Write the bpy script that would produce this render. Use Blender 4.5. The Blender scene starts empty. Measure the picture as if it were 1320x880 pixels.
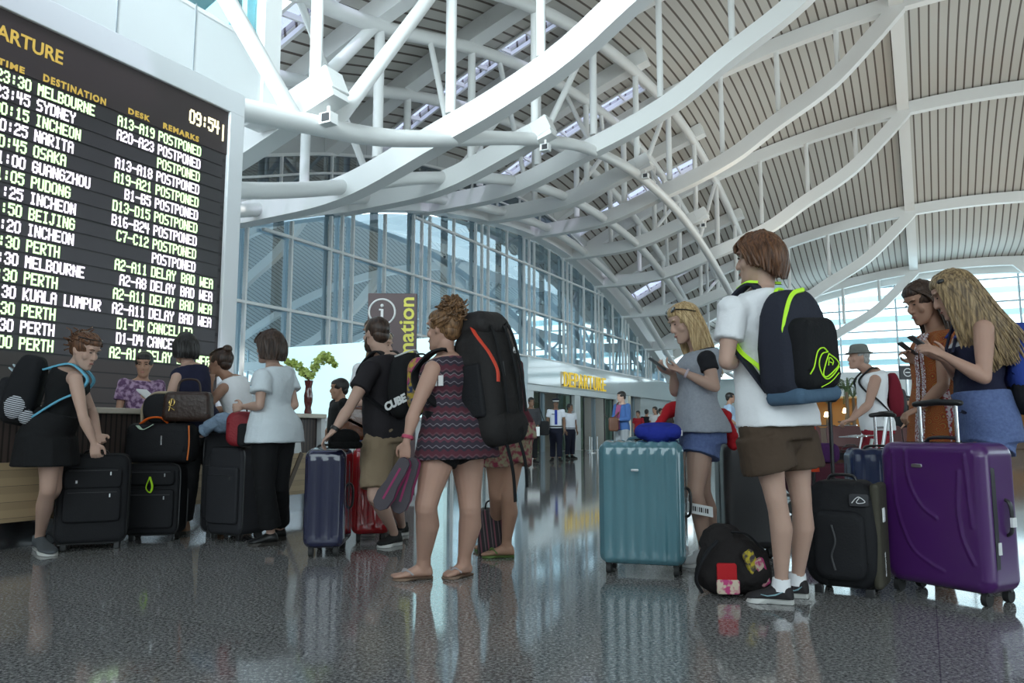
import bpy, math, random
from mathutils import Vector, Matrix, Quaternion
random.seed(7)
S = bpy.context.scene
COL = S.collection
R = math.radians
# ---------------------------------------------------------------- camera, world, lights, exposure
TILT = R(6.67); CAMH = 0.81
cam_d = bpy.data.cameras.new('camera'); cam_d.sensor_width = 36; cam_d.lens = 36*1000/1320
cam_d.clip_start = .05; cam_d.clip_end = 400
cam = bpy.data.objects.new('camera', cam_d); COL.objects.link(cam)
cam.location = (0, 0, CAMH); cam.rotation_euler = (math.pi/2+TILT, 0, 0)
S.camera = cam
S.view_settings.view_transform = 'Standard'; S.view_settings.look = 'None'
S.view_settings.gamma = 1; S.view_settings.use_curve_mapping = False
S.view_settings.exposure = 0.42
world = bpy.data.worlds.new('sky'); S.world = world; world.use_nodes = True
wn = world.node_tree; wn.nodes.clear()
w_out = wn.nodes.new('ShaderNodeOutputWorld'); w_bg = wn.nodes.new('ShaderNodeBackground')
w_bg.inputs[0].default_value = (.79, .94, 1, 1); w_bg.inputs[1].default_value = 2.7
wn.links.new(w_bg.outputs[0], w_out.inputs[0])
sun_d = bpy.data.lights.new('sun', 'SUN'); sun_d.energy = 3.2; sun_d.angle = R(1.2); sun_d.color = (1, .97, .92)
sun = bpy.data.objects.new('sun', sun_d); COL.objects.link(sun)
AL = R(27.9)
UX, UY = math.sin(AL), math.cos(AL)
VX, VY = math.cos(AL), -math.sin(AL)
def G(u, v, z=0.0): return Vector((u*UX+v*VX, u*UY+v*VY, z))
DU = Vector((UX, UY, 0)); DV = Vector((VX, VY, 0)); DZ = Vector((0, 0, 1))
sun.rotation_euler = (-(DU*.30 + DV*-.42 + DZ*-.85)).to_track_quat('Z', 'Y').to_euler()
for n_, (u_, v_, z_, su, sv, pw_) in enumerate(((24, 4, 7.2, 16, 7, 165), (40, 4, 6.2, 14, 8, 165), (12, 6, 6.4, 10, 8, 85), (30, -5, 7.6, 14, 2.0, 110))):
    # area lights added only to brighten the timber ceiling, no fittings modelled
    a_ = bpy.data.lights.new('ceiling_fill', 'AREA'); a_.shape = 'RECTANGLE'; a_.size = su; a_.size_y = sv; a_.energy = pw_; a_.color = (1, .87, .70)
    b_ = bpy.data.objects.new('ceiling_fill', a_); COL.objects.link(b_); b_.location = G(u_, v_, z_); b_.rotation_euler = (math.pi, 0, math.pi/2-AL)
d_ = bpy.data.lights.new('truss_fill', 'AREA'); d_.shape = 'RECTANGLE'; d_.size = 5; d_.size_y = 2.4; d_.energy = 330; d_.color = (.80, .96, 1); d_.spread = R(75)  # area light added out of view to whiten the near beams
b_ = bpy.data.objects.new('truss_fill', d_); COL.objects.link(b_); b_.location = G(1.2, -5.4, 7.4); b_.rotation_euler = (DU*-1+DZ*.06+DV*.02).to_track_quat('Z', 'Y').to_euler()
S.cycles.use_denoising = True
S.cycles.max_bounces = 8; S.cycles.diffuse_bounces = 4; S.cycles.glossy_bounces = 4; S.cycles.transparent_max_bounces = 12
S.cycles.sample_clamp_indirect = 6

# ---------------------------------------------------------------- pixel helpers (1320 x 880 frame)
CT, ST = math.cos(TILT), math.sin(TILT)
def W(px, py, Y):
    """the point seen at a pixel, at forward distance Y"""
    x = (px-660)/1000; y = (440-py)/1000
    fy = CT-y*ST; fz = ST+y*CT
    return Vector((x*Y/fy, Y, CAMH+fz*Y/fy))
def FL(px, py):
    """the floor point seen at a pixel"""
    x = (px-660)/1000; y = (440-py)/1000
    fy = CT-y*ST; fz = ST+y*CT
    t = -CAMH/fz
    return Vector((x*t, fy*t, 0))

# ---------------------------------------------------------------- materials
MATS = {}
def mat(name, col, rough=.6, metal=0, spec=.5, noise=None, bump=None, emit=None, strength=0, coat=0, sss=0, alpha=1, trans=0):
    if name in MATS: return MATS[name]
    m = bpy.data.materials.new(name); m.use_nodes = True; nt = m.node_tree
    b = nt.nodes['Principled BSDF']
    b.inputs['Base Color'].default_value = (*col, 1); b.inputs['Roughness'].default_value = rough
    b.inputs['Metallic'].default_value = metal; b.inputs['Specular IOR Level'].default_value = spec
    b.inputs['Coat Weight'].default_value = coat; b.inputs['Coat Roughness'].default_value = .08
    if sss:
        b.inputs['Subsurface Weight'].default_value = sss; b.inputs['Subsurface Radius'].default_value = (.02, .008, .004)
    if trans: b.inputs['Transmission Weight'].default_value = trans
    if emit:
        b.inputs['Emission Color'].default_value = (*emit, 1); b.inputs['Emission Strength'].default_value = strength
    tc = nt.nodes.new('ShaderNodeTexCoord')
    if noise:
        sc, amt, col2 = noise
        n = nt.nodes.new('ShaderNodeTexNoise'); n.inputs['Scale'].default_value = sc; n.inputs['Detail'].default_value = 4
        nt.links.new(tc.outputs['Object'], n.inputs['Vector'])
        r = nt.nodes.new('ShaderNodeValToRGB'); r.color_ramp.elements[0].position = .5-amt; r.color_ramp.elements[1].position = .5+amt
        r.color_ramp.elements[0].color = (*col, 1); r.color_ramp.elements[1].color = (*col2, 1)
        nt.links.new(n.outputs['Fac'], r.inputs[0]); nt.links.new(r.outputs[0], b.inputs['Base Color'])
    if bump:
        sc, st = bump
        n2 = nt.nodes.new('ShaderNodeTexNoise'); n2.inputs['Scale'].default_value = sc; n2.inputs['Detail'].default_value = 3
        nt.links.new(tc.outputs['Object'], n2.inputs['Vector'])
        bp = nt.nodes.new('ShaderNodeBump'); bp.inputs['Strength'].default_value = st; bp.inputs['Distance'].default_value = .02
        nt.links.new(n2.outputs['Fac'], bp.inputs['Height']); nt.links.new(bp.outputs[0], b.inputs['Normal'])
    MATS[name] = m
    return m
def stripe_mat(name, cols, axis_vec, period, offset=0, rough=.6, soft=False, spec=.5):
    """bands along an object-space direction; cols = [(start, colour), ...] over one period"""
    if name in MATS: return MATS[name]
    m = bpy.data.materials.new(name); m.use_nodes = True; nt = m.node_tree; b = nt.nodes['Principled BSDF']
    b.inputs['Roughness'].default_value = rough; b.inputs['Specular IOR Level'].default_value = spec
    tc = nt.nodes.new('ShaderNodeTexCoord')
    dp = nt.nodes.new('ShaderNodeVectorMath'); dp.operation = 'DOT_PRODUCT'; dp.inputs[1].default_value = axis_vec
    nt.links.new(tc.outputs['Object'], dp.inputs[0])
    a = nt.nodes.new('ShaderNodeMath'); a.operation = 'ADD'; a.inputs[1].default_value = offset; nt.links.new(dp.outputs['Value'], a.inputs[0])
    d = nt.nodes.new('ShaderNodeMath'); d.operation = 'DIVIDE'; d.inputs[1].default_value = period; nt.links.new(a.outputs[0], d.inputs[0])
    fr = nt.nodes.new('ShaderNodeMath'); fr.operation = 'FRACT'; nt.links.new(d.outputs[0], fr.inputs[0])
    r = nt.nodes.new('ShaderNodeValToRGB'); r.color_ramp.interpolation = 'LINEAR' if soft else 'CONSTANT'
    els = r.color_ramp.elements
    els[0].position = cols[0][0]; els[0].color = (*cols[0][1], 1)
    els[1].position = cols[1][0]; els[1].color = (*cols[1][1], 1)
    for p, c in cols[2:]:
        e = els.new(p); e.color = (*c, 1)
    nt.links.new(fr.outputs[0], r.inputs[0]); nt.links.new(r.outputs[0], b.inputs['Base Color'])
    MATS[name] = m
    return m
def emit_mat(name, col, st):
    if name in MATS: return MATS[name]
    m = bpy.data.materials.new(name); m.use_nodes = True; nt = m.node_tree; nt.nodes.clear()
    o = nt.nodes.new('ShaderNodeOutputMaterial'); e = nt.nodes.new('ShaderNodeEmission')
    e.inputs[0].default_value = (*col, 1); e.inputs[1].default_value = st
    nt.links.new(e.outputs[0], o.inputs[0]); MATS[name] = m
    return m
def glass_mat(name, tint, refl, rough=.01, gcol=(1, 1, 1)):
    """thin pane: tinted see-through plus a mirror share"""
    m = bpy.data.materials.new(name); m.use_nodes = True; nt = m.node_tree; nt.nodes.clear()
    o = nt.nodes.new('ShaderNodeOutputMaterial'); t = nt.nodes.new('ShaderNodeBsdfTransparent'); g = nt.nodes.new('ShaderNodeBsdfGlossy')
    t.inputs[0].default_value = (*tint, 1); g.inputs['Roughness'].default_value = rough; g.inputs[0].default_value = (*gcol, 1)
    mx = nt.nodes.new('ShaderNodeMixShader'); mx.inputs[0].default_value = refl
    nt.links.new(t.outputs[0], mx.inputs[1]); nt.links.new(g.outputs[0], mx.inputs[2]); nt.links.new(mx.outputs[0], o.inputs[0])
    MATS[name] = m
    return m

# ---------------------------------------------------------------- mesh builder
def spline(pts, n):
    """Catmull-Rom through Vectors (or tuples), n samples per span"""
    P = [Vector(p) for p in pts]
    if len(P) < 3: return P if n < 2 else [P[0].lerp(P[-1], i/n) for i in range(n+1)]
    out = []
    for i in range(len(P)-1):
        a = P[i-1] if i else P[0]*2-P[1]
        b, c = P[i], P[i+1]
        d = P[i+2] if i+2 < len(P) else P[-1]*2-P[-2]
        for k in range(n):
            t = k/n; t2 = t*t; t3 = t2*t
            out.append(.5*((2*b)+(c-a)*t+(2*a-5*b+4*c-d)*t2+(3*b-a-3*c+d)*t3))
    out.append(P[-1]); return out
def lerp_list(vals, n):
    out = []
    for i in range(len(vals)-1):
        for k in range(n):
            t = k/n; s = t*t*(3-2*t); out.append(vals[i]*(1-s)+vals[i+1]*s)
    out.append(vals[-1]); return out
def frame(d, up=None):
    d = d.normalized(); up = up or Vector((0, 0, 1))
    x = d.cross(up)
    if x.length < 1e-4: x = d.cross(Vector((0, 1, 0)))
    x.normalize(); return x, x.cross(d).normalized()*1.0
class MB:
    def __init__(s): s.v = []; s.f = []; s.mi = []; s.m = 0
    def face(s, *i): s.f.append(tuple(i)); s.mi.append(s.m)
    def add(s, verts, faces):
        o = len(s.v); s.v += [Vector(p) for p in verts]
        for f in faces: s.face(*[o+i for i in f])
        return s
    def loft(s, rings, caps=True, closed=True):
        o = len(s.v); n = len(rings[0])
        for r in rings: s.v += [Vector(p) for p in r]
        for i in range(len(rings)-1):
            for k in range(n if closed else n-1):
                a = o+i*n+k; b = o+i*n+(k+1) % n
                s.face(a, b, b+n, a+n)
        if caps:
            s.face(*[o+k for k in range(n)][::-1]); s.face(*[o+(len(rings)-1)*n+k for k in range(n)])
        return s
    def tube(s, pts, r, n=10, caps=True, flat=1.0, up=None, rnd=False):
        pts = [Vector(p) for p in pts]
        if not isinstance(r, (list, tuple)): r = [r]*len(pts)
        r = list(r)
        if rnd:
            d0 = (pts[0]-pts[1]).normalized(); d1 = (pts[-1]-pts[-2]).normalized()
            pts = [pts[0]+d0*r[0]*.9, pts[0]+d0*r[0]*.6]+pts+[pts[-1]+d1*r[-1]*.6, pts[-1]+d1*r[-1]*.9]
            r = [r[0]*.35, r[0]*.78]+r+[r[-1]*.78, r[-1]*.35]
        rings = []; x = None
        for i, p in enumerate(pts):
            d = (pts[min(i+1, len(pts)-1)]-pts[max(i-1, 0)])
            if d.length < 1e-9: d = Vector((0, 0, 1))
            d.normalize()
            if x is None: x, y = frame(d, up)
            else:
                x = (x-d*x.dot(d)); x = x.normalized() if x.length > 1e-6 else frame(d)[0]
                y = x.cross(d).normalized()
            rings.append([p+x*math.cos(a)*r[i]+y*math.sin(a)*r[i]*flat for a in [2*math.pi*k/n for k in range(n)]])
        return s.loft(rings, caps)
    def bar(s, pts, w, h, up=None):
        """rectangular section along a path: w across, h in the up direction"""
        pts = [Vector(p) for p in pts]; rings = []
        for i, p in enumerate(pts):
            d = (pts[min(i+1, len(pts)-1)]-pts[max(i-1, 0)]).normalized()
            x, y = frame(d, up)
            hw = (w[i] if isinstance(w, (list, tuple)) else w)/2; hh = (h[i] if isinstance(h, (list, tuple)) else h)/2
            rings.append([p+x*a*hw+y*b*hh for a, b in ((-1, -1), (1, -1), (1, 1), (-1, 1))])
        return s.loft(rings)
    def obox(s, c, ex, ey, ez):
        """box from centre and three half-vectors"""
        c = Vector(c); V8 = [c+ex*a+ey*b+ez*d for d in (-1, 1) for b in (-1, 1) for a in (-1, 1)]
        return s.add(V8, [(0, 2, 3, 1), (4, 5, 7, 6), (0, 1, 5, 4), (2, 6, 7, 3), (0, 4, 6, 2), (1, 3, 7, 5)])
    def ubox(s, u0, u1, v0, v1, z0, z1):
        return s.obox(G((u0+u1)/2, (v0+v1)/2, (z0+z1)/2), DU*((u1-u0)/2), DV*((v1-v0)/2), DZ*((z1-z0)/2))
    def ell(s, c, r, ax=None, n=16, m=10):
        """ellipsoid; ax = three unit axes"""
        c = Vector(c); ax = ax or (Vector((1, 0, 0)), Vector((0, 1, 0)), Vector((0, 0, 1)))
        if not isinstance(r, (list, tuple)): r = (r, r, r)
        rings = []
        for i in range(m+1):
            t = -math.pi/2+math.pi*(i if 0 < i < m else (i+.12 if i == 0 else i-.12))/m
            rings.append([c+ax[0]*r[0]*math.cos(t)*math.cos(a)+ax[1]*r[1]*math.cos(t)*math.sin(a)+ax[2]*r[2]*math.sin(t)
                          for a in [2*math.pi*k/n for k in range(n)]])
        return s.loft(rings)
    def rbox(s, c, hx, hy, hz, rc=.05, re=.02, ax=None, k=5, edge=4, fn=None):
        """rounded box: corner radius rc in the x-z outline, edge radius re front/back along y; fn(x, y, z) -> displaced local point"""
        c = Vector(c); ax = ax or (Vector((1, 0, 0)), Vector((0, 1, 0)), Vector((0, 0, 1)))
        rc = min(rc, hx*.98, hz*.98)
        def outline(ins):
            pts = []
            for qx, qz, a0 in ((1, 1, 0), (-1, 1, 90), (-1, -1, 180), (1, -1, 270)):
                r = max(rc-ins, .001)
                for i in range(k+1):
                    a = R(a0+90*i/k)
                    pts.append((qx*(hx-rc)+r*math.cos(a), qz*(hz-rc)+r*math.sin(a)))
            res = []
            for i in range(len(pts)):     # subdivide the long sides
                x0, z0 = pts[i]; x1, z1 = pts[(i+1) % len(pts)]
                L = math.hypot(x1-x0, z1-z0); q = 8 if L > rc*1.2 and L > .05 else 1
                for j in range(q): res.append((x0+(x1-x0)*j/q, z0+(z1-z0)*j/q))
            return res
        prof = [(re*(1-math.sin(R(90*i/edge))), -hy+re*(1-math.cos(R(90*i/edge)))) for i in range(edge+1)]
        prof = prof+[(a, -b) for a, b in prof[::-1]]
        # keep rings the same length: use the outer count
        n0 = outline(0); rings = []
        for ins, y in prof:
            ring = []
            for (x, z) in n0:
                ix = x-math.copysign(min(ins, abs(x)), x)*(1 if abs(x) > hx-rc else 0)
                iz = z-math.copysign(min(ins, abs(z)), z)*(1 if abs(z) > hz-rc else 0)
                p = (ix, y, iz)
                if fn: p = fn(*p)
                ring.append(c+ax[0]*p[0]+ax[1]*p[1]+ax[2]*p[2])
            rings.append(ring)
        # filled caps with inner rings so that displacement reads
        for side in (0, -1):
            base = rings[side]; cen = sum(base, Vector())/len(base)
        return s.loft(rings)
    def build(s, name, mats, parent=None, smooth=True, remesh=None, sm=2, sub=0, bevel=0, kind=None, base=None, sharp=40, disp=None):
        me = bpy.data.meshes.new(name)
        off = base if base is not None else (parent_base(parent) if parent is not None else Vector())
        me.from_pydata([tuple(p-off) for p in s.v], [], s.f)
        for m in (mats if isinstance(mats, (list, tuple)) else [mats]): me.materials.append(m)
        for p, i in zip(me.polygons, s.mi): p.material_index = i; p.use_smooth = smooth
        me.update()
        if smooth and not remesh: me.set_sharp_from_angle(angle=R(sharp))
        o = bpy.data.objects.new(name, me); COL.objects.link(o)
        if parent is not None: o.parent = parent
        elif base is not None: o.location = base
        if bevel:
            b = o.modifiers.new('bevel', 'BEVEL'); b.width = bevel; b.segments = 2; b.limit_method = 'ANGLE'
        if remesh:
            b = o.modifiers.new('remesh', 'REMESH'); b.mode = 'VOXEL'; b.voxel_size = remesh; b.use_smooth_shade = True
            if sm:
                q = o.modifiers.new('smooth', 'SMOOTH'); q.factor = .5; q.iterations = sm
        if disp:
            tx = bpy.data.textures.new(name+'_folds', 'CLOUDS'); tx.noise_scale = disp[0]
            q = o.modifiers.new('folds', 'DISPLACE'); q.texture = tx; q.strength = disp[1]; q.mid_level = .5; q.texture_coords = 'LOCAL'
        if sub:
            b = o.modifiers.new('sub', 'SUBSURF'); b.levels = b.render_levels = sub
        if kind: o['kind'] = kind
        return o
BASES = {}
def root_of(o):
    while o.parent is not None: o = o.parent
    return o
def parent_base(p): return BASES.get(root_of(p).name, Vector())
def tag(o, label, cat, group=None, kind=None):
    o['label'] = label; o['category'] = cat
    if group: o['group'] = group
    if kind: o['kind'] = kind
    return o
def thing(name, base, label, cat, group=None):
    o = bpy.data.objects.new(name, None); COL.objects.link(o); o.location = base; o.empty_display_size = .1
    BASES[o.name] = Vector(base)
    return tag(o, label, cat, group)
def struct(mb, name, m, **k): return mb.build(name, m, kind='structure', **k)
def text_mesh(body, size, m, origin, ex, ey, name, parent=None, depth=.01, bold=0, align='LEFT', space=1.0, kind=None):
    """lettering as a mesh: ex = writing direction, ey = up direction"""
    c = bpy.data.curves.new('lettering', 'FONT'); c.body = body; c.size = size; c.extrude = depth; c.offset = bold; c.align_x = align
    c.space_character = space; c.resolution_u = 3
    t = bpy.data.objects.new('lettering', c); COL.objects.link(t)
    bpy.context.view_layer.update()
    me = bpy.data.meshes.new_from_object(t.evaluated_get(bpy.context.evaluated_depsgraph_get()))
    bpy.data.objects.remove(t); bpy.data.curves.remove(c)
    ez = ex.cross(ey)
    mb = MB(); off = Vector(origin)
    mb.v = [off+ex*v.co.x+ey*v.co.y+ez*v.co.z for v in me.vertices]
    mb.f = [tuple(p.vertices) for p in me.polygons]; mb.mi = [0]*len(mb.f)
    bpy.data.meshes.remove(me)
    return mb.build(name, m, parent, smooth=False, kind=kind)
# wide-stroke LED letters on a 5 x 7 grid
LED = {'A':'01110 10001 10001 11111 10001 10001 10001','B':'11110 10001 10001 11110 10001 10001 11110','C':'01110 10001 10000 10000 10000 10001 01110',
'D':'11110 10001 10001 10001 10001 10001 11110','E':'11111 10000 10000 11110 10000 10000 11111','F':'11111 10000 10000 11110 10000 10000 10000',
'G':'01110 10001 10000 10111 10001 10001 01110','H':'10001 10001 10001 11111 10001 10001 10001','I':'01110 00100 00100 00100 00100 00100 01110',
'J':'00111 00010 00010 00010 00010 10010 01100','K':'10001 10010 10100 11000 10100 10010 10001','L':'10000 10000 10000 10000 10000 10000 11111',
'M':'10001 11011 11011 10101 10001 10001 10001','N':'10001 11001 11001 10101 10011 10011 10001','O':'01110 10001 10001 10001 10001 10001 01110',
'P':'11110 10001 10001 11110 10000 10000 10000','R':'11110 10001 10001 11110 10100 10010 10001','S':'01111 10000 10000 01110 00001 00001 11110',
'T':'11111 00100 00100 00100 00100 00100 00100','U':'10001 10001 10001 10001 10001 10001 01110','W':'10001 10001 10001 10101 11011 11011 10001',
'Y':'10001 10001 01010 00100 00100 00100 00100','Z':'11111 00001 00010 00100 01000 10000 11111','-':'00000 00000 00000 11111 00000 00000 00000',
':':'00000 00100 00100 00000 00100 00100 00000','0':'01110 10001 10001 10001 10001 10001 01110','1':'00100 01100 00100 00100 00100 00100 01110',
'2':'01110 10001 00001 00110 01000 10000 11111','3':'01110 10001 00001 00110 00001 10001 01110','4':'10010 10010 10010 11111 00010 00010 00010',
'5':'11111 10000 11110 00001 00001 10001 01110','6':'01110 10000 10000 11110 10001 10001 01110','7':'11111 00001 00010 00010 00100 00100 00100',
'8':'01110 10001 10001 01110 10001 10001 01110','9':'01110 10001 10001 01111 00001 00001 01110',' ':'00000 '*7}
def led_text(mb, s, o, ex, ey, ez, cw, chh, pitch):
    """append LED lettering; cw = letter width, chh = letter height, pitch = advance"""
    dx = cw/5; dy = chh/7
    for i, c in enumerate(s):
        for r, row in enumerate(LED[c].split()):
            k = 0
            while k < 5:
                if row[k] == '1':
                    e = k
                    while e < 5 and row[e] == '1': e += 1
                    x0 = i*pitch+k*dx-.26*dx; x1 = i*pitch+e*dx+.26*dx
                    y0 = (6-r)*dy-.02*dy; y1 = (7-r)*dy+.02*dy
                    mb.obox(o+ex*((x0+x1)/2)+ey*((y0+y1)/2), ex*((x1-x0)/2), ey*((y1-y0)/2), ez*.004)
                    k = e
                else: k += 1
# ================================================================ THE HALL
AUP = [(-8, 2.6), (0, 2.9), (4.85, 3.9), (8.65, 4.75), (12.5, 5.6), (16.3, 6.85), (20.15, 7.83), (24, 8.45), (27.8, 8.75), (31.6, 8.6), (35.45, 7.95),
       (39.3, 6.95), (43.1, 5.55), (46.9, 4.2), (50.8, 3.95), (56, 3.6)]
def cr(tab, x):
    """monotone-ish cubic through a table"""
    for i in range(len(tab)-1):
        if x <= tab[i+1][0] or i == len(tab)-2:
            x0, y0 = tab[i]; x1, y1 = tab[i+1]
            ya = tab[i-1] if i else (2*x0-x1, 2*y0-y1); yb = tab[i+2] if i+2 < len(tab) else (2*x1-x0, 2*y1-y0)
            m0 = (y1-ya[1])/(x1-ya[0]); m1 = (yb[1]-y0)/(yb[0]-x0); h = x1-x0; t = (x-x0)/h
            return (2*t**3-3*t*t+1)*y0+(t**3-2*t*t+t)*h*m0+(-2*t**3+3*t*t)*y1+(t**3-t*t)*h*m1
def A(u): return cr(AUP, u)
def roofz(u, v): return A(u)+6.75-.0155*(v-2.5)**2
GP = [(-14.4, .15), (-12.9, .15), (-10.6, .30), (-8.3, 1.0), (-6.9, 1.45), (-5.5, 2.05), (-4.25, 2.85), (-2.3, 4.0), (-1.0, 5.2), (0, 6.25)]
def gz(v): return cr(GP, v)
white = mat('white_steel_paint', (.86, .86, .85), .38, spec=.5)
white2 = mat('white_panel_paint', (.66, .68, .69), .45)
soffit = mat('pale_soffit', (.72, .72, .71), .6)
darkm = mat('dark_metal', (.05, .05, .055), .5)
steel = mat('brushed_steel', (.55, .56, .57), .3, metal=1)
colm = mat('blue_grey_column', (.20, .27, .31), .5)
slat = stripe_mat('ceiling_slats', [(0, (.56, .54, .50)), (.80, (.10, .075, .06))], tuple(DV), .31, offset=100*.31, rough=.5)
# floor
fm = bpy.data.materials.new('polished_granite'); fm.use_nodes = True; nt = fm.node_tree; b = nt.nodes['Principled BSDF']
tc = nt.nodes.new('ShaderNodeTexCoord')
n1 = nt.nodes.new('ShaderNodeTexNoise'); n1.inputs['Scale'].default_value = 72; n1.inputs['Detail'].default_value = 5; n1.inputs['Roughness'].default_value = .75
nt.links.new(tc.outputs['Object'], n1.inputs['Vector'])
r1 = nt.nodes.new('ShaderNodeValToRGB'); e = r1.color_ramp.elements
e[0].position = .34; e[0].color = (.04, .039, .039, 1); e[1].position = .66; e[1].color = (.56, .55, .54, 1)
q = e.new(.5); q.color = (.20, .198, .196, 1)
nt.links.new(n1.outputs['Fac'], r1.inputs[0])
n3 = nt.nodes.new('ShaderNodeTexNoise'); n3.inputs['Scale'].default_value = .35; n3.inputs['Detail'].default_value = 2
nt.links.new(tc.outputs['Object'], n3.inputs['Vector'])
# slab joints every 1.2 m along the hall axes
br = nt.nodes.new('ShaderNodeTexBrick'); br.inputs['Scale'].default_value = 1; br.offset = 0
br.inputs['Mortar Size'].default_value = .0025; br.inputs['Brick Width'].default_value = 1.2; br.inputs['Row Height'].default_value = 1.2
br.inputs['Color1'].default_value = (1, 1, 1, 1); br.inputs['Color2'].default_value = (.92, .92, .93, 1); br.inputs['Mortar'].default_value = (.55, .55, .55, 1)
mp = nt.nodes.new('ShaderNodeMapping'); mp.inputs['Rotation'].default_value = (0, 0, AL)
nt.links.new(tc.outputs['Object'], mp.inputs[0]); nt.links.new(mp.outputs[0], br.inputs['Vector'])
mx = nt.nodes.new('ShaderNodeMix'); mx.data_type = 'RGBA'; mx.blend_type = 'MULTIPLY'; mx.inputs[0].default_value = 1
nt.links.new(r1.outputs[0], mx.inputs[6]); nt.links.new(br.outputs[0], mx.inputs[7]); nt.links.new(mx.outputs[2], b.inputs['Base Color'])
b.inputs['Roughness'].default_value = .07; b.inputs['IOR'].default_value = 1.6
MATS['floor'] = fm
m = MB(); m.ubox(-9, 56, -26, 21, -.3, 0); struct(m, 'floor', fm, smooth=False)
def lin0(a, b, n): return [a+(b-a)*i/n for i in range(n+1)]
# roof skin with skylight slots beside the main ribs
MAIN = [4.85, 12.5, 20.15, 27.8, 35.45, 43.1, 50.75]; INT = [8.65, 16.3, 24.0, 31.6, 39.3, 46.9]
us = [-9.0+.75*i for i in range(14)]+[1.8]+[3.9+.7*i for i in range(70)]
for k in MAIN[1:-1]: us += [k-1.75, k-1.0]
us = sorted(set(round(x, 2) for x in us if not any(0 < abs(x-q) < .2 for k in MAIN[1:-1] for q in (k-1.75, k-1.0))))
us = [x for x in us if not any(k-1.74 < x < k-1.01 for k in MAIN[1:-1])]
vs = [-17+.75*i for i in range(52)]; vs = sorted(set([x for x in vs if min(abs(x+15), abs(x+8.6)) > .2]+[-15, -8.6]))
m = MB(); idx = {}
for i, u in enumerate(us):
    for j, v in enumerate(vs):
        idx[i, j] = len(m.v); m.v.append(G(u, v, roofz(u, v)))
for i in range(len(us)-1):
    for j in range(len(vs)-1):
        um = (us[i]+us[i+1])/2; vm = (vs[j]+vs[j+1])/2
        if any(k-1.75 < um < k-1.0 for k in MAIN[1:-1]) and -15 < vm < -8.6: continue
        if 1.8 < um < 3.9 and vm < -3: continue
        if 3.9 < um < 11.6 and vm < -9.2-max(0, um-8.6)*.55: continue
        m.face(idx[i, j], idx[i, j+1], idx[i+1, j+1], idx[i+1, j])
o = struct(m, 'ceiling', slat)
q = o.modifiers.new('thick', 'SOLIDIFY'); q.thickness = .22; q.offset = 1
skyglass = glass_mat('skylight_glass', (.27, .275, .38), .06)
for n, k in enumerate(MAIN[1:-1]):
    vv = [-15+i*6.4/8 for i in range(9)]
    m = MB(); m.loft([[G(k-1.75, v, roofz(k-1.75, v)+.12) for v in vv], [G(k-1.0, v, roofz(k-1.0, v)+.12) for v in vv]], caps=False, closed=False)
    o = struct(m, 'window_%d' % (n+10), skyglass)
    q = MB()
    for v in vv: q.bar([G(k-1.8, v, roofz(k-1.8, v)+.06), G(k-.95, v, roofz(k-.95, v)+.06)], .07, .12)
    for uu in (k-1.78, k-.97): q.bar([G(uu, v, roofz(uu, v)+.03) for v in vv], .08, .2)
    q.build('window_frame', white, o, kind='structure')
# ribs: upper chord on the roof and hanging lower chord
def lin(a, b, n): return [a+(b-a)*i/n for i in range(n+1)]
m = MB(); m.loft([[G(u, v, roofz(u, v)+.1) for v in lin0(-17, -3, 14)] for u in (1.8, 2.85, 3.9)], caps=False, closed=False); o = struct(m, 'window_30', skyglass)
q = MB()
for v in lin0(-17, -3, 7): q.bar([G(1.75, v, roofz(1.75, v)+.05), G(3.95, v, roofz(3.95, v)+.05)], .08, .14)
q.build('window_frame', white, o, kind='structure')
m = MB(); m.ubox(-9.3, -9, -20, 20, 0, 2.4); m.ubox(-9.3, -9, -20, -2, 2.4, 3.6); m.ubox(-9.3, -9, -20, -2, 3.6, 5.2); struct(m, 'wall_back', white2, smooth=False)
for k in MAIN:
    m = MB(); m.bar([G(k, v, roofz(k, v)-.28) for v in lin(-16.8, 19, 44)], .34, .5); struct(m, 'roof_rib', white)
    if k < 5: continue
    if k < 50:
        m = MB(); m.bar([G(k, v, A(k)+gz(v)+.04) for v in lin(-14.3, -.02, 40)], .36, .50); struct(m, 'truss_beam', white)
    else:
        m = MB(); m.bar([G(k, v, A(k)+gz(v)+.04) for v in lin(-8, -.02, 30)], .36, .48); struct(m, 'truss_beam', white)
    # mirrored half towards the east side
    m = MB(); m.bar([G(k, 5-v, A(k)+gz(v)+.12) for v in lin(-14.3, -.02, 30)], .36, .62); struct(m, 'truss_beam', white)
    for v in (-2, -4, -6, -8, -9.8, -11.8):
        z0 = A(k)+gz(v)+.4; z1 = roofz(k, v)-.5
        if k > 50 and v < -8: continue
        m = MB(); m.tube([G(k, v, z0), G(k, v, z1)], .11 if v < -7 else .09, 12); struct(m, 'truss_post', white)
for k in INT:
    m = MB(); m.bar([G(k, v, roofz(k, v)-.28) for v in lin(-16.8, -7.6, 14)], .45, .5); struct(m, 'roof_rib', white)
    m = MB(); m.bar([G(k, v, A(k)+gz(v)+.04) for v in lin(-14.3, -7.55, 18)], .36, .50); struct(m, 'truss_beam', white)
    for v in (-8, -9.8, -11.8):
        z0 = A(k)+gz(v)+.3; z1 = roofz(k, v)-.5
        m = MB(); m.tube([G(k, v, z0), G(k, v, z1)], .10, 12); struct(m, 'truss_post', white)
# one roof beam along the ridge
m = MB(); m.bar([G(u, -.1, roofz(u, -.1)-.2) for u in lin(4.85, 52, 60)], .45, .38); struct(m, 'ridge_beam', white)
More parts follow.
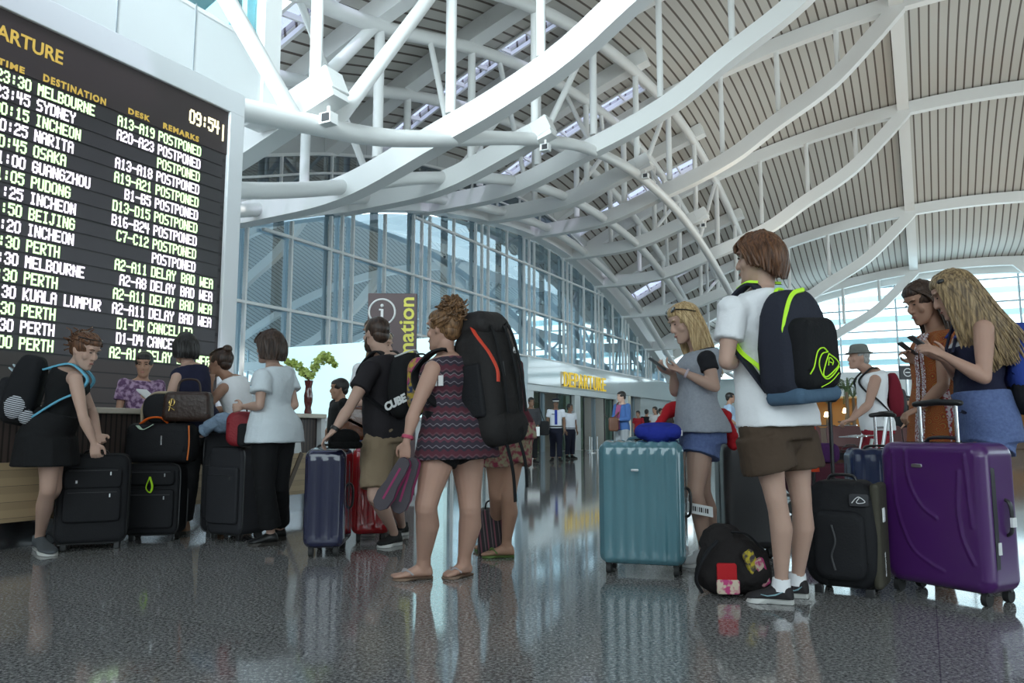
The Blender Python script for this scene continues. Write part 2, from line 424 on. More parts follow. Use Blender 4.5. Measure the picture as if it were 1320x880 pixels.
# longitudinal arched pipes
PBT = [(3, 4.4), (5, 4.75), (7.1, 5.15), (8.4, 5.42), (10.1, 5.79), (11.9, 6.37), (14.4, 7.25), (16.8, 8.02), (19.6, 8.75), (23.5, 9.28), (26.9, 9.36), (30, 9.15), (33.5, 8.55), (37.3, 7.62), (41, 6.5), (45, 5.2), (51, 4.6)]
PCT = [(5, 4.1), (9.6, 5.1), (12.1, 5.86), (15.1, 6.95), (19.1, 8.12), (21.2, 8.55), (24.1, 8.93), (27.8, 9.05), (31.8, 8.86), (35.1, 8.27), (38.4, 7.42), (42, 6.1), (46, 4.8), (51, 4.3)]
PDT = [(5, 3.9), (8.6, 4.75), (12.1, 5.71), (15.5, 6.9), (18.6, 7.78), (21.2, 8.28), (24.1, 8.69), (28, 8.97), (31.8, 8.72), (35.4, 8.15), (39.3, 7.15), (42.5, 5.85), (46, 4.6), (51, 4.2)]
def pb(u): return cr(PBT, u)
def pc(u): return cr(PCT, u)
def pd(u): return cr(PDT, u)
for nm, v, fz, rr, u0 in (('arch_pipe', -8.0, pb, .158, 5.0), ('arch_pipe', -10.6, pc, .158, 6.8), ('arch_pipe', -13.0, pd, .155, 7.2),
                      ('arch_pipe', -8.0, lambda u: roofz(u, -8)-.62, .17, 3.5), ('arch_pipe', -9.8, lambda u: roofz(u, -9.8)-.62, .16, 5.0), ('arch_pipe', -11.8, lambda u: roofz(u, -11.8)-.62, .16, 5.0)):
    m = MB(); m.tube([G(u, v, fz(u)) for u in lin(u0, 50.8, 90)], rr, 16); struct(m, nm, white)
# lattice between lower and upper pipes
nodes = sorted(MAIN+INT)
for v in (-8.0, -10.6):
    vt = -8.0 if v == -8.0 else -9.8
    zb = pb if v == -8.0 else pc
    for i, k in enumerate(INT):
        for d in (-3.8, 3.85):
            if v != -8.0 and d < 0: continue
            if v == -8.0 and d < 0 and k > 9: continue
            e = k+d
            m = MB(); m.tube([G(k+.1*d, v, zb(k+.1*d)), G(e-.05*d, vt, roofz(e, vt)-.7)], .125 if (k < 9) else .085, 12); struct(m, 'truss_brace', white)
    if v == -8.0:
        for k in MAIN[1:-1]:
            m = MB(); m.tube([G(k, v, zb(k)), G(k+1.9, -9.8, roofz(k+1.9, -9.8)-.7)], .07, 10); struct(m, 'truss_brace', white)
    else:
        for k in MAIN[1:-1]:
            m = MB(); m.tube([G(k+.8, v, zb(k+.8)), G(k-2.4, -9.8, roofz(k-2.4, -9.8)-.7)], .075, 10); struct(m, 'truss_brace', white)
# end blocks of the intermediate beams
for k in INT:
    m = MB(); z = A(k)+gz(-7.75)+.12
    m.obox(G(k, -7.78, z-.04), DU*.20, (DV+DZ*.45).normalized()*.24, (DZ-DV*.45).normalized()*.20); struct(m, 'node_block', white, bevel=.015)
    m = MB(); m.obox(G(k, -7.72, z-.53), DU*.085, DV*.11, DZ*.085); m.tube([G(k, -7.72, z-.46), G(k, -7.72, z-.30)], .03, 8); o = m.build('floodlight', white); tag(o, 'small white spotlight box under roof block %s' % {8.65:'nearest the board', 16.3:'second from the board', 24.0:'third from the board', 31.6:'fourth from the board', 39.3:'fifth from the board', 46.9:'farthest from the board'}[k], 'spotlight', 'spotlights under the roof blocks')
    m = MB(); m.obox(G(k-.088, -7.70, z-.53), DU*.012, DV*.07, DZ*.06); m.build('lens', darkm, o)
# ---------------------------------------------------------------- glass wall on the left
GV = -13.95
def gtop(u): return A(u)-.06
wallglass = glass_mat('wall_glass', (.34, .44, .50), .62, gcol=(.62, .74, .80))
gl = [9.0, 12.5]+[12.5+1.925*i for i in range(1, 18)]
m = MB(); uu = lin(8.3, 46.6, 60)
m.loft([[G(u, GV-.12, 0 if u < 27.4 else 3.85) for u in uu], [G(u, GV-.12, gtop(u)) for u in uu]], caps=False, closed=False)
gw = struct(m, 'window_1', wallglass, smooth=False)
m = MB()
for k in range(11):
    c = 8.65+3.85*k
    for d in (-.46, 0, .46, 1.925):
        u = c+d
        if u > 46.4: continue
        m.ubox(u-.028, u+.028, GV-.08, GV+.02, 0 if u < 27.6 else 3.85, gtop(u)-.02)
m.build('mullion', white, gw, kind='structure')
m = MB()
for z in (1.95, 3.85, 5.72, 7.6):
    ok = [u for u in lin(8.4, 46.4, 300) if gtop(u) > z+.08]
    if ok: m.ubox(ok[0], 27.4 if z < 3 else ok[-1], GV-.08, GV+.025, z-.035, z+.035)
m.ubox(8.4, 27.4, GV-.1, GV+.06, 0, .12)
m.build('transom', white, gw, kind='structure')
for k in range(11):
    c = 8.65+3.85*k
    for u in (c-.24, c+1.72):
        if u > 45: continue
        m = MB(); m.ubox(u-.11, u+.11, GV-.36, GV-.22, 0, gtop(u)+.3); struct(m, 'glass_wall_column', colm, smooth=False)
# arched edge beam and its soffit
m = MB(); m.bar([G(u, GV+.12, A(u)+.30) for u in lin(6.9, 46.6, 60)], .5, .62); struct(m, 'edge_beam', white)
m = MB(); m.loft([[G(u, GV+.3, A(u)+.62) for u in lin(8, 46.6, 50)], [G(u, -14.5, A(u)+.62) for u in lin(8, 46.6, 50)]], caps=False, closed=False)
o = struct(m, 'edge_soffit', soffit)
# the sloping end of the arch: a canted beam down to the floor level of the fascia
m = MB(); m.bar([G(46.6, GV+.12, A(46.6)+.3), G(48.6, GV+.12, 2.6), G(50, GV+.12, 0)], .4, .5); struct(m, 'edge_beam', white)
# upper clerestory above the edge beam, then a strip of wall panels up to the roof
upglass = glass_mat('clerestory_glass', (.12, .15, .18), .35, gcol=(.5, .58, .62))
CV = -14.45
m = MB(); uu = lin(8.3, 50, 60)
m.loft([[G(u, CV, A(u)+.55) for u in uu], [G(u, CV, A(u)+1.75) for u in uu]], caps=False, closed=False)
cw = struct(m, 'window_2', upglass, smooth=False)
m = MB()
for k in range(22):
    u = 8.65+1.925*k
    m.ubox(u-.025, u+.025, CV-.02, CV+.08, A(u)+.5, A(u)+1.75)
m.bar([G(u, CV+.05, A(u)+1.2) for u in uu], .08, .06); m.bar([G(u, CV+.05, A(u)+1.75) for u in uu], .1, .08); m.build('mullion', white, cw, kind='structure')
m = MB(); m.loft([[G(u, CV, A(u)+1.75) for u in uu], [G(u, CV, roofz(u, CV)+.1) for u in uu]], caps=False, closed=False)
struct(m, 'wall_upper', stripe_mat('joined_wall_panels', [(0, (.60, .61, .61)), (.985, (.28, .29, .30))], tuple(DU), 1.28, offset=128, rough=.5), smooth=False)
# concourse behind the glass: dim blue-grey back wall
bw = mat('concourse_wall', (.20, .28, .34), .7)
m = MB(); m.ubox(8, 80, -24, -23.8, 0, 11); struct(m, 'wall_concourse', bw, smooth=False)
m = MB(); m.ubox(7.4, 7.6, -24, -14.5, 0, 11); struct(m, 'wall_return', bw, smooth=False)
# ---------------------------------------------------------------- white wall above and behind the board
m = MB(); m.ubox(-9, 6.4, -8.9, -8.6, 0, 13); m.ubox(6.4, 8.15, -8.9, -8.6, 5.48, 6.62); struct(m, 'wall_left', white2, smooth=False)
for n, (u, z1) in enumerate(((3.3, 8), (4.55, 8), (5.75, 6.7), (6.9, 6.7))):  # grey vertical joints between the wall panels
    m = MB(); m.ubox(u-.008, u+.008, -8.6, -8.592, 3, z1); struct(m, 'trim_%d' % (n+1), mat('panel_joint_grey', (.30, .33, .36), .8), smooth=False)
m = MB(); m.ubox(8.12, 8.45, -8.95, -8.55, 5.45, roofz(8.3, -8.7)); struct(m, 'wall_end_column', white, smooth=False)
clearglass = glass_mat('clear_glass', (.56, .80, .84), .05)
m = MB(); m.ubox(6.4, 8.12, -8.78, -8.74, 6.62, 12); o = struct(m, 'window_4', clearglass, smooth=False)
m = MB(); m.bar([G(6.4, -8.7, 7.9), G(8.1, -8.7, 6.75)], .06, .1); m.bar([G(6.4, -8.7, 6.7), G(8.1, -8.7, 8.3)], .06, .1)
m.ubox(6.38, 6.46, -8.8, -8.6, 6.62, 12); m.ubox(6.4, 8.1, -8.8, -8.6, 6.6, 6.68)
m.build('window_frame', white, o, kind='structure')
# canopy soffit left of the first block
# ---------------------------------------------------------------- bright end wall and east glazing
endglass = glass_mat('end_glass', (.93, .98, 1), .04)
def louvre(name, u0, v0, u1, v1, z0, z1f, n, extra):
    m = MB(); N = 30
    pa = [G(u0+(u1-u0)*i/N, v0+(v1-v0)*i/N, z0) for i in range(N+1)]
    pt = [Vector((p.x, p.y, z1f(u0+(u1-u0)*i/N, v0+(v1-v0)*i/N))) for i, p in enumerate(pa)]
    m.loft([pa, pt], caps=False, closed=False); o = struct(m, name, endglass, smooth=False)
    f = MB(); D = (G(u1, v1)-G(u0, v0)).normalized(); L = (G(u1, v1)-G(u0, v0)).length
    for i in range(int(L/3.2)+1):
        p = G(u0, v0)+D*(i*3.2); t = (i*3.2)/L; uq = u0+(u1-u0)*t; vq = v0+(v1-v0)*t
        f.obox(Vector((p.x, p.y, (z0+z1f(uq, vq))/2)), D*.05, D.cross(DZ)*.07, DZ*((z1f(uq, vq)-z0)/2))
    z = z0
    while z < 14:
        ts = [t for t in lin(0, 1, 60) if z1f(u0+(u1-u0)*t, v0+(v1-v0)*t) > z+.05]
        if len(ts) > 1:
            a = G(u0+(u1-u0)*ts[0], v0+(v1-v0)*ts[0], z); c = G(u0+(u1-u0)*ts[-1], v0+(v1-v0)*ts[-1], z)
            f.bar([a, c], .1, .09)
        z += extra
    f.build('mullion', mat('mullion_grey_blue', (.50, .62, .68), .5), o, kind='structure')
    return o
ou = louvre('window_5', 52.5, -14, 52.5, 20, 4.3, lambda u, v: roofz(u, v)-.05, 10, 1.35)
# bands of louvre blades outside the end wall
lb = mat('louvre_blade', (.62, .86, .90), .6)
for i in range(5):
    m = MB(); m.ubox(53.6, 54.2, -16, 22, 5.0+1.35*i, 5.35+1.35*i); struct(m, 'trim_%d' % (10+i), lb, smooth=False)
louvre('window_6', 3, 19.3, 52.5, 19.3, 3.0, lambda u, v: roofz(u, v)-.05, 10, 1.5)
m = MB(); m.bar([G(u, 19.3, 2.85) for u in (3, 52.5)], .4, .3); struct(m, 'edge_beam', white)
m = MB(); m.bar([G(52.3, v, roofz(52.3, v)-.35) for v in lin(-14, 19.4, 20)], .4, .5); struct(m, 'edge_beam', white)
# ================================================================ FIXTURES
def atv(px, py, v):
    x = (px-660)/1000; y = (440-py)/1000; fy = CT-y*ST; fz = ST+y*CT
    t = v/(x*VX+fy*VY)
    return (x*UX+fy*UY)*t, CAMH+fz*t
# ---------------------------------------------------------------- departures board
BV = -7.6
ub = atv(287, 300, BV)[0]; zt = atv(287, 142, BV)[1]
bd = thing('departures_board', G(3.2, BV, 0), 'huge dark departures board in a white frame on the left wall', 'departure board')
board_dark = stripe_mat('board_face', [(0, (.040, .033, .034)), (.80, (.012, .010, .010))], (0, 0, 1), .2, offset=10.02-(zt % .2), rough=.45)
wframe = mat('board_frame_white', (.78, .80, .82), .4)
m = MB(); m.ubox(-.5, ub, BV-.3, BV, 1.15, zt); m.build('screen', board_dark, bd, smooth=False)
hd = mat('board_header', (.050, .036, .036), .45)
z_first = atv(222, 182.6, BV)[1]; z_last = atv(222, 182.6+17.46*16, BV)[1]; dz = (z_first-z_last)/16
m = MB(); m.ubox(-.5, ub, BV, BV+.012, z_first+dz*.62, zt); m.build('header_panel', hd, bd, smooth=False)
m = MB(); m.ubox(-.6, ub+.23, BV-.5, BV+.05, zt, zt+.30); m.ubox(ub, ub+.23, BV-.5, BV+.05, .0, zt+.01)
m.ubox(-.6, ub, BV-.5, BV-.3, 0, zt); m.build('frame', wframe, bd, bevel=.01)
sl = stripe_mat('brown_slat_panel', [(0, (.055, .042, .038)), (.9, (.015, .012, .011))], (0, 0, 1), .16, rough=.5)
m = MB(); m.ubox(-.5, ub, BV-.3, BV+.01, 0.0, z_last-dz*.55); m.build('lower_panel', sl, bd, smooth=False)
green = emit_mat('led_green', (.62, 1.0, .48), 1.5); violet = emit_mat('led_white', (.92, .86, 1.0), 1.6); amber = emit_mat('led_amber', (1, .93, .55), 1.6)
rows = [('23:30','MELBOURNE','A13-A19','POSTPONED'),('23:45','SYDNEY','A20-A23','POSTPONED'),('00:15','INCHEON','','POSTPONED'),('00:25','NARITA','A13-A18','POSTPONED'),
 ('00:45','OSAKA','A19-A21','POSTPONED'),('01:00','GUANGZHOU','B1-B5','POSTPONED'),('01:05','PUDONG','D13-D15','POSTPONED'),('01:25','INCHEON','B16-B24','POSTPONED'),
 ('01:50','BEIJING','C7-C12','POSTPONED'),('02:20','INCHEON','','POSTPONED'),('06:30','PERTH','A2-A11','DELAY BAD WEA'),('06:30','MELBOURNE','A2-A8','DELAY BAD WEA'),
 ('06:30','PERTH','A2-A11','DELAY BAD WEA'),('06:30','KUALA LUMPUR','A2-A11','DELAY BAD WEA'),('06:30','PERTH','D1-D4','CANCELLED'),('06:30','PERTH','D1-D4','CANCELLED'),('07:00','PERTH','A2-A11','DELAY BAD WEA')]
u_rem = atv(203, 190, BV)[0]; pit = (atv(258, 199, BV)[0]-u_rem)/8.85
u_desk = atv(197.5, 188, BV)[0]; u_dst = atv(48, 118, BV)[0]; u_tim = atv(40, 104, BV)[0]
pitd = (atv(121.5, 142, BV)[0]-u_dst)/8.85
row_bg = mat('row_background', (.048, .043, .046), .45)
for i, (t, d, k, r) in enumerate(rows):
    z = z_first-dz*i-dz*.36
    m = MB()
    for s, u, pp in ((t, u_tim-4.85*pitd, pitd), (d, u_dst, pitd), (k, u_desk-(len(k)-.15)*pit, pit), (r, u_rem, pit)):
        if s: led_text(m, s, G(u, BV+.012, z), DU, DZ, DV, pp*.80, dz*.76, pp)
    m.m = 1; m.ubox(-.4, ub-.06, BV-.002, BV+.0105, z-dz*.06, z+dz*.82)
    m.build('text_row', [green if i % 2 == 0 else violet, row_bg], bd, smooth=False)
yel = mat('board_yellow', (.80, .52, .10), .5, emit=(.80, .52, .10), strength=.12)
def btext(s, px0, py0, px1, py1, hpx, bold=.0, space=1.0):
    """board lettering whose baseline runs between two pixels"""
    u0, z0 = atv(px0, py0, BV); u1, z1 = atv(px1, py1, BV)
    h = atv(px0, py0-hpx, BV)[1]-z0
    size = h/.70
    o = text_mesh(s, size, yel, G(u0, BV+.013, z0), DU, DZ, 'header_text', bd, depth=.004, bold=bold, space=space)
    xs = [(v.co.dot(DU)) for v in o.data.vertices]; w = max(xs)-min(xs); x0 = min(xs); k = (u1-u0)/w
    for v in o.data.vertices: v.co += DU*((v.co.dot(DU)-x0)*(k-1))
btext('DEPARTURE', -52, 28, 79, 73, 19, .004)
btext('TIME', -4, 82, 31, 92, 8, .004, 1.25)
btext('DESTINATION', 54, 104, 135, 134, 9, .004, 1.25)
btext('DESK', 164, 146, 192, 155, 7, .004, 1.25)
btext('REMARKS', 209, 165, 255, 180, 7, .004, 1.25)
u0, z0 = atv(243, 158, BV); u1, z1 = atv(281.5, 168, BV); zz = atv(243, 140, BV)[1]
m = MB(); led_text(m, '09:54', G(u0, BV+.014, z0), DU, DZ, DV, (u1-u0)/4.95*.85, zz-z0, (u1-u0)/4.85); m.ubox(u1+.05, u1+.07, BV+.012, BV+.02, z0-.06, zz-.02)
m.build('clock_digits', amber, bd, smooth=False)
# ---------------------------------------------------------------- counters
wood = stripe_mat('pale_wood_front', [(0, (.40, .29, .17)), (.5, (.34, .245, .145)), (.97, (.12, .09, .06))], (0, 0, 1), .11, rough=.45)
topw = mat('counter_top_laminate', (.60, .54, .46), .4)
ribm = stripe_mat('ribbed_brown_band', [(0, (.075, .052, .046)), (.7, (.02, .014, .012))], tuple(DU), .045, rough=.5)
plint = mat('steel_plinth', (.30, .31, .33), .25, metal=1)
ct = thing('check_in_counter', G(4.0, -5.9, 0), 'long wooden service counter with a pale top below the board', 'counter')
m = MB(); m.ubox(1.2, 6.36, -6.45, -5.58, .955, 1.0); m.build('counter_top', topw, ct, bevel=.006)
m = MB(); m.ubox(1.25, 6.3, -6.3, -5.66, .60, .955); m.build('upper_band', ribm, ct, smooth=False)
m = MB(); m.ubox(1.25, 6.32, -6.35, -5.63, .19, .60); m.build('front_panel', wood, ct, smooth=False)
for u in (2.9, 6.05):     # slanted dark seams in the front
    m = MB(); m.bar([G(u-.22, -5.625, .19), G(u, -5.625, .60)], .012, .05, up=DZ)
    m.build('slanted_seam', mat('seam_brown', (.10, .07, .05), .6), ct, smooth=False)
m = MB(); m.ubox(1.25, 6.3, -6.3, -5.72, 0, .19); m.build('plinth', plint, ct, smooth=False)
m = MB(); m.ubox(6.3, 6.36, -6.45, -5.6, 0, .955); m.build('end_panel', white2, ct, smooth=False)
m = MB(); m.bar([G(6.0, -5.64, .60), G(5.95, -5.64, .95)], .02, .10, up=DU); m.build('light_strip', white2, ct, smooth=False)
c2 = thing('information_desk', G(8.5, -7.2, 0), 'white information desk in front of the glossy white partition', 'desk')
m = MB(); m.ubox(8.2, 8.9, -8.9, -6.0, .96, 1.01); m.build('desk_top', white2, c2, bevel=.006)
m = MB(); m.ubox(8.28, 8.85, -8.8, -6.05, 0, .96); m.build('desk_body', mat('desk_white', (.62, .66, .68), .25), c2, smooth=False)
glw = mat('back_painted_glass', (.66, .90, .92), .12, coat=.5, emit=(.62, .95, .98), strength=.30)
pt = thing('backlit_partition', G(11, -9, 0), 'tall glowing white glass partition behind the information desk', 'partition')
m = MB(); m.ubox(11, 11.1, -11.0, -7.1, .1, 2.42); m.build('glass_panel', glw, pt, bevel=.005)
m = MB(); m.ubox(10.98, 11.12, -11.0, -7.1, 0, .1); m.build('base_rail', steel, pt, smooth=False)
# ---------------------------------------------------------------- information pylon
pw = W(505, 470, 9.5); pu = Vector((pw.x, pw.y, 0))
py_ = thing('information_sign', pu, 'tall brown information pylon with a white ringed i and yellow lettering', 'sign')
brn = mat('sign_brown', (.105, .066, .070), .45)
sx = Vector((.995, .06, 0)).normalized(); sy = sx.cross(DZ)*-1   # sy points away from the camera
m = MB(); m.obox(pu+DZ*1.26, sx*.30, sy*.05, DZ*1.255); m.build('panel', brn, py_, bevel=.008)
m = MB(); m.obox(pu+DZ*.03, sx*.36, sy*.16, DZ*.03); m.build('base_plate', steel, py_, smooth=False)
fr0 = pu-sy*.053
wsm = mat('sign_white', (.80, .80, .80), .5); syel = mat('sign_yellow', (.80, .74, .12), .5)
c = fr0+sx*(-.125)+DZ*(W(490, 402, 9.45).z); rr = .158
m = MB()
ring = lambda r: [c+sx*math.cos(a)*r+DZ*math.sin(a)*r for a in [2*math.pi*k/40 for k in range(40)]]
m.tube(ring(rr)+[ring(rr)[0]], .012, 8, caps=False); m.build('ring', wsm, py_)
m = MB(); m.obox(c+sx*.0-DZ*.035, sx*.016, sy*.004, DZ*.07); m.obox(c+sx*-.02+DZ*.028, sx*.018, sy*.004, DZ*.010); m.obox(c-DZ*.105, sx*.038, sy*.004, DZ*.010); m.ell(c+DZ*.078, (.022, .022, .022))
m.build('letter', wsm, py_)
ztop = W(530, 383, 9.45).z
t = text_mesh('information', .262, syel, fr0+sx*.262+DZ*(ztop-1.30), DZ, -sx, 'lettering', py_, depth=.004, bold=.005)
zs = [v.co.z for v in t.data.vertices]; k = 1.30/(max(zs)-min(zs)); zmin = min(zs)
for v in t.data.vertices: v.co.z = ztop-1.30+(v.co.z-zmin)*k
# ---------------------------------------------------------------- vase with green blossom on the counter
vb = W(397, 529, 8.05); vb.z = 1.0
# keep the vase on the counter top
vs_ = thing('flower_vase', vb, 'curvy dark red vase of green branches standing on the counter end', 'vase')
prof = [(0, .045), (.02, .048), (.08, .036), (.16, .052), (.24, .056), (.30, .044), (.36, .040), (.42, .052), (.44, .055)]
m = MB(); m.loft([[vb+Vector((math.cos(a)*r*.82, math.sin(a)*r*.82, z*.78)) for a in [2*math.pi*k/20 for k in range(20)]] for z, r in prof])
m.build('vase', mat('oxblood_glaze', (.10, .012, .012), .12, coat=.8), vs_)
m = MB(); mleaf = MB(); rnd = random.Random(3)
def leafball(mb, p, r, n, rg, lr=(.018, .034)):
    for _ in range(n):
        d = Vector((rg.gauss(0, 1), rg.gauss(0, 1), rg.gauss(0, 1))).normalized()*r*rg.random()**.4
        q = p+d; x = Vector((rg.gauss(0, 1), rg.gauss(0, 1), rg.gauss(0, .6))).normalized(); y = x.cross(Vector((rg.gauss(0, 1), rg.gauss(0, 1), rg.gauss(0, 1)))).normalized(); L = rg.uniform(*lr)
        z = x.cross(y)*L*.25
        mb.add([q-x*L, q-y*L*.6+z, q+x*L, q+y*L*.6+z], [(0, 1, 2, 3)])
base = vb+DZ*.34
for path, balls in (([(0, 0, 0), (-.04, 0, .06), (-.10, .02, .14), (-.20, 0, .17)], ((-.10, .145, .05), (-.18, .18, .05), (-.06, .09, .045), (-.23, .20, .03))),
                    ([(0, 0, 0), (.03, 0, .10), (.09, .02, .22), (.18, 0, .25), (.26, 0, .21)], ((.06, .15, .055), (.11, .22, .06), (.17, .25, .06), (.23, .225, .05), (.27, .17, .03))),
                    ([(0, 0, 0), (0, .03, .06), (-.01, .02, .10)], ((-.02, .08, .05), (.02, .06, .04)))):
    m.tube(spline([base+Vector(p) for p in path], 4), .006, 6)
    for bx, bz, br_ in balls: leafball(mleaf, base+Vector((bx, 0, bz)), br_, 60, rnd)
m.build('branch', mat('branch_brown', (.10, .07, .04), .7), vs_)
lf = mleaf.build('foliage', mat('lime_foliage', (.58, .70, .20), .55, sss=0), vs_); lf['kind'] = 'stuff'
# ---------------------------------------------------------------- departure entrance in the glass wall
fas = mat('glossy_white_fascia', (.60, .66, .68), .08, spec=.7, coat=.6)
m = MB(); m.ubox(27.35, 52.4, GV-.9, GV+.18, 2.72, 3.80); struct(m, 'wall_fascia', fas, bevel=.02)
alu = mat('door_aluminium', (.62, .66, .68), .35, metal=.3)
m = MB(); m.ubox(27.35, 39.2, GV-.3, GV+.14, 2.46, 2.72); struct(m, 'door_head', alu, bevel=.01)
for u0, u1 in ((27.35, 27.95), (32.1, 32.75), (37.4, 39.2)):
    m = MB(); m.ubox(u0, u1, GV-.3, GV+.14, 0, 2.46); struct(m, 'door_post', alu, bevel=.01)
doorglass = glass_mat('door_glass', (.62, .72, .66), .04)
for n, (u0, u1) in enumerate(((27.95, 28.9), (30.6, 32.1), (32.75, 33.6), (36.2, 37.4))):
    m = MB(); m.ubox(u0, u1, GV-.06, GV-.04, .02, 2.44); o = struct(m, 'door_%d' % (n+1), doorglass, smooth=False)
    m = MB(); m.ubox(u0, u0+.06, GV-.08, GV-.02, 0, 2.46); m.ubox(u1-.06, u1, GV-.08, GV-.02, 0, 2.46); m.build('door_frame', darkm, o, kind='structure', smooth=False)
wl = mat('grey_wall_panel', (.52, .56, .57), .5)
m = MB(); m.ubox(41.5, 52.4, GV-.3, GV+.05, 0, 2.72); struct(m, 'wall_gate', wl, smooth=False)
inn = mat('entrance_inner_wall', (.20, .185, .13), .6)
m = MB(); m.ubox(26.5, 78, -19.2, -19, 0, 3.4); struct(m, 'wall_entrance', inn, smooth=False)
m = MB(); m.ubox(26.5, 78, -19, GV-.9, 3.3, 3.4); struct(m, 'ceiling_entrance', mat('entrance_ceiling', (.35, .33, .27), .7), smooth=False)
for u in (29.5, 34.6):
    m = MB(); m.ubox(u, u+2.2, -16.4, -16.2, 3.2, 3.29); o = m.build('light_strip', emit_mat('warm_strip', (1, .9, .72), 9)); tag(o, 'lit ceiling strip seen through the %s doorway' % ('nearer' if u < 30 else 'farther'), 'light', 'strip lights inside the entrance')
m = MB(); m.ubox(35.0, 36.6, -18.98, -18.9, .5, 2.3); o = struct(m, 'window_20', emit_mat('window_daylight', (.80, .92, 1), 1.1), smooth=False)
m = MB(); [m.ubox(u-.04, u+.04, -18.9, -18.86, .5, 2.3) for u in (35.0, 35.5, 36.1, 36.6)]; [m.ubox(35, 36.6, -18.9, -18.86, z-.03, z+.03) for z in (.9, 1.4, 1.9)]; m.build('window_frame', darkm, o, smooth=False, kind='structure')
m = MB(); m.ell(G(34.1, -18.8, 1.9), (.12, .12, .30)); o = m.build('wall_lamp', emit_mat('amber_lamp', (1, .62, .18), 6)); tag(o, 'small glowing amber wall lamp inside the far doorway', 'lamp')
# DEPARTURE letters
dl = thing('departure_letters', G(33.6, GV+.3, 2.9), 'big yellow DEPARTURE letters on the white fascia above the doors', 'sign')
ly = mat('letter_yellow', (.86, .60, .015), .45, emit=(.95, .62, .02), strength=.28)
ua, za = atv(728, 497.5, GV+.32); ubb, zb_ = atv(783, 501, GV+.32); zh = atv(728, 478, GV+.32)[1]
tot = ubb-ua; word = 'DEPARTURE'; adv = tot/9
for i, ch_ in enumerate(word):
    o = text_mesh(ch_, (zh-za)/.70, ly, G(ua+adv*i, GV+.26, za), DU, DZ, 'letter', dl, depth=.02, bold=.0)
    bs = parent_base(dl)
    xs = [v.co.dot(DU) for v in o.data.vertices]; k = adv*.78/max(max(xs)-min(xs), .01); x0 = min(xs)
    for v in o.data.vertices: v.co += DU*((v.co.dot(DU)-x0)*(k-1))
m = MB(); m.ubox(ua, ubb, GV+.17, GV+.22, za+.06, za+.10); m.build('mounting_rail', darkm, dl, smooth=False)
# queue barriers and bin in the doorway
for n, (u, v) in enumerate(((33.9, -14.9), (34.5, -14.9), (35.1, -15.0))):
    b0 = G(u, v, 0); t = thing('litter_bin', b0, ['left', 'middle', 'right'][n]+' one of three steel drum bins inside the far doorway', 'bin', 'steel bins in the doorway')
    m = MB(); m.tube([b0+DZ*.02, b0+DZ*1.0], .24, 20); m.build('drum', steel, t)
    m = MB(); m.tube([b0+DZ*1.0, b0+DZ*1.05], [.25, .22], 20); m.build('lid', darkm, t)
for n, (u, v) in enumerate(((28.6, -11.6), (32.3, -13.2), (36.4, -13.1), (33.2, -13.2))):
    b0 = G(u, v, 0); t = thing('queue_post', b0, ['short steel post on the floor beside the man in the dark shirt', 'steel post before the pillar between the doors', 'steel post before the right jamb of the doors', 'steel post just right of the pillar between the doors'][n], 'post', 'steel posts before the entrance')
    m = MB(); m.tube([b0, b0+DZ*.03], .17, 20); m.build('base', steel, t)
    m = MB(); m.tube([b0+DZ*.03, b0+DZ*.62], .03, 10); m.build('pole', steel, t)
# ---------------------------------------------------------------- far end: wall, cafe, planting
m = MB(); m.ubox(52.3, 52.6, -14, 20, 0, 4.3); struct(m, 'wall_end', mat('end_wall_white', (.62, .70, .72), .5), smooth=False)
m = MB(); m.ubox(3, 56, 19.5, 19.8, 0, 3.0); struct(m, 'wall_right', white2, smooth=False)
kf = thing('cafe_kiosk', G(45, 2, 0), 'warmly lit cafe front under a white fascia at the far end', 'kiosk')
m = MB(); m.ubox(43.6, 44.0, -6, 7, 2.65, 3.9); m.ubox(43.9, 48, -6, 7, 2.7, 2.9); m.build('fascia', mat('kiosk_white', (.70, .74, .76), .35), kf, bevel=.02)
m = MB(); m.ubox(47.6, 47.8, -6, 7, 0, 2.7); m.build('back_wall', mat('kiosk_amber_wall', (.36, .19, .06), .6), kf, smooth=False)
m = MB(); m.ubox(44.3, 45.0, -5.8, 6.9, 0, 1.05); m.build('counter', mat('kiosk_counter', (.12, .06, .03), .4), kf, bevel=.02)
for v in (-6, 7):
    m = MB(); m.ubox(43.8, 47.8, v-.1, v+.1, 0, 2.7); m.build('side_wall', mat('kiosk_side', (.30, .24, .18), .6), kf, smooth=False)
wl_ = emit_mat('warm_bulb', (1, .70, .30), 16)
for i, (v, z) in enumerate(((-4.7, 1.75), (-3.75, 1.95), (-2.2, 1.8), (0.2, 1.95), (2.6, 1.8))):
    b0 = G(45.6, v, z); t = thing('table_lamp', b0, ['leftmost', 'second', 'third', 'fourth', 'rightmost'][i]+' of the glowing lamps inside the far cafe', 'lamp', 'glowing cafe lamps')
    m = MB(); m.tube([b0-DZ*.1, b0+DZ*.15], [.16, .10], 14); m.build('lamp_shade', wl_, t)
    m = MB(); m.tube([b0-DZ*(z-1.05 if 0 else .55), b0-DZ*.1], [.07, .03], 10); m.build('lamp_base', darkm, t)
    m = MB(); m.ubox(45.35, 45.85, v-.4, v+.4, z-.62, z-.55); m.build('shelf', darkm, t, smooth=False)
bz = W(1085, 462, 33); pbz = Vector((bz.x, bz.y, 0))
spb = W(1075, 489, 30)
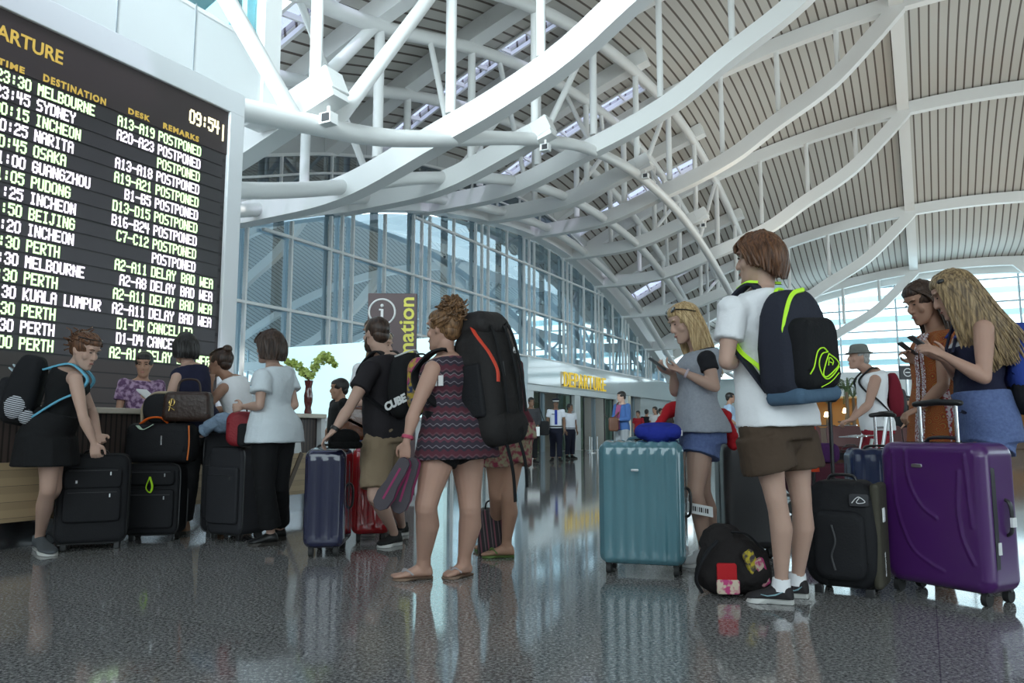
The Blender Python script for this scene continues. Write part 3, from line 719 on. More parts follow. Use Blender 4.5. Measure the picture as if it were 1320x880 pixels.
def pedestal_sign(px, py, Y, w, h, label):
    c = W(px, py, Y); b0 = Vector((c.x, c.y, 0)); t = thing('hanging_sign', b0, label, 'sign')
    m = MB(); m.obox(c, Vector((w/2, 0, 0)), Vector((0, .04, 0)), DZ*(h/2)); m.build('panel', darkm, t, bevel=.01)
    m = MB(); q = c-Vector((0, .045, 0)); pts = [q+Vector((math.cos(a)*h*.28, 0, math.sin(a)*h*.28)) for a in [2*math.pi*k/24 for k in range(25)]]
    m.tube(pts, .012, 6, caps=False); m.obox(q+DZ*-.0, Vector((w*.16, 0, 0)), Vector((0, .004, 0)), DZ*.012); m.build('symbol', wsm, t)
    m = MB(); m.tube([b0, Vector((c.x, c.y, c.z-h/2))], .04, 10); m.build('post', steel, t)
    m = MB(); m.tube([b0, b0+DZ*.03], .25, 20); m.build('base', steel, t)
pedestal_sign(1169, 480, 19, .36, .34, 'small black sign with a white ring symbol behind the phone girls')
# potted palms
frond_m = mat('palm_green', (.10, .15, .06), .6)
def palm(px, Y, ztop, label, n=13, seed=1):
    c = W(px, 557, Y); b0 = Vector((c.x, c.y, 0)); rg = random.Random(seed); t = thing('potted_palm', b0, label, 'plant', 'potted palms by the cafe')
    m = MB(); m.tube([b0, b0+DZ*.05, b0+DZ*.55], [.2, .24, .32], 18); m.build('pot', mat('planter_grey', (.22, .21, .2), .6), t)
    m = MB(); m.tube([b0+DZ*.5, b0+DZ*(ztop-.5)], [.07, .05], 8); m.build('trunk', mat('palm_trunk', (.16, .11, .07), .8), t)
    f = MB()
    for i in range(n):
        a = 2*math.pi*i/n+rg.uniform(-.2, .2); L = rg.uniform(.7, 1.0); d = Vector((math.cos(a), math.sin(a), 0)); s = Vector((-math.sin(a), math.cos(a), 0))
        top = b0+DZ*(ztop-.5)
        pts = spline([top, top+d*L*.35+DZ*.38, top+d*L*.75+DZ*.33, top+d*L+DZ*rg.uniform(-.2, .1)], 5)
        f.tube(pts, .012, 5)
        for k in range(2, len(pts)):
            for sg in (-1, 1):
                q = pts[k]; e = q+s*sg*.20*(1-.5*k/len(pts))+d*.10-DZ*.07
                f.add([q-d*.02, e, q+d*.035], [(0, 1, 2)])
    o = f.build('fronds', frond_m, t, smooth=False)
palm(1094, 24, 2.55, 'potted palm in front of the white cafe fascia', seed=2)
palm(1102, 27, 2.5, 'potted palm just right of the nearer palm by the cafe', seed=5)
# ================================================================ PEOPLE: builders
def skin_mat(name, c): return mat(name, c, .55, spec=.35, sss=.06, noise=(14, .45, tuple(x*.95 for x in c)))
SK_FAIR = skin_mat('skin_fair', (.52, .335, .262)); SK_TAN = skin_mat('skin_tan', (.40, .225, .155)); SK_BROWN = skin_mat('skin_brown', (.22, .12, .078)); SK_RED = skin_mat('skin_ruddy', (.48, .285, .215))
EYE = mat('eye_dark', (.025, .018, .015), .25); LIP = mat('lip', (.36, .13, .11), .5)
def hair_mat(name, c1, c2):
    if name in MATS: return MATS[name]
    m = bpy.data.materials.new(name); m.use_nodes = True; nt = m.node_tree; b = nt.nodes['Principled BSDF']; b.inputs['Roughness'].default_value = .42
    b.inputs['Specular IOR Level'].default_value = .4
    tc = nt.nodes.new('ShaderNodeTexCoord'); mp = nt.nodes.new('ShaderNodeMapping'); mp.inputs['Scale'].default_value = (60, 60, 5)
    n = nt.nodes.new('ShaderNodeTexNoise'); n.inputs['Scale'].default_value = 1.6; n.inputs['Detail'].default_value = 3
    r = nt.nodes.new('ShaderNodeValToRGB'); r.color_ramp.elements[0].position = .35; r.color_ramp.elements[1].position = .68
    r.color_ramp.elements[0].color = (*c1, 1); r.color_ramp.elements[1].color = (*c2, 1)
    nt.links.new(tc.outputs['Object'], mp.inputs[0]); nt.links.new(mp.outputs[0], n.inputs['Vector']); nt.links.new(n.outputs['Fac'], r.inputs[0]); nt.links.new(r.outputs[0], b.inputs['Base Color'])
    bp = nt.nodes.new('ShaderNodeBump'); bp.inputs['Strength'].default_value = .35; bp.inputs['Distance'].default_value = .01
    nt.links.new(n.outputs['Fac'], bp.inputs['Height']); nt.links.new(bp.outputs[0], b.inputs['Normal'])
    MATS[name] = m; return m
H_BLACK = hair_mat('hair_black', (.010, .009, .009), (.03, .026, .024)); H_BROWN = hair_mat('hair_brown', (.06, .026, .014), (.19, .085, .042)); H_DARK = hair_mat('hair_dark_brown', (.022, .013, .010), (.075, .042, .028))
H_BLOND = hair_mat('hair_blond', (.30, .19, .085), (.62, .45, .24)); H_DBLOND = hair_mat('hair_dark_blond', (.10, .062, .032), (.42, .29, .15)); H_GREY = hair_mat('hair_grey', (.25, .24, .23), (.5, .49, .47)); H_CURL = hair_mat('hair_auburn', (.07, .034, .016), (.29, .155, .07))
def cloth(name, c, noise=None, rough=.85, bump=(28, .25)): return mat(name, c, rough, spec=.25, noise=noise, bump=bump)

MALE = [(-.24, .10, .085, -.015), (-.12, .165, .112, -.015), (.05, .168, .118, -.012), (.25, .150, .108, 0), (.42, .145, .102, .006), (.60, .160, .110, .008), (.78, .172, .116, .004), (.90, .165, .100, -.012), (.98, .105, .075, -.02), (1.05, .062, .060, -.015)]
FEM = [(-.24, .10, .09, -.015), (-.12, .172, .118, -.018), (.05, .172, .120, -.015), (.25, .142, .102, .0), (.40, .126, .092, .006), (.56, .134, .100, .010), (.70, .146, .118, .018), (.82, .148, .105, .008), (.92, .140, .085, -.012), (.98, .090, .066, -.018), (1.05, .055, .054, -.012)]
HEADP = [(-.118, .012, .078, .045), (-.112, .030, .089, .022), (-.095, .046, .093, -.01), (-.070, .056, .0895, -.045), (-.042, .063, .088, -.072), (-.012, .0695, .084, -.088), (.012, .0715, .079, -.096), (.036, .0735, .0885, -.100), (.062, .0735, .0865, -.101), (.086, .065, .072, -.091), (.104, .047, .048, -.068), (.114, .027, .024, -.040), (.118, .010, .004, -.016)]
class Person:
    pass
def vlerp(a, b, t): return a+(b-a)*t
def tab(T, t):
    if t <= T[0][0]: return T[0][1:]
    for i in range(len(T)-1):
        if t <= T[i+1][0]:
            k = (t-T[i][0])/(T[i+1][0]-T[i][0]); return tuple(T[i][j]+(T[i+1][j]-T[i][j])*k for j in (1, 2, 3))
    return T[-1][1:]
def torso_ring(P, t, ew=0, ed=0, n=28, drop=None, flare=0):
    """a cross-section of the trunk at height share t (0 hips, 1 neck base); t below 0 hangs straight down"""
    w, d, fo = tab(P.prof, max(t, -.10)) if drop else tab(P.prof, t)
    w = w*P.s*P.fat; d = d*P.s*P.fat
    if t >= 0:
        c = P.spine(t); L = (P.Lh*(1-t)+P.Ls*t).normalized(); up = (P.spine(min(t+.05, 1.05))-P.spine(max(t-.05, 0))).normalized()
    else:
        c = P.H+P.updir0*(t*P.tl); L = P.Lh; up = P.updir0
    F = L.cross(up).normalized(); L = up.cross(F).normalized()*1.0
    c = c+F*fo*P.s; w += ew; d += ed
    out = []
    for k in range(n):
        a = 2*math.pi*k/n; ca, sa = math.cos(a), math.sin(a); e = 2/2.4
        out.append(c+L*w*math.copysign(abs(ca)**e, ca)+F*d*math.copysign(abs(sa)**e, sa))
    return out
def head_rings(P, grow=0, z0=-1, n=30):
    out = []
    for z, w, f, b in HEADP:
        if z < z0: continue
        cy = (f+b)/2; hd = (f-b)/2+grow; w2 = w+grow; zz = z+(grow if z > 0 else 0)*max(0, z)/.118
        ring = []
        for k in range(n):
            a = 2*math.pi*k/n; ca, sa = math.cos(a), math.sin(a)
            nar = 1-.16*max(0, sa)**2 if z < .05 else 1
            ring.append(P.hp(ca*w2*nar, cy+sa*hd, zz))
        out.append(ring)
    return out
def arm_pts(P, a, b, c, n=5):
    """shoulder-elbow-wrist with a gentle bend at the elbow"""
    pts = [vlerp(a, b, k/n) for k in range(n)]+[vlerp(b, c, k/n) for k in range(n+1)]
    return pts
def hand(m, wr, d, pn, side, curl=.5, s=1.0, spread=.12, thumb=.5, fingers=None):
    """palm, four unequal bent fingers and a thumb leaving the side of the palm; pn = way the palm faces"""
    d = d.normalized(); side = (side-d*side.dot(d)).normalized(); pn0 = d.cross(side); pn = pn0 if pn0.dot(pn) > 0 else -pn0
    k = s
    rings = []
    for t, w, h in ((-.012, .021, .017), (.015, .027, .016), (.045, .037, .0145), (.075, .041, .0125), (.092, .038, .010)):
        c = wr+d*t*k
        rings.append([c+side*math.cos(a)*w*k+pn*math.sin(a)*h*k for a in [2*math.pi*i/14 for i in range(14)]])
    m.loft(rings)
    for i, (x, L, r) in enumerate(((.030, .070, .0083), (.010, .078, .0086), (-.011, .072, .0083), (-.031, .056, .0074))):
        cv = curl if fingers is None else fingers[i]
        p = wr+d*.088*k+side*x*k; dr = (d+side*x/.03*spread).normalized(); pts = [p-dr*.015*k, p]; ang = 0
        for seg, bend in ((.44, 52), (.31, 62), (.25, 42)):
            ang += R(bend)*cv
            p = p+(dr*math.cos(ang)+pn*math.sin(ang))*L*seg*k; pts.append(p)
        m.tube(pts, [r*1.05*k, r*1.05*k, r*k, r*.95*k, r*.8*k], 8, rnd=True)
    b0 = wr+d*.022*k+side*.024*k; t1 = b0+(d*.55+side*.75+pn*.25*thumb).normalized()*.040*k; t2 = t1+(d*.85+side*(.45-.5*thumb)+pn*.55*thumb).normalized()*.032*k; t3 = t2+(d*.9+side*(.2-.7*thumb)+pn*.55*thumb).normalized()*.026*k
    m.tube([b0, t1, t2, t3], [.0145*k, .0115*k, .0098*k, .0080*k], 8, rnd=True)
def foot_rings(heel, toe, W_=1.0, grow=0, z0=0.0):
    d = toe-heel; L = d.length; d.normalize(); sd = d.cross(DZ).normalized(); out = []
    for t, w, h in ((-.03, .014, .03), (.0, .026, .055), (.08, .034, .075), (.22, .036, .082), (.38, .037, .070), (.55, .043, .050), (.72, .049, .036), (.86, .046, .027), (.96, .034, .020), (1.02, .014, .014)):
        c = heel+d*t*L
        out.append([c+sd*math.cos(a)*(w*W_+grow)+DZ*(z0+(h+grow)*(.5+.5*math.sin(a))) for a in [2*math.pi*k/16 for k in range(16)]])
    return out
def person(label, J, D, f, head_f, sex='f', s=1.0, fat=1.0, skin=SK_FAIR, vox=.0062, hands=None, feet='shoe', shoe=None, hair=None, head_s=1.0, base=None, roll=0.0,
           group=None, legs=True, leg_r=1.0, name='person', bald=False, up=None):
    """J: joints as (px, py, depth offset) or Vectors. f: way the chest faces (x, y); head_f: way the face looks (x, y, z)"""
    P = Person(); P.s = s; P.fat = fat; P.prof = MALE if sex == 'm' else FEM
    q = {}
    for k, v in J.items():
        if k.startswith('foot'): q[k] = tuple(FL(*a) if len(a) == 2 else Vector(a) for a in v)
        else: q[k] = v.copy() if isinstance(v, Vector) else W(v[0], v[1], D+v[2])
    P.J = q
    F = Vector((f[0], f[1], 0)).normalized()
    P.F = F; P.H = (q['hipl']+q['hipr'])/2; P.N = q['neck']
    Lf = DZ.cross(F)             # person's left
    P.Lh = (q['hipl']-q['hipr']); P.Lh = (P.Lh.normalized()+Lf*1.5).normalized(); P.Ls = (q['shl']-q['shr']); P.Ls = (P.Ls.normalized()+Lf*.8).normalized()
    P.tl = (P.N-P.H).length; P.updir0 = (DZ*1.0+(P.N-P.H).normalized()*.35).normalized()
    ctl = [P.H-P.updir0*.1, P.H, vlerp(P.H, P.N, .35)+F*.012, vlerp(P.H, P.N, .7)-F*.012, P.N, P.N+(q['head']-P.N)*.4]
    sp = spline(ctl, 16)
    def spine(t):
        x = 16+max(-.3, min(t, 1.2))*48; i = int(max(0, min(x, len(sp)-2))); return vlerp(sp[i], sp[i+1], x-i)
    P.spine = spine
    b = base if base is not None else ((q['footl'][0]+q['footr'][0]+q['footl'][1]+q['footr'][1])/4 if 'footl' in q else Vector((P.H.x, P.H.y, 0)))
    b = Vector((b.x, b.y, 0))
    P.o = thing(name, b, label, 'person', group)
    # head frame
    hf = Vector(head_f).normalized(); upv = Vector(up) if up else DZ
    hr = hf.cross(upv).normalized(); hu = hr.cross(hf).normalized()
    if roll: rot = Quaternion(hf, roll); hr = rot @ hr; hu = rot @ hu
    hc = q['head']; hs = head_s*s
    P.hr, P.hf, P.hu, P.hc, P.hs = hr, hf, hu, hc, hs
    P.hp = lambda x, y, z: hc+hr*x*hs+hf*y*hs+hu*z*hs
    m = MB()
    m.loft([torso_ring(P, t, -.006 if t < .3 else 0, -.006 if t < .3 else 0) for t in (-.24, -.18, -.12, -.05, .05, .15, .25, .34, .42, .5, .58, .66, .74, .82, .88, .93, .98, 1.05)])
    # neck and head
    m.tube([P.N-(q['head']-P.N)*.15, vlerp(P.N, P.hp(0, -.02, -.085), .5), P.hp(0, -.018, -.075), P.hp(0, -.02, -.03)], [.062*s, (.050 if sex == 'f' else .058)*s, (.047 if sex == 'f' else .055)*s, .045*s], 16)
    m.loft(head_rings(P))
    m.tube([P.hp(0, .078, .030), P.hp(0, .090, .010), P.hp(0, .1035, -.016), P.hp(0, .104, -.026)], [.0065*hs, .0085*hs, .0115*hs, .0095*hs], 10, rnd=True)
    m.ell(P.hp(.010, .091, -.026), .0085*hs); m.ell(P.hp(-.010, .091, -.026), .0085*hs)
    m.ell(P.hp(0, .0885, -.052), (.020*hs, .0085*hs, .0065*hs), (hr, hf, hu)); m.ell(P.hp(0, .0875, -.0665), (.018*hs, .0090*hs, .0075*hs), (hr, hf, hu)); m.ell(P.hp(0, .083, -.100), (.020*hs, .014*hs, .014*hs), (hr, hf, hu))
    for sd in (-1, 1):
        m.ell(P.hp(sd*.033, .080, .042), (.021*hs, .0085*hs, .0065*hs), (hr, hf, hu)); m.ell(P.hp(sd*.040, .060, -.022), (.021*hs, .016*hs, .024*hs), (hr, hf, hu))
        m.ell(P.hp(sd*.073, -.012, -.002), (.0085*hs, .019*hs, .031*hs), (hr, (hf-hu*.15+hr*sd*-.3).normalized(), (hu+hf*-.15).normalized()))
    # arms
    mw = 1.0 if sex == 'm' else .88
    for sd, sg in (('l', 1), ('r', -1)):
        sh, el, wr = q['sh'+sd], q['el'+sd], q['wr'+sd]
        m.ell(sh, .052*s*mw*fat)
        inner = vlerp(sh, P.spine(.84), .45)
        m.tube([inner, sh], [.06*s*mw, .052*s*mw*fat], 14)
        m.tube([vlerp(sh, el, t) for t in (0, .25, .5, .8, 1)], [r*s*mw*fat for r in (.050, .050, .046, .038, .036)], 14, rnd=True)
        m.tube([vlerp(el, wr, t) for t in (0, .22, .5, .8, 1)], [r*s*mw for r in (.036*fat, .041*fat, .036, .027, .024)], 14, rnd=True)
        hd_ = (hands or {}).get(sd)
        fd = (wr-el).normalized()
        if hd_ is None: hd_ = dict()
        dvec = Vector(hd_['d']).normalized() if 'd' in hd_ else fd
        pnv = Vector(hd_.get('pn', tuple(-P.Ls*sg))); sdv = Vector(hd_.get('side', tuple(F)))
        m.tube([vlerp(el, wr, .9), wr, wr+dvec*.02*s], [.025*s*mw, .024*s*mw, .022*s*mw], 12)
        hand(m, wr, dvec, pnv, sdv, hd_.get('curl', .45), s*(.98 if sex == 'm' else .90), hd_.get('spread', .10), hd_.get('thumb', .5), hd_.get('fingers'))
    # legs
    if legs:
        lr = leg_r*(1.0 if sex == 'f' else .97)
        for sd in 'lr':
            hp_, kn = q['hip'+sd], q['kn'+sd]; heel, toe = q['foot'+sd]; d = (toe-heel).normalized()
            an = heel+d*.045+DZ*.085; q['an'+sd] = an
            dn = (kn-hp_).normalized(); back = -(toe-heel).normalized()
            m.tube([hp_-dn*.02, vlerp(hp_, kn, .2), vlerp(hp_, kn, .5), vlerp(hp_, kn, .82), kn], [.084*s*lr, .089*s*lr, .075*s*lr, .056*s*lr, .052*s*lr], 16, rnd=True)
            m.tube([kn, vlerp(kn, an, .12)+back*.006, vlerp(kn, an, .32)+back*.014, vlerp(kn, an, .62)+back*.006, vlerp(kn, an, .88), an-DZ*.02], [.051*s*lr, .050*s*lr, .055*s*lr, .043*s*lr, .033*s*lr, .034*s*lr], 16, rnd=True)
            if feet == 'bare':
                m.loft(foot_rings(heel, toe, .95, z0=.012))
                sdv = d.cross(DZ)
                sgn = 1 if sd == 'l' else -1
                for i, (x, L, r) in enumerate(((.030, .03, .0125), (.012, .03, .009), (-.003, .022, .0085), (-.017, .012, .008), (-.030, 0, .0075))):
                    p = toe+sdv*x*sgn-d*.03; m.tube([p-d*.02+DZ*.026, p+d*L+DZ*.022], [r, r*.95], 8, rnd=True)
            else: m.tube([an, heel+d*.06+DZ*.03], [.036*s, .034*s], 12)
    P.body = m.build('body', skin, P.o, remesh=vox, sm=2)
    # face marks
    ml = MB()
    ml.ell(P.hp(0, .0945, -.0585), (.019*hs, .0055*hs, .0058*hs), (hr, hf, hu)); ml.build('mouth', LIP, P.o)
    for sd in (-1, 1):
        ml = MB(); ml.ell(P.hp(sd*.031, .0825, .016), (.0115*hs, .0045*hs, .0038*hs), (hr, (hf+hr*sd*.25).normalized(), hu)); ml.build('eye', EYE, P.o)
        if hair is not None:
            ml = MB(); ml.tube([P.hp(sd*.014, .0905, .038), P.hp(sd*.032, .0890, .043), P.hp(sd*.049, .0795, .038)], [.0022*hs, .0030*hs, .0014*hs], 8); ml.build('eyebrow', hair, P.o)
    if shoe and feet == 'shoe' and legs:
        for sd in 'lr': make_shoe(P, *q['foot'+sd], *shoe)
    return P
def make_shoe(P, heel, toe, upper, sole, ankle=True, white=None):
    m = MB(); m.loft(foot_rings(heel, toe, 1.06, .006, z0=.014))
    if ankle: m.tube([heel+(toe-heel).normalized()*.045+DZ*.05, heel+(toe-heel).normalized()*.04+DZ*.105], [.046, .043], 14)
    o = m.build('shoe', upper, P.o, remesh=.006, sm=3)
    s = MB(); r = foot_rings(heel, toe, 1.12, .004); s.loft([[Vector((p.x, p.y, 0.002 if p.z < .02 else min(p.z, .024))) for p in g] for g in r]); s.build('sole', sole, o)
    if white:
        d = (toe-heel).normalized(); L = (toe-heel).length; sd = d.cross(DZ)
        for sg in (-1, 1):
            c = MB(); pts = [heel+d*L*t+sd*sg*(w+.010)+DZ*z for t, w, z in ((.18, .036, .062), (.35, .038, .046), (.52, .042, .040), (.66, .0465, .046))]
            c.tube(pts, [.003, .008, .006, .003], 8, flat=.5); c.build('side_mark', white, o)
    return o
# ---- clothing
def shirt(P, m_, ease=.014, hem=-.12, sleeve=.5, top=.97, flare=.0, sl_ease=.016, name='shirt', vox=.010, disp=(.09, .012), extra=None, straps=None):
    m = MB(); ts = []
    t = hem
    while t < top-.03: ts.append(t); t += .07
    ts.append(top)
    rings = []
    for t in ts:
        k = max(0, (.35-t)/.5); rings.append(torso_ring(P, t, ease*P.s+flare*k, ease*P.s+flare*k*.8, drop=True))
    m.loft(rings)
    if sleeve:
        for sd in 'lr':
            sh, el, wr = P.J['sh'+sd], P.J['el'+sd], P.J['wr'+sd]
            inner = vlerp(sh, P.spine(.82), .55); mw = (1.0 if P.prof is MALE else .88)*P.fat
            if sleeve <= 1:
                e = vlerp(sh, el, sleeve)
                m.tube([inner, sh, vlerp(sh, e, .5), e], [.068*P.s*mw, .057*P.s*mw+sl_ease, .054*P.s*mw+sl_ease, .053*P.s*mw+sl_ease*1.3], 16)
                m.ell(sh, .056*P.s*mw+sl_ease*.9)
            else:
                e = vlerp(el, wr, min(sleeve-1, 1))
                m.tube([inner, sh, vlerp(sh, el, .5), el], [.068*P.s*mw, .058*P.s*mw+sl_ease, .052*P.s*mw+sl_ease, .044*P.s*mw+sl_ease], 16, rnd=True)
                m.tube([el, vlerp(el, e, .5), e], [.044*P.s*mw+sl_ease, .042*P.s*mw+sl_ease*.8, .034*P.s*mw+sl_ease*.7], 16)
                m.ell(sh, .056*P.s*mw+sl_ease*.9)
    if extra: extra(m)
    return m.build(name, m_, P.o, remesh=vox, sm=3, disp=disp)
def leg_wear(P, m_, length, ease=.018, flare=.012, waist=.16, name='shorts', vox=.009, wease=.006, disp=(.08, .012)):
    """shorts or trousers; length 0..1 thigh share, 1..2 to the ankle"""
    m = MB()
    m.loft([torso_ring(P, t, e_*P.s, e_*P.s, drop=True) for t, e_ in ((-.16, ease*.8), (-.08, ease*.75), (0, ease*.6), (.06, max(.008, ease*.4)), (waist, wease))])
    m.ell(P.H-P.updir0*.09*P.s+P.F*.0, ((.155+ease*.5)*P.s, (.105+ease*.5)*P.s, .105*P.s), (P.Lh, P.F, DZ))
    for sd in 'lr':
        hp_, kn, an = P.J['hip'+sd], P.J['kn'+sd], P.J['an'+sd]
        m.ell(hp_-DZ*.05, (.088+ease*.5)*P.s)
        if length <= 1:
            e = vlerp(hp_, kn, length); r1 = .092*(1-length)+.056*length
            m.tube([hp_-DZ*.07, vlerp(hp_-DZ*.07, e, .5), e], [(.092+ease)*P.s, (.092+ease)*P.s, (r1+ease+flare+.012)*P.s], 18)
        else:
            e = vlerp(kn, an, length-1)
            m.tube([hp_-DZ*.07, vlerp(hp_, kn, .5), kn], [(.092+ease)*P.s, (.080+ease)*P.s, (.056+ease)*P.s], 18, rnd=True)
            m.tube([kn, vlerp(kn, e, .35), e], [(.056+ease)*P.s, (.056+ease)*P.s, (.040+ease+flare)*P.s], 18)
    return m.build(name, m_, P.o, remesh=vox, sm=2, disp=disp)
def skirt(P, m_, hem_z, ease=.02, flare=.05, waist=.2, name='skirt', off=None, vox=.009):
    m = MB(); rings = [torso_ring(P, t, ease*.6, ease*.6, drop=True) for t in (waist, .1, 0)]
    last = torso_ring(P, -.08, ease, ease, drop=True); c = sum(last, Vector())/len(last)
    n = 5; off = Vector(off) if off else Vector()
    for i in range(n+1):
        k = i/n; z = c.z+(hem_z-c.z)*k
        rings.append([Vector((c.x, c.y, 0))+off*k+Vector((p.x-c.x, p.y-c.y, 0))*(1+flare*k/.17)+DZ*(z+(p.z-c.z)*(1-k))+Vector((math.cos(9*j/len(last)*6.28), math.sin(9*j/len(last)*6.28), 0))*.010*k for j, p in enumerate(last)])
    m.loft(rings[::-1])
    return m.build(name, m_, P.o, remesh=vox, sm=2)
# ---- hair
def hair_cap(m, P, front=.075, low=-.03, puff=1.0):
    """skull cap of hair with a hairline and cleared ears"""
    ax = (P.hr, P.hf, P.hu); s = P.hs
    m.ell(P.hp(0, -.026, .036), (.0815*s*puff, .0985*s*puff, .0915*s*puff), ax, 22, 14)
    m.ell(P.hp(0, .012, front), (.069*s, .073*s, .052*s), ax, 20, 12)
    if low < 0: m.ell(P.hp(0, -.060, low+.01), (.066*s, .052*s, .062*s), ax, 18, 10)
def strands(m, P, guides, n=40, r=.006, jit=.012, seed=1, taper=.35, seg=4):
    """guides: lists of head-space points; strands follow blends of neighbouring guides"""
    rg = random.Random(seed); s = P.hs
    for _ in range(n):
        x = rg.random()*(len(guides)-1); i = int(min(x, len(guides)-2)); k = x-i
        L = min(len(guides[i]), len(guides[i+1])); pts = []
        jx, jy, jz = (rg.uniform(-jit, jit) for _ in range(3)); ph = rg.uniform(0, 6.28)
        for j in range(L):
            a, b = guides[i][j], guides[i+1][j]; g = j/(L-1)
            w = math.sin(ph+g*7)*jit*.45*g
            pts.append(P.hp(*(a[c]+(b[c]-a[c])*k+(jx, jy, jz)[c]*(.25+.75*g)+(w if c < 2 else 0) for c in range(3))))
        pts = spline(pts, seg); N = len(pts)
        m.tube(pts, [r*s*(1-.15*abs(2*q/N-1))*(1 if q < N*.7 else 1-(1-taper)*(q/N-.7)/.3) for q in range(N)], 6, flat=.7)
def stand(px, py, H, f, D=None, arms='down', lean=0, stride=0, z0=0):
    """joints of a figure standing upright with feet at a floor pixel"""
    g = FL(px, py) if not isinstance(px, Vector) else px
    F = Vector((f[0], f[1], 0)).normalized(); L = DZ.cross(F); s = H/1.72
    J = {}
    def at(l, fw, z): return g+L*l*s+F*fw*s+DZ*z*s
    J['head'] = at(0, .02+lean*.9, 1.605); J['neck'] = at(0, -.01+lean*.8, 1.44)
    for k, sg in (('l', 1), ('r', -1)):
        J['sh'+k] = at(sg*.185, lean*.75, 1.385); J['hip'+k] = at(sg*.085, 0, .90); st = stride*sg
        J['kn'+k] = at(sg*.09, .02+st*.55, .48); h = at(sg*.09, -.07+st, 0); J['foot'+k] = (Vector((h.x, h.y, 0)), Vector((h.x, h.y, 0))+(F*.97+L*sg*.2).normalized()*.25*s)
        if arms == 'down': J['el'+k] = at(sg*.235, -.02, 1.10); J['wr'+k] = at(sg*.225, .07, .86)
        elif arms == 'front': J['el'+k] = at(sg*.23, .03, 1.10); J['wr'+k] = at(sg*.09, .25, 1.08)
        elif arms == 'phone': J['el'+k] = at(sg*.23, .02, 1.10); J['wr'+k] = at(sg*.07, .26, 1.22)
        elif arms == 'low': J['el'+k] = at(sg*.225, .0, 1.10); J['wr'+k] = at(sg*.10, .20, .93)
    return J
def foot_of(J): return J
# ================================================================ LUGGAGE: builders
blackf = cloth('black_nylon', (.012, .012, .014), rough=.7, bump=(90, .12)); blackp = mat('black_plastic', (.015, .015, .016), .35); rubber = mat('rubber', (.02, .02, .02), .7)
chrome = mat('chrome', (.75, .76, .78), .18, metal=1); zipm = mat('zip_grey', (.035, .035, .038), .5)
def yaw_ax(yaw):
    a = R(yaw); return Vector((math.cos(a), math.sin(a), 0)), Vector((-math.sin(a), math.cos(a), 0)), DZ   # right, away from the viewer, up
def wheel_set(t, c, ax, w, d, spinner=True, r=.032):
    for i in (-1, 1):
        for j in ((-1, 1) if spinner else (1,)):
            p = c+ax[0]*i*(w/2-.055)+ax[1]*j*(d/2-.045)+DZ*r
            m = MB(); m.tube([p-ax[0]*.014, p+ax[0]*.014], r, 16); o = m.build('wheel', rubber, t)
            q = MB(); q.obox(p+DZ*(r*1.05), ax[0]*.019, ax[1]*.016, DZ*.018); q.build('wheel_fork', blackp, o, bevel=.005)
def arch_handle(m, a, b, up, r=.011, flat=.7):
    mid = (a+b)/2+up; m.tube(spline([a, vlerp(a, b, .12)+up*.8, mid, vlerp(a, b, .88)+up*.8, b], 5), r, 8, flat=flat)
def telescopic(t, c, ax, sep, z0, z1, back, pole=chrome, grip=blackp, shift=0):
    for i in (-1, 1):
        p = c+ax[0]*(i*sep/2+shift)+ax[1]*back; m = MB(); m.tube([p+DZ*z0, p+DZ*z1], .0105, 10); m.build('pole', pole, t)
    a = c+ax[0]*(-sep/2-.02+shift)+ax[1]*back+DZ*z1; b = c+ax[0]*(sep/2+.02+shift)+ax[1]*back+DZ*z1
    m = MB(); m.tube([a, vlerp(a, b, .5)+DZ*.008, b], [.019, .022, .019], 12, rnd=True, flat=.8); m.build('grip', grip, t)
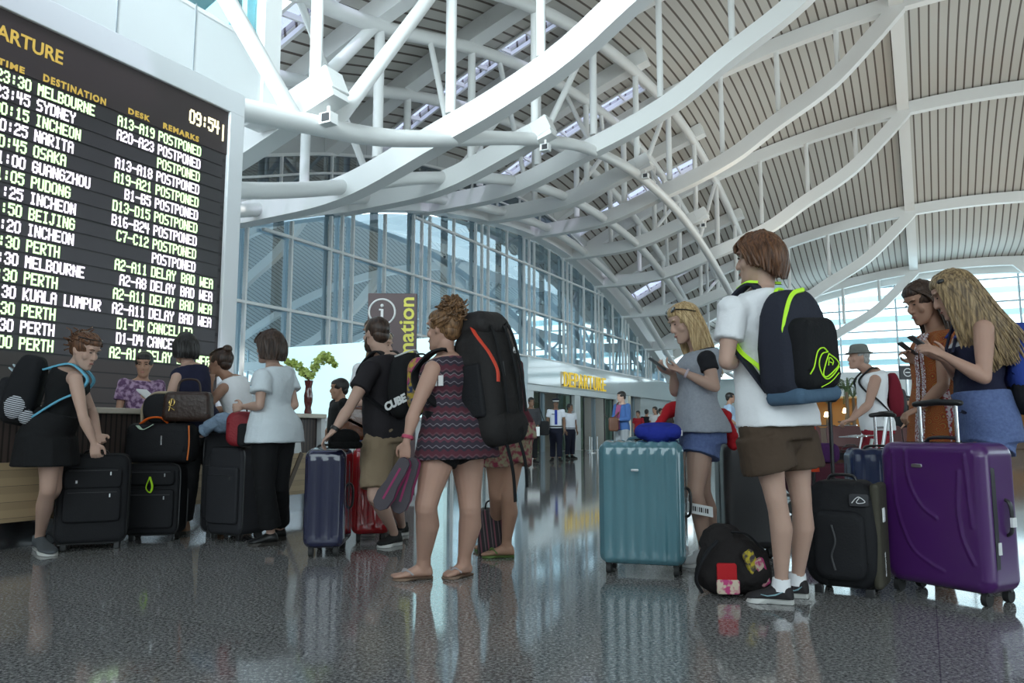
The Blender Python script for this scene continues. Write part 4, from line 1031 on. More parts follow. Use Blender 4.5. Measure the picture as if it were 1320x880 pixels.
def hard_case(name, label, c, yaw, w, d, h, shell, ribs=0, rib_h=.007, wheels=True, badge=None, handle=True, side_handle=True, lift=.055, zipc=None, group=None, rc=.055, extra=None, belt=None, zipy=0, zipw=.011):
    c = Vector((c.x, c.y, 0)); ax = yaw_ax(yaw); t = thing(name, c, label, 'suitcase', group); H2 = (h-lift)/2; mc = c+DZ*(lift+H2)
    m = MB(); m.rbox(mc, w/2, d/2, H2, rc, .05, ax, k=6, edge=5)
    if ribs:
        for side in (-1, 1):
            for i in range(ribs):
                x = -w/2+.055+(w-.11)*i/(ribs-1); y = side*(d/2-.002)
                pts = [(x, y*.82, -H2+.012), (x, y*.97, -H2+.035), (x, y, -H2+.075), (x, y, 0), (x, y, H2-.075), (x, y*.97, H2-.035), (x, y*.82, H2-.008), (x, y*.3, H2+.001)]
                m.tube([mc+ax[0]*a+ax[1]*b_+ax[2]*e for a, b_, e in pts], (w-.11)/(ribs-1)*.36, 10, flat=rib_h*8, up=ax[1])
    if extra: extra(m, mc, ax, H2)
    m.build('shell', shell, t, remesh=.0055, sm=3)
    z = MB(); rb = [(-1, -1), (1, -1), (1, 1), (-1, 1)]
    pts = []
    for k in range(48):
        a = 2*math.pi*k/48; ca, sa = math.cos(a), math.sin(a); e = .28
        pts.append(mc+ax[0]*(w/2+.0015)*math.copysign(abs(ca)**e, ca)+ax[2]*(H2+.0015)*math.copysign(abs(sa)**e, sa))
    rings = [[p+ax[1]*(y*zipw+zipy)+(p-mc).normalized()*o for y, o in ((-1, -.012), (-1, .001), (1, .001), (1, -.012))] for p in pts]
    z.loft(rings+[rings[0]], caps=False); z.build('zip_band', zipc or zipm, t)
    if handle:
        m = MB(); arch_handle(m, mc+DZ*(H2-.004)-ax[0]*.09, mc+DZ*(H2-.004)+ax[0]*.09, DZ*.028, .013); m.build('top_handle', blackp if handle is True else handle, t)
    if side_handle:
        m = MB(); q = mc+ax[0]*(w/2-.003)+ax[1]*.02; arch_handle(m, q-DZ*.085, q+DZ*.085, ax[0]*.028, .012); m.build('side_handle', blackp, t)
    if badge:
        m = MB(); bx, bz, bw, bh = badge; m.rbox(mc+ax[0]*bx-ax[1]*(d/2+rib_h*(1 if ribs else 0)+.001)+DZ*bz, bw, .004, bh, .006, .002, ax); m.build('badge', steel, t)
    if wheels: wheel_set(t, c, ax, w, d)
    if belt:
        m = MB()
        for x, mt_ in belt: m.obox(mc+ax[0]*x, ax[0]*.02, ax[1]*(d/2+.004), DZ*(H2+.004))
        m.build('belt', belt[0][1], t, bevel=.004)
    return t, mc, ax, H2
def soft_case(name, label, c, yaw, w, d, h, fab=None, lift=.045, pockets=((0, -.06, .8, .36), (0, .22, .8, .22)), trim=None, wheels=True, group=None, spinner=False, handle_mat=None, tag_c=None, rc=.05):
    fab = fab or blackf; c = Vector((c.x, c.y, 0)); ax = yaw_ax(yaw); t = thing(name, c, label, 'suitcase', group); H2 = (h-lift)/2; mc = c+DZ*(lift+H2)
    m = MB(); m.rbox(mc, w/2, d/2, H2, rc, .035, ax, k=5); m.build('body', fab, t, sub=0)
    for px_, pz, pw_, ph in pockets:
        m = MB(); m.rbox(mc+ax[0]*px_*w-ax[1]*(d/2+.008)+DZ*pz*h, pw_*w/2, .022, ph*h/2, .03, .014, ax); o = m.build('front_pocket', fab, t)
        m = MB(); y = pz*h+ph*h*.36; m.tube([mc+ax[0]*(px_*w-pw_*w*.42)-ax[1]*(d/2+.030)+DZ*y, mc+ax[0]*(px_*w+pw_*w*.42)-ax[1]*(d/2+.030)+DZ*y], .004, 6); m.build('zip', zipm, o)
        m = MB(); m.obox(mc+ax[0]*(px_*w+pw_*w*.30)-ax[1]*(d/2+.034)+DZ*(y-.022), ax[0]*.004, ax[1]*.002, DZ*.012); m.build('zip_pull', steel, o)
    m = MB(); oe = []
    for s_ in (-1, 1):
        pts = []
        for k in range(41):
            a = 2*math.pi*k/40; ca, sa = math.cos(a), math.sin(a); e = .25
            pts.append(mc+ax[1]*s_*(d/2-.02)+ax[0]*(w/2)*math.copysign(abs(ca)**e, ca)+DZ*H2*math.copysign(abs(sa)**e, sa))
        m.tube(pts, .006, 6, caps=False)
    m.build('piping', trim or blackp, t)
    m = MB(); arch_handle(m, mc+DZ*(H2-.004)-ax[0]*.08, mc+DZ*(H2-.004)+ax[0]*.08, DZ*.03, .012); m.build('top_handle', handle_mat or blackp, t)
    for sg in (-1, 1):
        for k in (-1, 1):
            q = MB(); q.obox(c+ax[0]*sg*(w/2-.05)-ax[1]*(d/2-.03)+DZ*(lift*.5), ax[0]*.02, ax[1]*.015, DZ*lift*.5)
    if not spinner:
        for sg in (-1, 1):
            q = MB(); q.obox(c+ax[0]*sg*(w/2-.06)-ax[1]*(d/2-.04)+DZ*(lift*.5+.002), ax[0]*.018, ax[1]*.014, DZ*lift*.5); q.build('foot', blackp, t, bevel=.004)
    if wheels: wheel_set(t, c, ax, w, d, spinner)
    return t, mc, ax, H2
def ribbon(m, pts, wv, w, th=.006):
    pts = spline(pts, 6); rings = []
    for i, p in enumerate(pts):
        d = (pts[min(i+1, len(pts)-1)]-pts[max(i-1, 0)]).normalized(); x = (wv-d*wv.dot(d)).normalized(); y = x.cross(d)
        rings.append([p+x*a*w/2+y*b*th/2 for a, b in ((-1, -1), (1, -1), (1, 1), (-1, 1))])
    m.loft(rings)
def pack_frame(P, tc, depth, d, tilt=0):
    L = P.Ls.normalized(); up = (P.spine(.95)-P.spine(.25)).normalized(); out = up.cross(L)*1.0
    if out.dot(P.F) > 0: out = -out
    out = (out+up*tilt).normalized(); up = (up-out*up.dot(out)).normalized()
    c = P.spine(tc)+out*(depth+d/2)
    return c, (L, out, up)
def shoulder_straps(P, t, mt, ax, top, bot, w=.055, name='strap', inset=.085, part=None):
    for sg in (1, -1):
        L = P.Ls*sg; up = ax[2]; m = MB()
        pts = [top+L*.06, P.spine(.95)+L*inset+up*.050*P.s-P.F*.03, P.spine(.93)+L*(inset+.015)+P.F*.06+up*.02, P.spine(.78)+L*(inset+.03)+P.F*(.150*P.s), P.spine(.60)+L*(.155*P.s*P.fat)+P.F*.11, P.spine(.46)+L*(.19*P.s*P.fat)+P.F*.0, bot+L*.10]
        ribbon(m, pts, P.Ls, w, .012)
        m.build(name, part[0 if sg > 0 else 1] if part else mt, t)
# ================================================================ LUGGAGE IN THE QUEUE
teal = mat('teal_polycarbonate', (.088, .205, .245), .14, coat=.8); purple = mat('purple_shell', (.072, .015, .12), .28, coat=.25); navys = mat('navy_shell', (.022, .024, .06), .16, coat=.6)
redsh = mat('red_shell', (.32, .012, .016), .14, coat=.7); greyd = mat('charcoal_shell', (.035, .034, .036), .35); navy2 = mat('navy_blue_shell', (.018, .03, .085), .3)
tagw = mat('white_tag', (.78, .78, .78), .5)
def tcase():
    t, mc, ax, H2 = hard_case('hard_suitcase', 'glossy teal hard suitcase with ridged front, blue pillow on top', FL(831, 737), -17, .495, .27, .755, teal, ribs=7, rib_h=.055, badge=(-.02, .19, .022, .007), handle=mat('teal_handle', (.09, .17, .21), .3))
    return mc, ax, H2
T_mc, T_ax, T_H2 = tcase()
def pex(m, mc, ax, H2):
    y = -.137
    for pts in ([(-.19, .30), (-.185, .05), (-.12, -.16), (-.02, -.24), (.05, -.27)], [(-.12, .31), (-.11, .16), (-.05, .04), (.03, -.02)], [(.15, .22), (.135, .05), (.15, -.10), (.20, -.22)], [(.18, .30), (.19, .1), (.2, -.05)]):
        m.tube(spline([mc+ax[0]*x+ax[1]*(y+.003)+DZ*z for x, z in pts], 5), .009, 8)
P_t, P_mc, P_ax, P_H2 = hard_case('hard_suitcase', 'big purple hard suitcase with raised handle at the right edge', FL(1228, 768), -60, .55, .275, .76, purple, badge=(-.06, .235, .028, .009), extra=pex, rc=.06, zipc=mat('black_zip', (.015, .015, .018), .5), zipy=-.075, zipw=.016)
telescopic(P_t, P_mc-DZ*P_mc.z, P_ax, .19, .70, .955, -.03, shift=.0)
m = MB(); q = P_mc+P_ax[0]*.305+P_ax[1]*.02-DZ*.02; m.obox(q, P_ax[0]*.006, P_ax[1]*.018, DZ*.022); m.build('luggage_label', tagw, P_t)
m = MB(); m.obox(P_mc+P_ax[0]*.278-P_ax[1]*.06-DZ*.14, P_ax[0]*.003, P_ax[1]*.012, DZ*.028); m.build('sticker', tagw, P_t)
hard_case('hard_suitcase', 'tall charcoal hard suitcase standing behind the slumped floor bag', FL(963, 716), 4, .345, .26, .745, greyd)
n_t, n_mc, n_ax, n_H2 = hard_case('hard_suitcase', 'dark blue hard suitcase half hidden behind the purple one', FL(1138, 714), -12, .40, .26, .695, navy2, ribs=4, rib_h=.04, side_handle=False)
telescopic(n_t, n_mc-DZ*n_mc.z, n_ax, .10, .66, .925, 0, shift=.045)
hard_case('hard_suitcase', 'narrow dark navy glossy suitcase held by the bearded man', FL(422, 712), 4, .27, .42, .70, navys, ribs=3, rib_h=.03, handle=True)
hard_case('hard_suitcase', 'glossy red hard suitcase behind the dark navy one', FL(477, 695), 12, .29, .34, .70, redsh, ribs=3, rib_h=.03, handle=True)
t, mc, ax, H2 = soft_case('soft_suitcase', 'large black fabric suitcase under the hand of the woman with the blue-strapped pack', FL(117, 706), 24, .45, .27, .655)
m = MB(); m.obox(mc-ax[0]*.10-ax[1]*.166+DZ*.12, ax[0]*.006, ax[1]*.003, DZ*.010); m.build('tag', tagw, t)
t, mc, ax, H2 = soft_case('soft_suitcase', 'black fabric suitcase with a lime luggage tag under the duffel bag', FL(199, 695), 6, .40, .24, .575, pockets=((0, -.12, .84, .50), (0, .28, .84, .2)))
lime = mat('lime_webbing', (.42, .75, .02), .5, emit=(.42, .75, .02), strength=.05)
m = MB(); m.tube(spline([mc+ax[0]*.0-ax[1]*.17+DZ*(.17), mc+ax[0]*.025-ax[1]*.18+DZ*.10, mc+ax[0]*.01-ax[1]*.18+DZ*.055, mc-ax[0]*.02-ax[1]*.18+DZ*.09, mc-ax[1]*.17+DZ*.17], 5), .011, 8, flat=.4); m.build('luggage_tag', lime, t)
D_c = mc+DZ*(H2)
soft_case('soft_suitcase', 'dark grey fabric suitcase beside the woman in the white tee', FL(304, 694), -28, .38, .27, .70, fab=cloth('dark_grey_nylon', (.028, .028, .032), rough=.7, bump=(90, .1)), pockets=((0, -.05, .84, .6),))
# duffel on the tagged suitcase
t = thing('duffel_bag', D_c, 'black duffel bag with an orange handle lying on the lime tagged suitcase', 'bag')
dc = D_c+DZ*.155+ax[0]*.03; m = MB(); m.rbox(dc, .245, .14, .15, .06, .06, ax, k=5); m.build('body', blackf, t)
m = MB(); m.tube(spline([dc+ax[0]*.225-ax[1]*.142-DZ*.13, dc+ax[0]*.232-ax[1]*.142, dc+ax[0]*.225-ax[1]*.142+DZ*.13], 5), .006, 6); m.build('orange_piping', mat('orange_piping', (.65, .16, .03), .5), t)
m = MB(); m.tube(spline([dc-ax[0]*.15-ax[1]*.09+DZ*.14, dc-ax[0]*.08-ax[1]*.11+DZ*.185, dc-ax[0]*.0-ax[1]*.10+DZ*.19, dc+ax[0]*.05-ax[1]*.08+DZ*.15], 5), .016, 8, flat=.5); m.build('handle', mat('orange_webbing', (.85, .14, .01), .6), t)
m = MB(); m.ribbon = None; m.bar(spline([dc-ax[0]*.15-ax[1]*.14+DZ*.13, dc-ax[0]*.10-ax[1]*.165+DZ*.10, dc-ax[0]*.03-ax[1]*.15+DZ*.14], 4), .03, .004); m.build('strap_tag', mat('pale_green_tag', (.5, .65, .5), .5), t)
m = MB(); m.obox(dc+ax[0]*.03-ax[1]*.142+DZ*.02, ax[0]*.005, ax[1]*.003, DZ*.035); m.build('zip_pull', chrome, t)
# small black roll bag with a beige rim on the duffel
rb_ = dc+DZ*.15-ax[0]*.03+ax[1]*.05
t = thing('carry_bag', rb_, 'small black carry bag with a beige rim on top of the duffel', 'bag')
m = MB(); m.rbox(rb_+DZ*.115, .13, .10, .115, .10, .03, ax, k=7); m.build('body', blackf, t)
m = MB(); m.tube(spline([rb_-ax[0]*.13-ax[1]*.075+DZ*.01, rb_-ax[0]*.125-ax[1]*.075+DZ*.13, rb_-ax[0]*.05-ax[1]*.075+DZ*.225, rb_+ax[0]*.08-ax[1]*.075+DZ*.235], 6), .012, 8); m.build('rim', mat('beige_rim', (.34, .27, .18), .6), t)
# red and black backpack on the dark grey case
k0 = Vector((W(313, 572, 5.9).x, 5.88, .70))
t = thing('backpack', k0, 'small red and black backpack set on the dark grey fabric suitcase', 'backpack')
m = MB(); m.rbox(k0+DZ*.135, .105, .085, .13, .07, .04); m.build('body', mat('red_nylon', (.26, .012, .02), .6, bump=(60, .2)), t)
m = MB(); m.rbox(k0+DZ*.09-Vector((-.05, .08, 0)), .055, .03, .085, .03, .02); m.build('front_pocket', blackf, t)
m = MB(); arch_handle(m, k0+DZ*.262-Vector((.03, 0, 0)), k0+DZ*.262+Vector((.03, 0, 0)), DZ*.03, .008); m.build('loop', blackf, t)
# denim jacket folded
k1 = W(281, 548, 6.15)
# black fluffy hat on the navy case
hb = Vector((W(440, 572, 5.0).x, 5.12, .705))
t = thing('fluffy_hat', hb, 'round black fluffy hat resting on the narrow navy suitcase', 'hat')
m = MB(); rg = random.Random(5)
m.ell(hb+DZ*.062, (.095, .085, .066), None, 20, 12); m.build('crown', mat('black_plush', (.008, .008, .008), .95, spec=.1, bump=(120, .8)), t)
m = MB()
m.tube([hb+Vector((math.cos(a)*.088, math.sin(a)*.078, .022)) for a in [2*math.pi*k/24 for k in range(25)]], .024, 10, caps=False); m.build('brim', MATS['black_plush'], t)
# blue neck pillow on the teal case
npb = T_mc+DZ*(T_H2+.006)
t = thing('neck_pillow', npb, 'royal blue neck pillow lying on top of the teal suitcase', 'pillow')
m = MB(); pts = [npb+T_ax[0]*(.095+.095*math.cos(a))+T_ax[1]*(-.005+.055*math.sin(a))+DZ*(.042+.012*max(0, math.sin(a*.5+.6))) for a in [R(-40+260*k/24) for k in range(25)]]
m.tube(pts, [.036+.020*math.sin(math.pi*k/24) for k in range(25)], 14, rnd=True); m.ell(npb+T_ax[0]*.095+DZ*.040, (.115, .075, .055), T_ax); m.build('cushion', cloth('royal_blue_plush', (.022, .035, .30), rough=.9, bump=(40, .2)), t, remesh=.008, sm=3)
m = MB(); m.rbox(npb+T_ax[0]*.225-T_ax[1]*.01+DZ*.045, .012, .003, .016, .003, .001, T_ax); m.build('care_label', tagw, t)
# black and olive rolling bag
olive = cloth('olive_nylon', (.060, .055, .040), rough=.75)
c = FL(1094, 762); c.z = 0; ax = yaw_ax(-34)
t = thing('rolling_bag', c, 'black wheeled bag with an olive side strip and white emblem', 'bag'); mc = c+DZ*.30
m = MB()
def bulge(x, y, z): return (x*(1-.10*max(0, z)/.26), y-(.03 if y < 0 else 0)*max(0, 1-(z/.25)**2), z)
m.rbox(mc, .175, .135, .265, .09, .05, ax, k=6, fn=bulge); m.build('body', blackf, t)
m = MB(); m.rbox(mc-ax[1]*.150-DZ*.05, .125, .035, .17, .06, .03, ax, k=6); o = m.build('front_pocket', blackf, t)
m = MB(); m.tube(spline([mc-ax[1]*.187+ax[0]*x+DZ*z for x, z in ((-.03, .05), (-.015, -.03), (-.035, -.10), (-.02, -.17))], 5), .006, 6); m.build('zip', zipm, o)
m = MB(); m.rbox(mc+ax[0]*.165-ax[1]*.01, .022, .125, .255, .02, .02, (ax[0], ax[1], ax[2])); m.build('side_strip', olive, t)
m = MB(); m.rbox(mc+ax[0]*.10-ax[1]*.165+DZ*.175, .045, .006, .03, .01, .003, ax); o = m.build('emblem_patch', mat('patch_grey', (.035, .035, .04), .6), t)
m = MB(); q0 = mc+ax[0]*.10-ax[1]*.174+DZ*.175
m.tube(spline([q0+ax[0]*x+DZ*z for x, z in ((-.032, -.014), (-.012, .010), (.005, .016), (.030, -.006), (.002, -.014), (-.01, -.008), (.004, .012))], 4), .0022, 6); m.build('emblem', tagw, o)
m = MB(); m.rbox(mc+ax[0]*.192-ax[1]*.05+DZ*.10, .003, .026, .035, .004, .001, ax); m.rbox(mc+ax[0]*.195-ax[1]*.05+DZ*.10, .002, .018, .026, .002, .001, ax); o = m.build('tag_window', tagw, t)
text_mesh('QUIKSILVER', .022, tagw, mc+ax[0]*.190-ax[1]*.045-DZ*.20, DZ, -ax[1], 'side_lettering', t, depth=.001)
m = MB(); arch_handle(m, mc+DZ*.262-ax[0]*.07-ax[1]*.03, mc+DZ*.262+ax[0]*.07-ax[1]*.03, DZ*.03, .011); m.build('top_handle', blackp, t)
telescopic(t, c, ax, .10, .5, .985, .10, pole=blackp, shift=-.12)
wheel_set(t, c, ax, .34, .27, False, .045)
for sg in (-1, 1):
    m = MB(); m.obox(c+ax[0]*sg*.12-ax[1]*.10+DZ*.02, ax[0]*.02, ax[1]*.02, DZ*.022); m.build('foot', blackp, t, bevel=.004)
rk = c+ax[0]*-.16+ax[1]*.08
t = thing('orange_towel', Vector((rk.x, rk.y, .55)), 'orange red cloth hanging on the dark pole of the wheeled bag', 'cloth')
m = MB(); rings = []
for i in range(9):
    z = .96-.36*i/8; w = .022+.016*i/8
    rings.append([Vector((rk.x-.03, rk.y-.05, 0))+Vector((math.cos(a)*w*(1+.2*math.sin(3*a)), math.sin(a)*.02*(1+.3*math.cos(3*a)), z)) for a in [2*math.pi*k/18 for k in range(18)]])
m.loft(rings); m.build('cloth', cloth('orange_red_cloth', (.50, .05, .015)), t)
# slumped floor bag with bright panels
c = FL(950, 766); c.z = 0
t = thing('day_pack', c, 'dark slumped backpack with red and floral panels lying on the floor', 'backpack')
m = MB(); m.ell(c+Vector((0, .06, .14)), (.185, .13, .145), None, 22, 14); m.ell(c+Vector((-.05, .04, .09)), (.145, .14, .095), None, 20, 12); m.ell(c+Vector((.07, .05, .10)), (.125, .14, .105), None, 20, 12); m.ell(c+Vector((-.04, .10, .24)), (.12, .09, .10), None, 18, 12)
m.build('body', cloth('dark_canvas', (.018, .015, .015), bump=(20, .5)), t, remesh=.009, sm=3, disp=(.06, .025))
def patch(name, label_m, cx, cz, w, h, yaw, roll=0, y=-.10):
    ax_ = yaw_ax(yaw); r_ = R(roll); x_ = ax_[0]*math.cos(r_)+DZ*math.sin(r_); z_ = DZ*math.cos(r_)-ax_[0]*math.sin(r_); m = MB()
    m.rbox(c+Vector((cx, y, cz)), w, .012, h, .012, .006, (x_, ax_[1], z_)); return m.build(name, label_m, t)
floral = mat('floral_print', (.45, .04, .16), .8, noise=(38, .06, (.55, .45, .35)))
floral2 = mat('yellow_print', (.55, .42, .03), .8, noise=(34, .07, (.05, .04, .05)))
patch('red_panel', cloth('red_canvas', (.42, .015, .02)), -.075, .125, .048, .045, -8); patch('floral_panel', floral, -.072, .058, .055, .035, -8, y=-.108)
patch('print_panel', floral2, .055, .17, .030, .06, 20, 25, y=-.075); patch('floral_panel', floral, .11, .12, .028, .07, 25, 20, y=-.06)
m = MB(); m.tube(spline([c+Vector(p) for p in ((-.10, -.04, .27), (-.17, -.06, .20), (-.215, -.05, .09), (-.19, -.07, .02))], 6), .016, 8, flat=.4); m.tube(spline([c+Vector(p) for p in ((-.02, -.01, .31), (.05, -.05, .30), (.13, -.05, .22))], 6), .014, 8, flat=.4); m.build('strap', blackf, t)
# striped bag behind the woman with the huge pack
c = Vector((W(633, 700, 5.32).x, 5.34, 0))
t = thing('striped_bag', c, 'dark striped bag on the floor beside the tanned bare leg', 'bag')
st = stripe_mat('bag_stripes', [(0, (.02, .018, .02)), (.4, (.12, .08, .09)), (.55, (.02, .018, .02)), (.8, (.16, .05, .07))], (1, 0, .12), .05, rough=.8)
m = MB(); m.rbox(c+DZ*.15, .085, .11, .148, .03, .03, fn=lambda x, y, z: (x*(1.06-.3*(z+.15)), y, z)); m.build('body', st, t)
m = MB(); arch_handle(m, c+Vector((-.04, -.05, .295)), c+Vector((.05, -.05, .295)), DZ*.06, .008); m.build('handle', blackf, t)
# luggage trolley ahead of the old man
def trolley(cx, cy, yaw, label, load=True):
    c = Vector((cx, cy, 0)); ax = yaw_ax(yaw); t = thing('luggage_trolley', c, label, 'trolley'); F_ = ax[0]
    m = MB()
    for s_ in (-1, 1):
        y = ax[1]*s_*.24
        m.tube(spline([c+y-F_*.42+DZ*.16, c+y*.8+F_*.40+DZ*.14], 3), .018, 8)
        m.tube(spline([c+y+F_*.36+DZ*.14, c+y+F_*.52+DZ*.60, c+y+F_*.60+DZ*.98], 5), .018, 8)
    for x in (-.40, -.15, .1, .36): m.tube([c+ax[1]*.24+F_*x+DZ*.15, c-ax[1]*.24+F_*x+DZ*.15], .012, 8)
    for z, x in ((.36, .45), (.62, .525), (.86, .575)): m.tube([c+ax[1]*.24+F_*x+DZ*z, c-ax[1]*.24+F_*x+DZ*z], .012, 8)
    m.build('frame', steel, t)
    m = MB(); m.tube([c+ax[1]*.28+F_*.62+DZ*1.0, c-ax[1]*.28+F_*.62+DZ*1.0], .024, 12); m.build('handle', blackp, t)
    m = MB(); m.obox(c+F_*.50+DZ*.55-F_*.02, (F_*.16+DZ*.6).normalized()*.20, ax[1]*.05, (DZ*.16-F_*.6).normalized()*.012); m.build('advert_panel', mat('trolley_panel', (.55, .60, .58), .4), t)
    for x in (-.36, .36):
        for s_ in (-1, 1):
            m = MB(); p = c+F_*x+ax[1]*s_*.22+DZ*.07; m.tube([p-ax[1]*.02, p+ax[1]*.02], .07, 16); m.build('wheel', rubber, t)
    b = MB()
    for k in range(5): b.tube([c+ax[1]*(.2-.1*k)+F_*.48+DZ*.78, c+ax[1]*(.2-.1*k)+F_*.30+DZ*.76], .006, 6)
    for x, z in ((.30, .76), (.39, .77), (.30, .88)): b.tube([c+ax[1]*.22+F_*x+DZ*z, c-ax[1]*.22+F_*x+DZ*z], .006, 6)
    b.build('basket', chrome, t)
    return c, ax
tc_, tax = trolley(W(1058, 560, 8.0).x, 8.05, 0, 'steel luggage trolley pushed by the old man in the sun hat')
bz_ = tc_-tax[0]*.0+DZ*.165
t = thing('travel_bag', bz_, 'maroon travel bag riding on the luggage trolley', 'bag')
m = MB(); m.rbox(bz_+DZ*.17-tax[0]*.02, .30, .19, .165, .08, .06); m.build('body', cloth('maroon_nylon', (.06, .012, .022)), t)
m = MB(); arch_handle(m, bz_+DZ*.33-tax[0]*.10, bz_+DZ*.33+tax[0]*.06, DZ*.05, .012); m.build('handle', blackf, t)
bz2 = bz_+DZ*.335
t = thing('travel_bag', bz2, 'dark purple bag on top of the maroon bag on the trolley', 'bag')
m = MB(); m.rbox(bz2+DZ*.10-tax[0]*.05, .21, .15, .10, .07, .05); m.build('body', cloth('plum_nylon', (.05, .012, .07)), t)
m = MB(); arch_handle(m, bz2+DZ*.195-tax[0]*.12, bz2+DZ*.195, DZ*.03, .01); m.build('handle', blackf, t)
# waiting bench and bags in the dark middle distance
def bench(cx, cy, yaw, label, n=4):
    c = Vector((cx, cy, 0)); ax = yaw_ax(yaw); t = thing('waiting_bench', c, label, 'bench', 'waiting benches'); L = .58*n
    for i in range(n):
        x = -L/2+.29+.58*i; q = c+ax[0]*x
        m = MB(); m.rbox(q+DZ*.43, .25, .23, .025, .02, .02, ax); m.build('seat', mat('seat_maroon', (.07, .02, .02), .5), t)
        m = MB(); b2 = (DZ+ax[1]*.22).normalized(); m.rbox(q+DZ*.68+ax[1]*.27, .25, .022, .23, .05, .015, (ax[0], b2.cross(ax[0])*-1, b2)); m.build('backrest', MATS['seat_maroon'], t)
    m = MB(); m.bar([c-ax[0]*L/2+DZ*.37, c+ax[0]*L/2+DZ*.37], .06, .05); m.build('beam', steel, t)
    for s_ in (-1, 1):
        m = MB(); q = c+ax[0]*s_*(L/2-.35); m.bar([q+DZ*.36, q+DZ*.02], .05, .06, up=ax[0]); m.bar([q-ax[1]*.25+DZ*.02, q+ax[1]*.25+DZ*.02], .05, .04); m.build('leg', steel, t)
bench(5.3, 11.6, -10, 'maroon waiting bench between the boy and the old man'); bench(7.8, 15.5, -10, 'maroon waiting bench farther back, behind the man in the sun hat')
for i, (x, y, w, h, lab, cl) in enumerate(((4.05, 9.6, .40, .56, 'black suitcase in the dim middle distance left of the trolley', (.012, .012, .014)), (3.72, 9.2, .30, .50, 'brown upright bag standing just right of the boy in the distance', (.06, .03, .02)), (4.5, 10.4, .42, .62, 'dark red suitcase behind the luggage trolley', (.07, .012, .018)))):
    soft_case('soft_suitcase', lab, Vector((x, y, 0)), -15+12*i, w, .25, h, fab=cloth('far_case_%d' % i, cl), pockets=((0, -.05, .84, .6),))
# ================================================================ PEOPLE IN THE QUEUE
khaki = cloth('khaki_twill', (.25, .185, .12)); whitec = cloth('white_cotton', (.84, .84, .86)); blackc = cloth('black_cotton', (.010, .010, .011)); navyc = cloth('navy_cotton', (.016, .017, .04))
denim = cloth('denim_blue', (.085, .12, .26), noise=(60, .3, (.14, .19, .37)), bump=(80, .3)); charc = cloth('charcoal_cotton', (.022, .019, .022)); greyc = cloth('grey_marl', (.29, .31, .35), noise=(70, .3, (.36, .38, .43)))
soleW = mat('white_sole', (.6, .6, .58), .6); soleD = mat('dark_sole', (.04, .035, .03), .7)
def sandals(P, m_, strap_m):
    for sd in 'lr':
        heel, toe = P.J['foot'+sd]; s = MB(); r = foot_rings(heel, toe, 1.12, .004)
        s.loft([[Vector((p.x, p.y, .002 if p.z < .02 else .014)) for p in g] for g in r]); o = s.build('sandal', m_, P.o)
        d = (toe-heel).normalized(); sdv = d.cross(DZ); L = (toe-heel).length
        for sg in (-1, 1):
            q = MB(); q.tube(spline([heel+d*L*.80+DZ*.03, heel+d*L*.70+sdv*sg*.02+DZ*.056, heel+d*L*.52+sdv*sg*.044+DZ*.03], 4), .006, 6); q.build('sandal_strap', strap_m, o)
def bracelet(P, sd, m_, t=.90, r=.030, th=.0035, n=1):
    el, wr = P.J['el'+sd], P.J['wr'+sd]
    for i in range(n):
        c = vlerp(el, wr, t-.03*i); d = (wr-el).normalized(); x, y = frame(d); q = MB()
        q.tube([c+x*math.cos(a)*r*P.s+y*math.sin(a)*r*P.s for a in [2*math.pi*k/20 for k in range(21)]], th, 6, caps=False); q.build('bracelet', m_, P.o)
def phone(P, wr, fwd, label, size=(.032, .064), up=None):
    """a phone lying in the hand"""
    f_ = Vector(fwd).normalized(); c = wr+f_*.0
    t = thing('mobile_phone', Vector(c), label, 'phone'); x = f_.cross(DZ).normalized(); n_ = (DZ*.8-f_*.5).normalized() if up is None else Vector(up).normalized(); y = (f_-n_*f_.dot(n_)).normalized(); x = y.cross(n_)
    m = MB(); m.rbox(c, size[0], .0045, size[1], .009, .003, (x, n_, y)); m.build('case', mat('phone_case', (.05, .05, .055), .3), t)
    m = MB(); m.obox(c+n_*.0048, x*size[0]*.9, n_*.0005, y*size[1]*.86); m.build('screen', mat('phone_glass', (.02, .022, .028), .05, coat=1), t)
# ---- the woman in the patterned dress
P7 = person('woman in a patterned dress carrying a huge black backpack and a pair of sneakers',
    dict(head=(571, 425, 0), neck=(574, 459, .02), shl=(558, 476, -.13), shr=(596, 470, .14), ell=(534, 531, -.20), wrl=(524, 569, -.23), elr=(614, 520, .22), wrr=(588, 545, .02),
         hipl=(572, 556, -.08), hipr=(600, 555, .08), knl=(549, 652, -.12), knr=(606, 655, .06), footl=((556, 745), (507, 748)), footr=((606, 741), (573, 746))), 4.35, (-.8, .6), (-.86, .5, -.05),
    fat=1.10, leg_r=1.22, s=.98, skin=SK_RED, hair=H_CURL, feet='bare', hands=dict(l=dict(d=(-.12, .1, -1), pn=(.3, .9, 0), side=(-.8, .3, 0), curl=.85), r=dict(d=(-.8, .3, .3), pn=(0, 0, -1), side=(0, .5, 1), curl=.8)))
dress = bpy.data.materials.new('patterned_dress'); dress.use_nodes = True; nt = dress.node_tree; b = nt.nodes['Principled BSDF']; b.inputs['Roughness'].default_value = .9
tc = nt.nodes.new('ShaderNodeTexCoord'); sp_ = nt.nodes.new('ShaderNodeSeparateXYZ'); nt.links.new(tc.outputs['Object'], sp_.inputs[0])
wv = nt.nodes.new('ShaderNodeMath'); wv.operation = 'SINE'; ml_ = nt.nodes.new('ShaderNodeMath'); ml_.operation = 'MULTIPLY'; ml_.inputs[1].default_value = 150; nt.links.new(sp_.outputs[0], ml_.inputs[0]); nt.links.new(ml_.outputs[0], wv.inputs[0])
s2 = nt.nodes.new('ShaderNodeMath'); s2.operation = 'MULTIPLY'; s2.inputs[1].default_value = .006; nt.links.new(wv.outputs[0], s2.inputs[0])
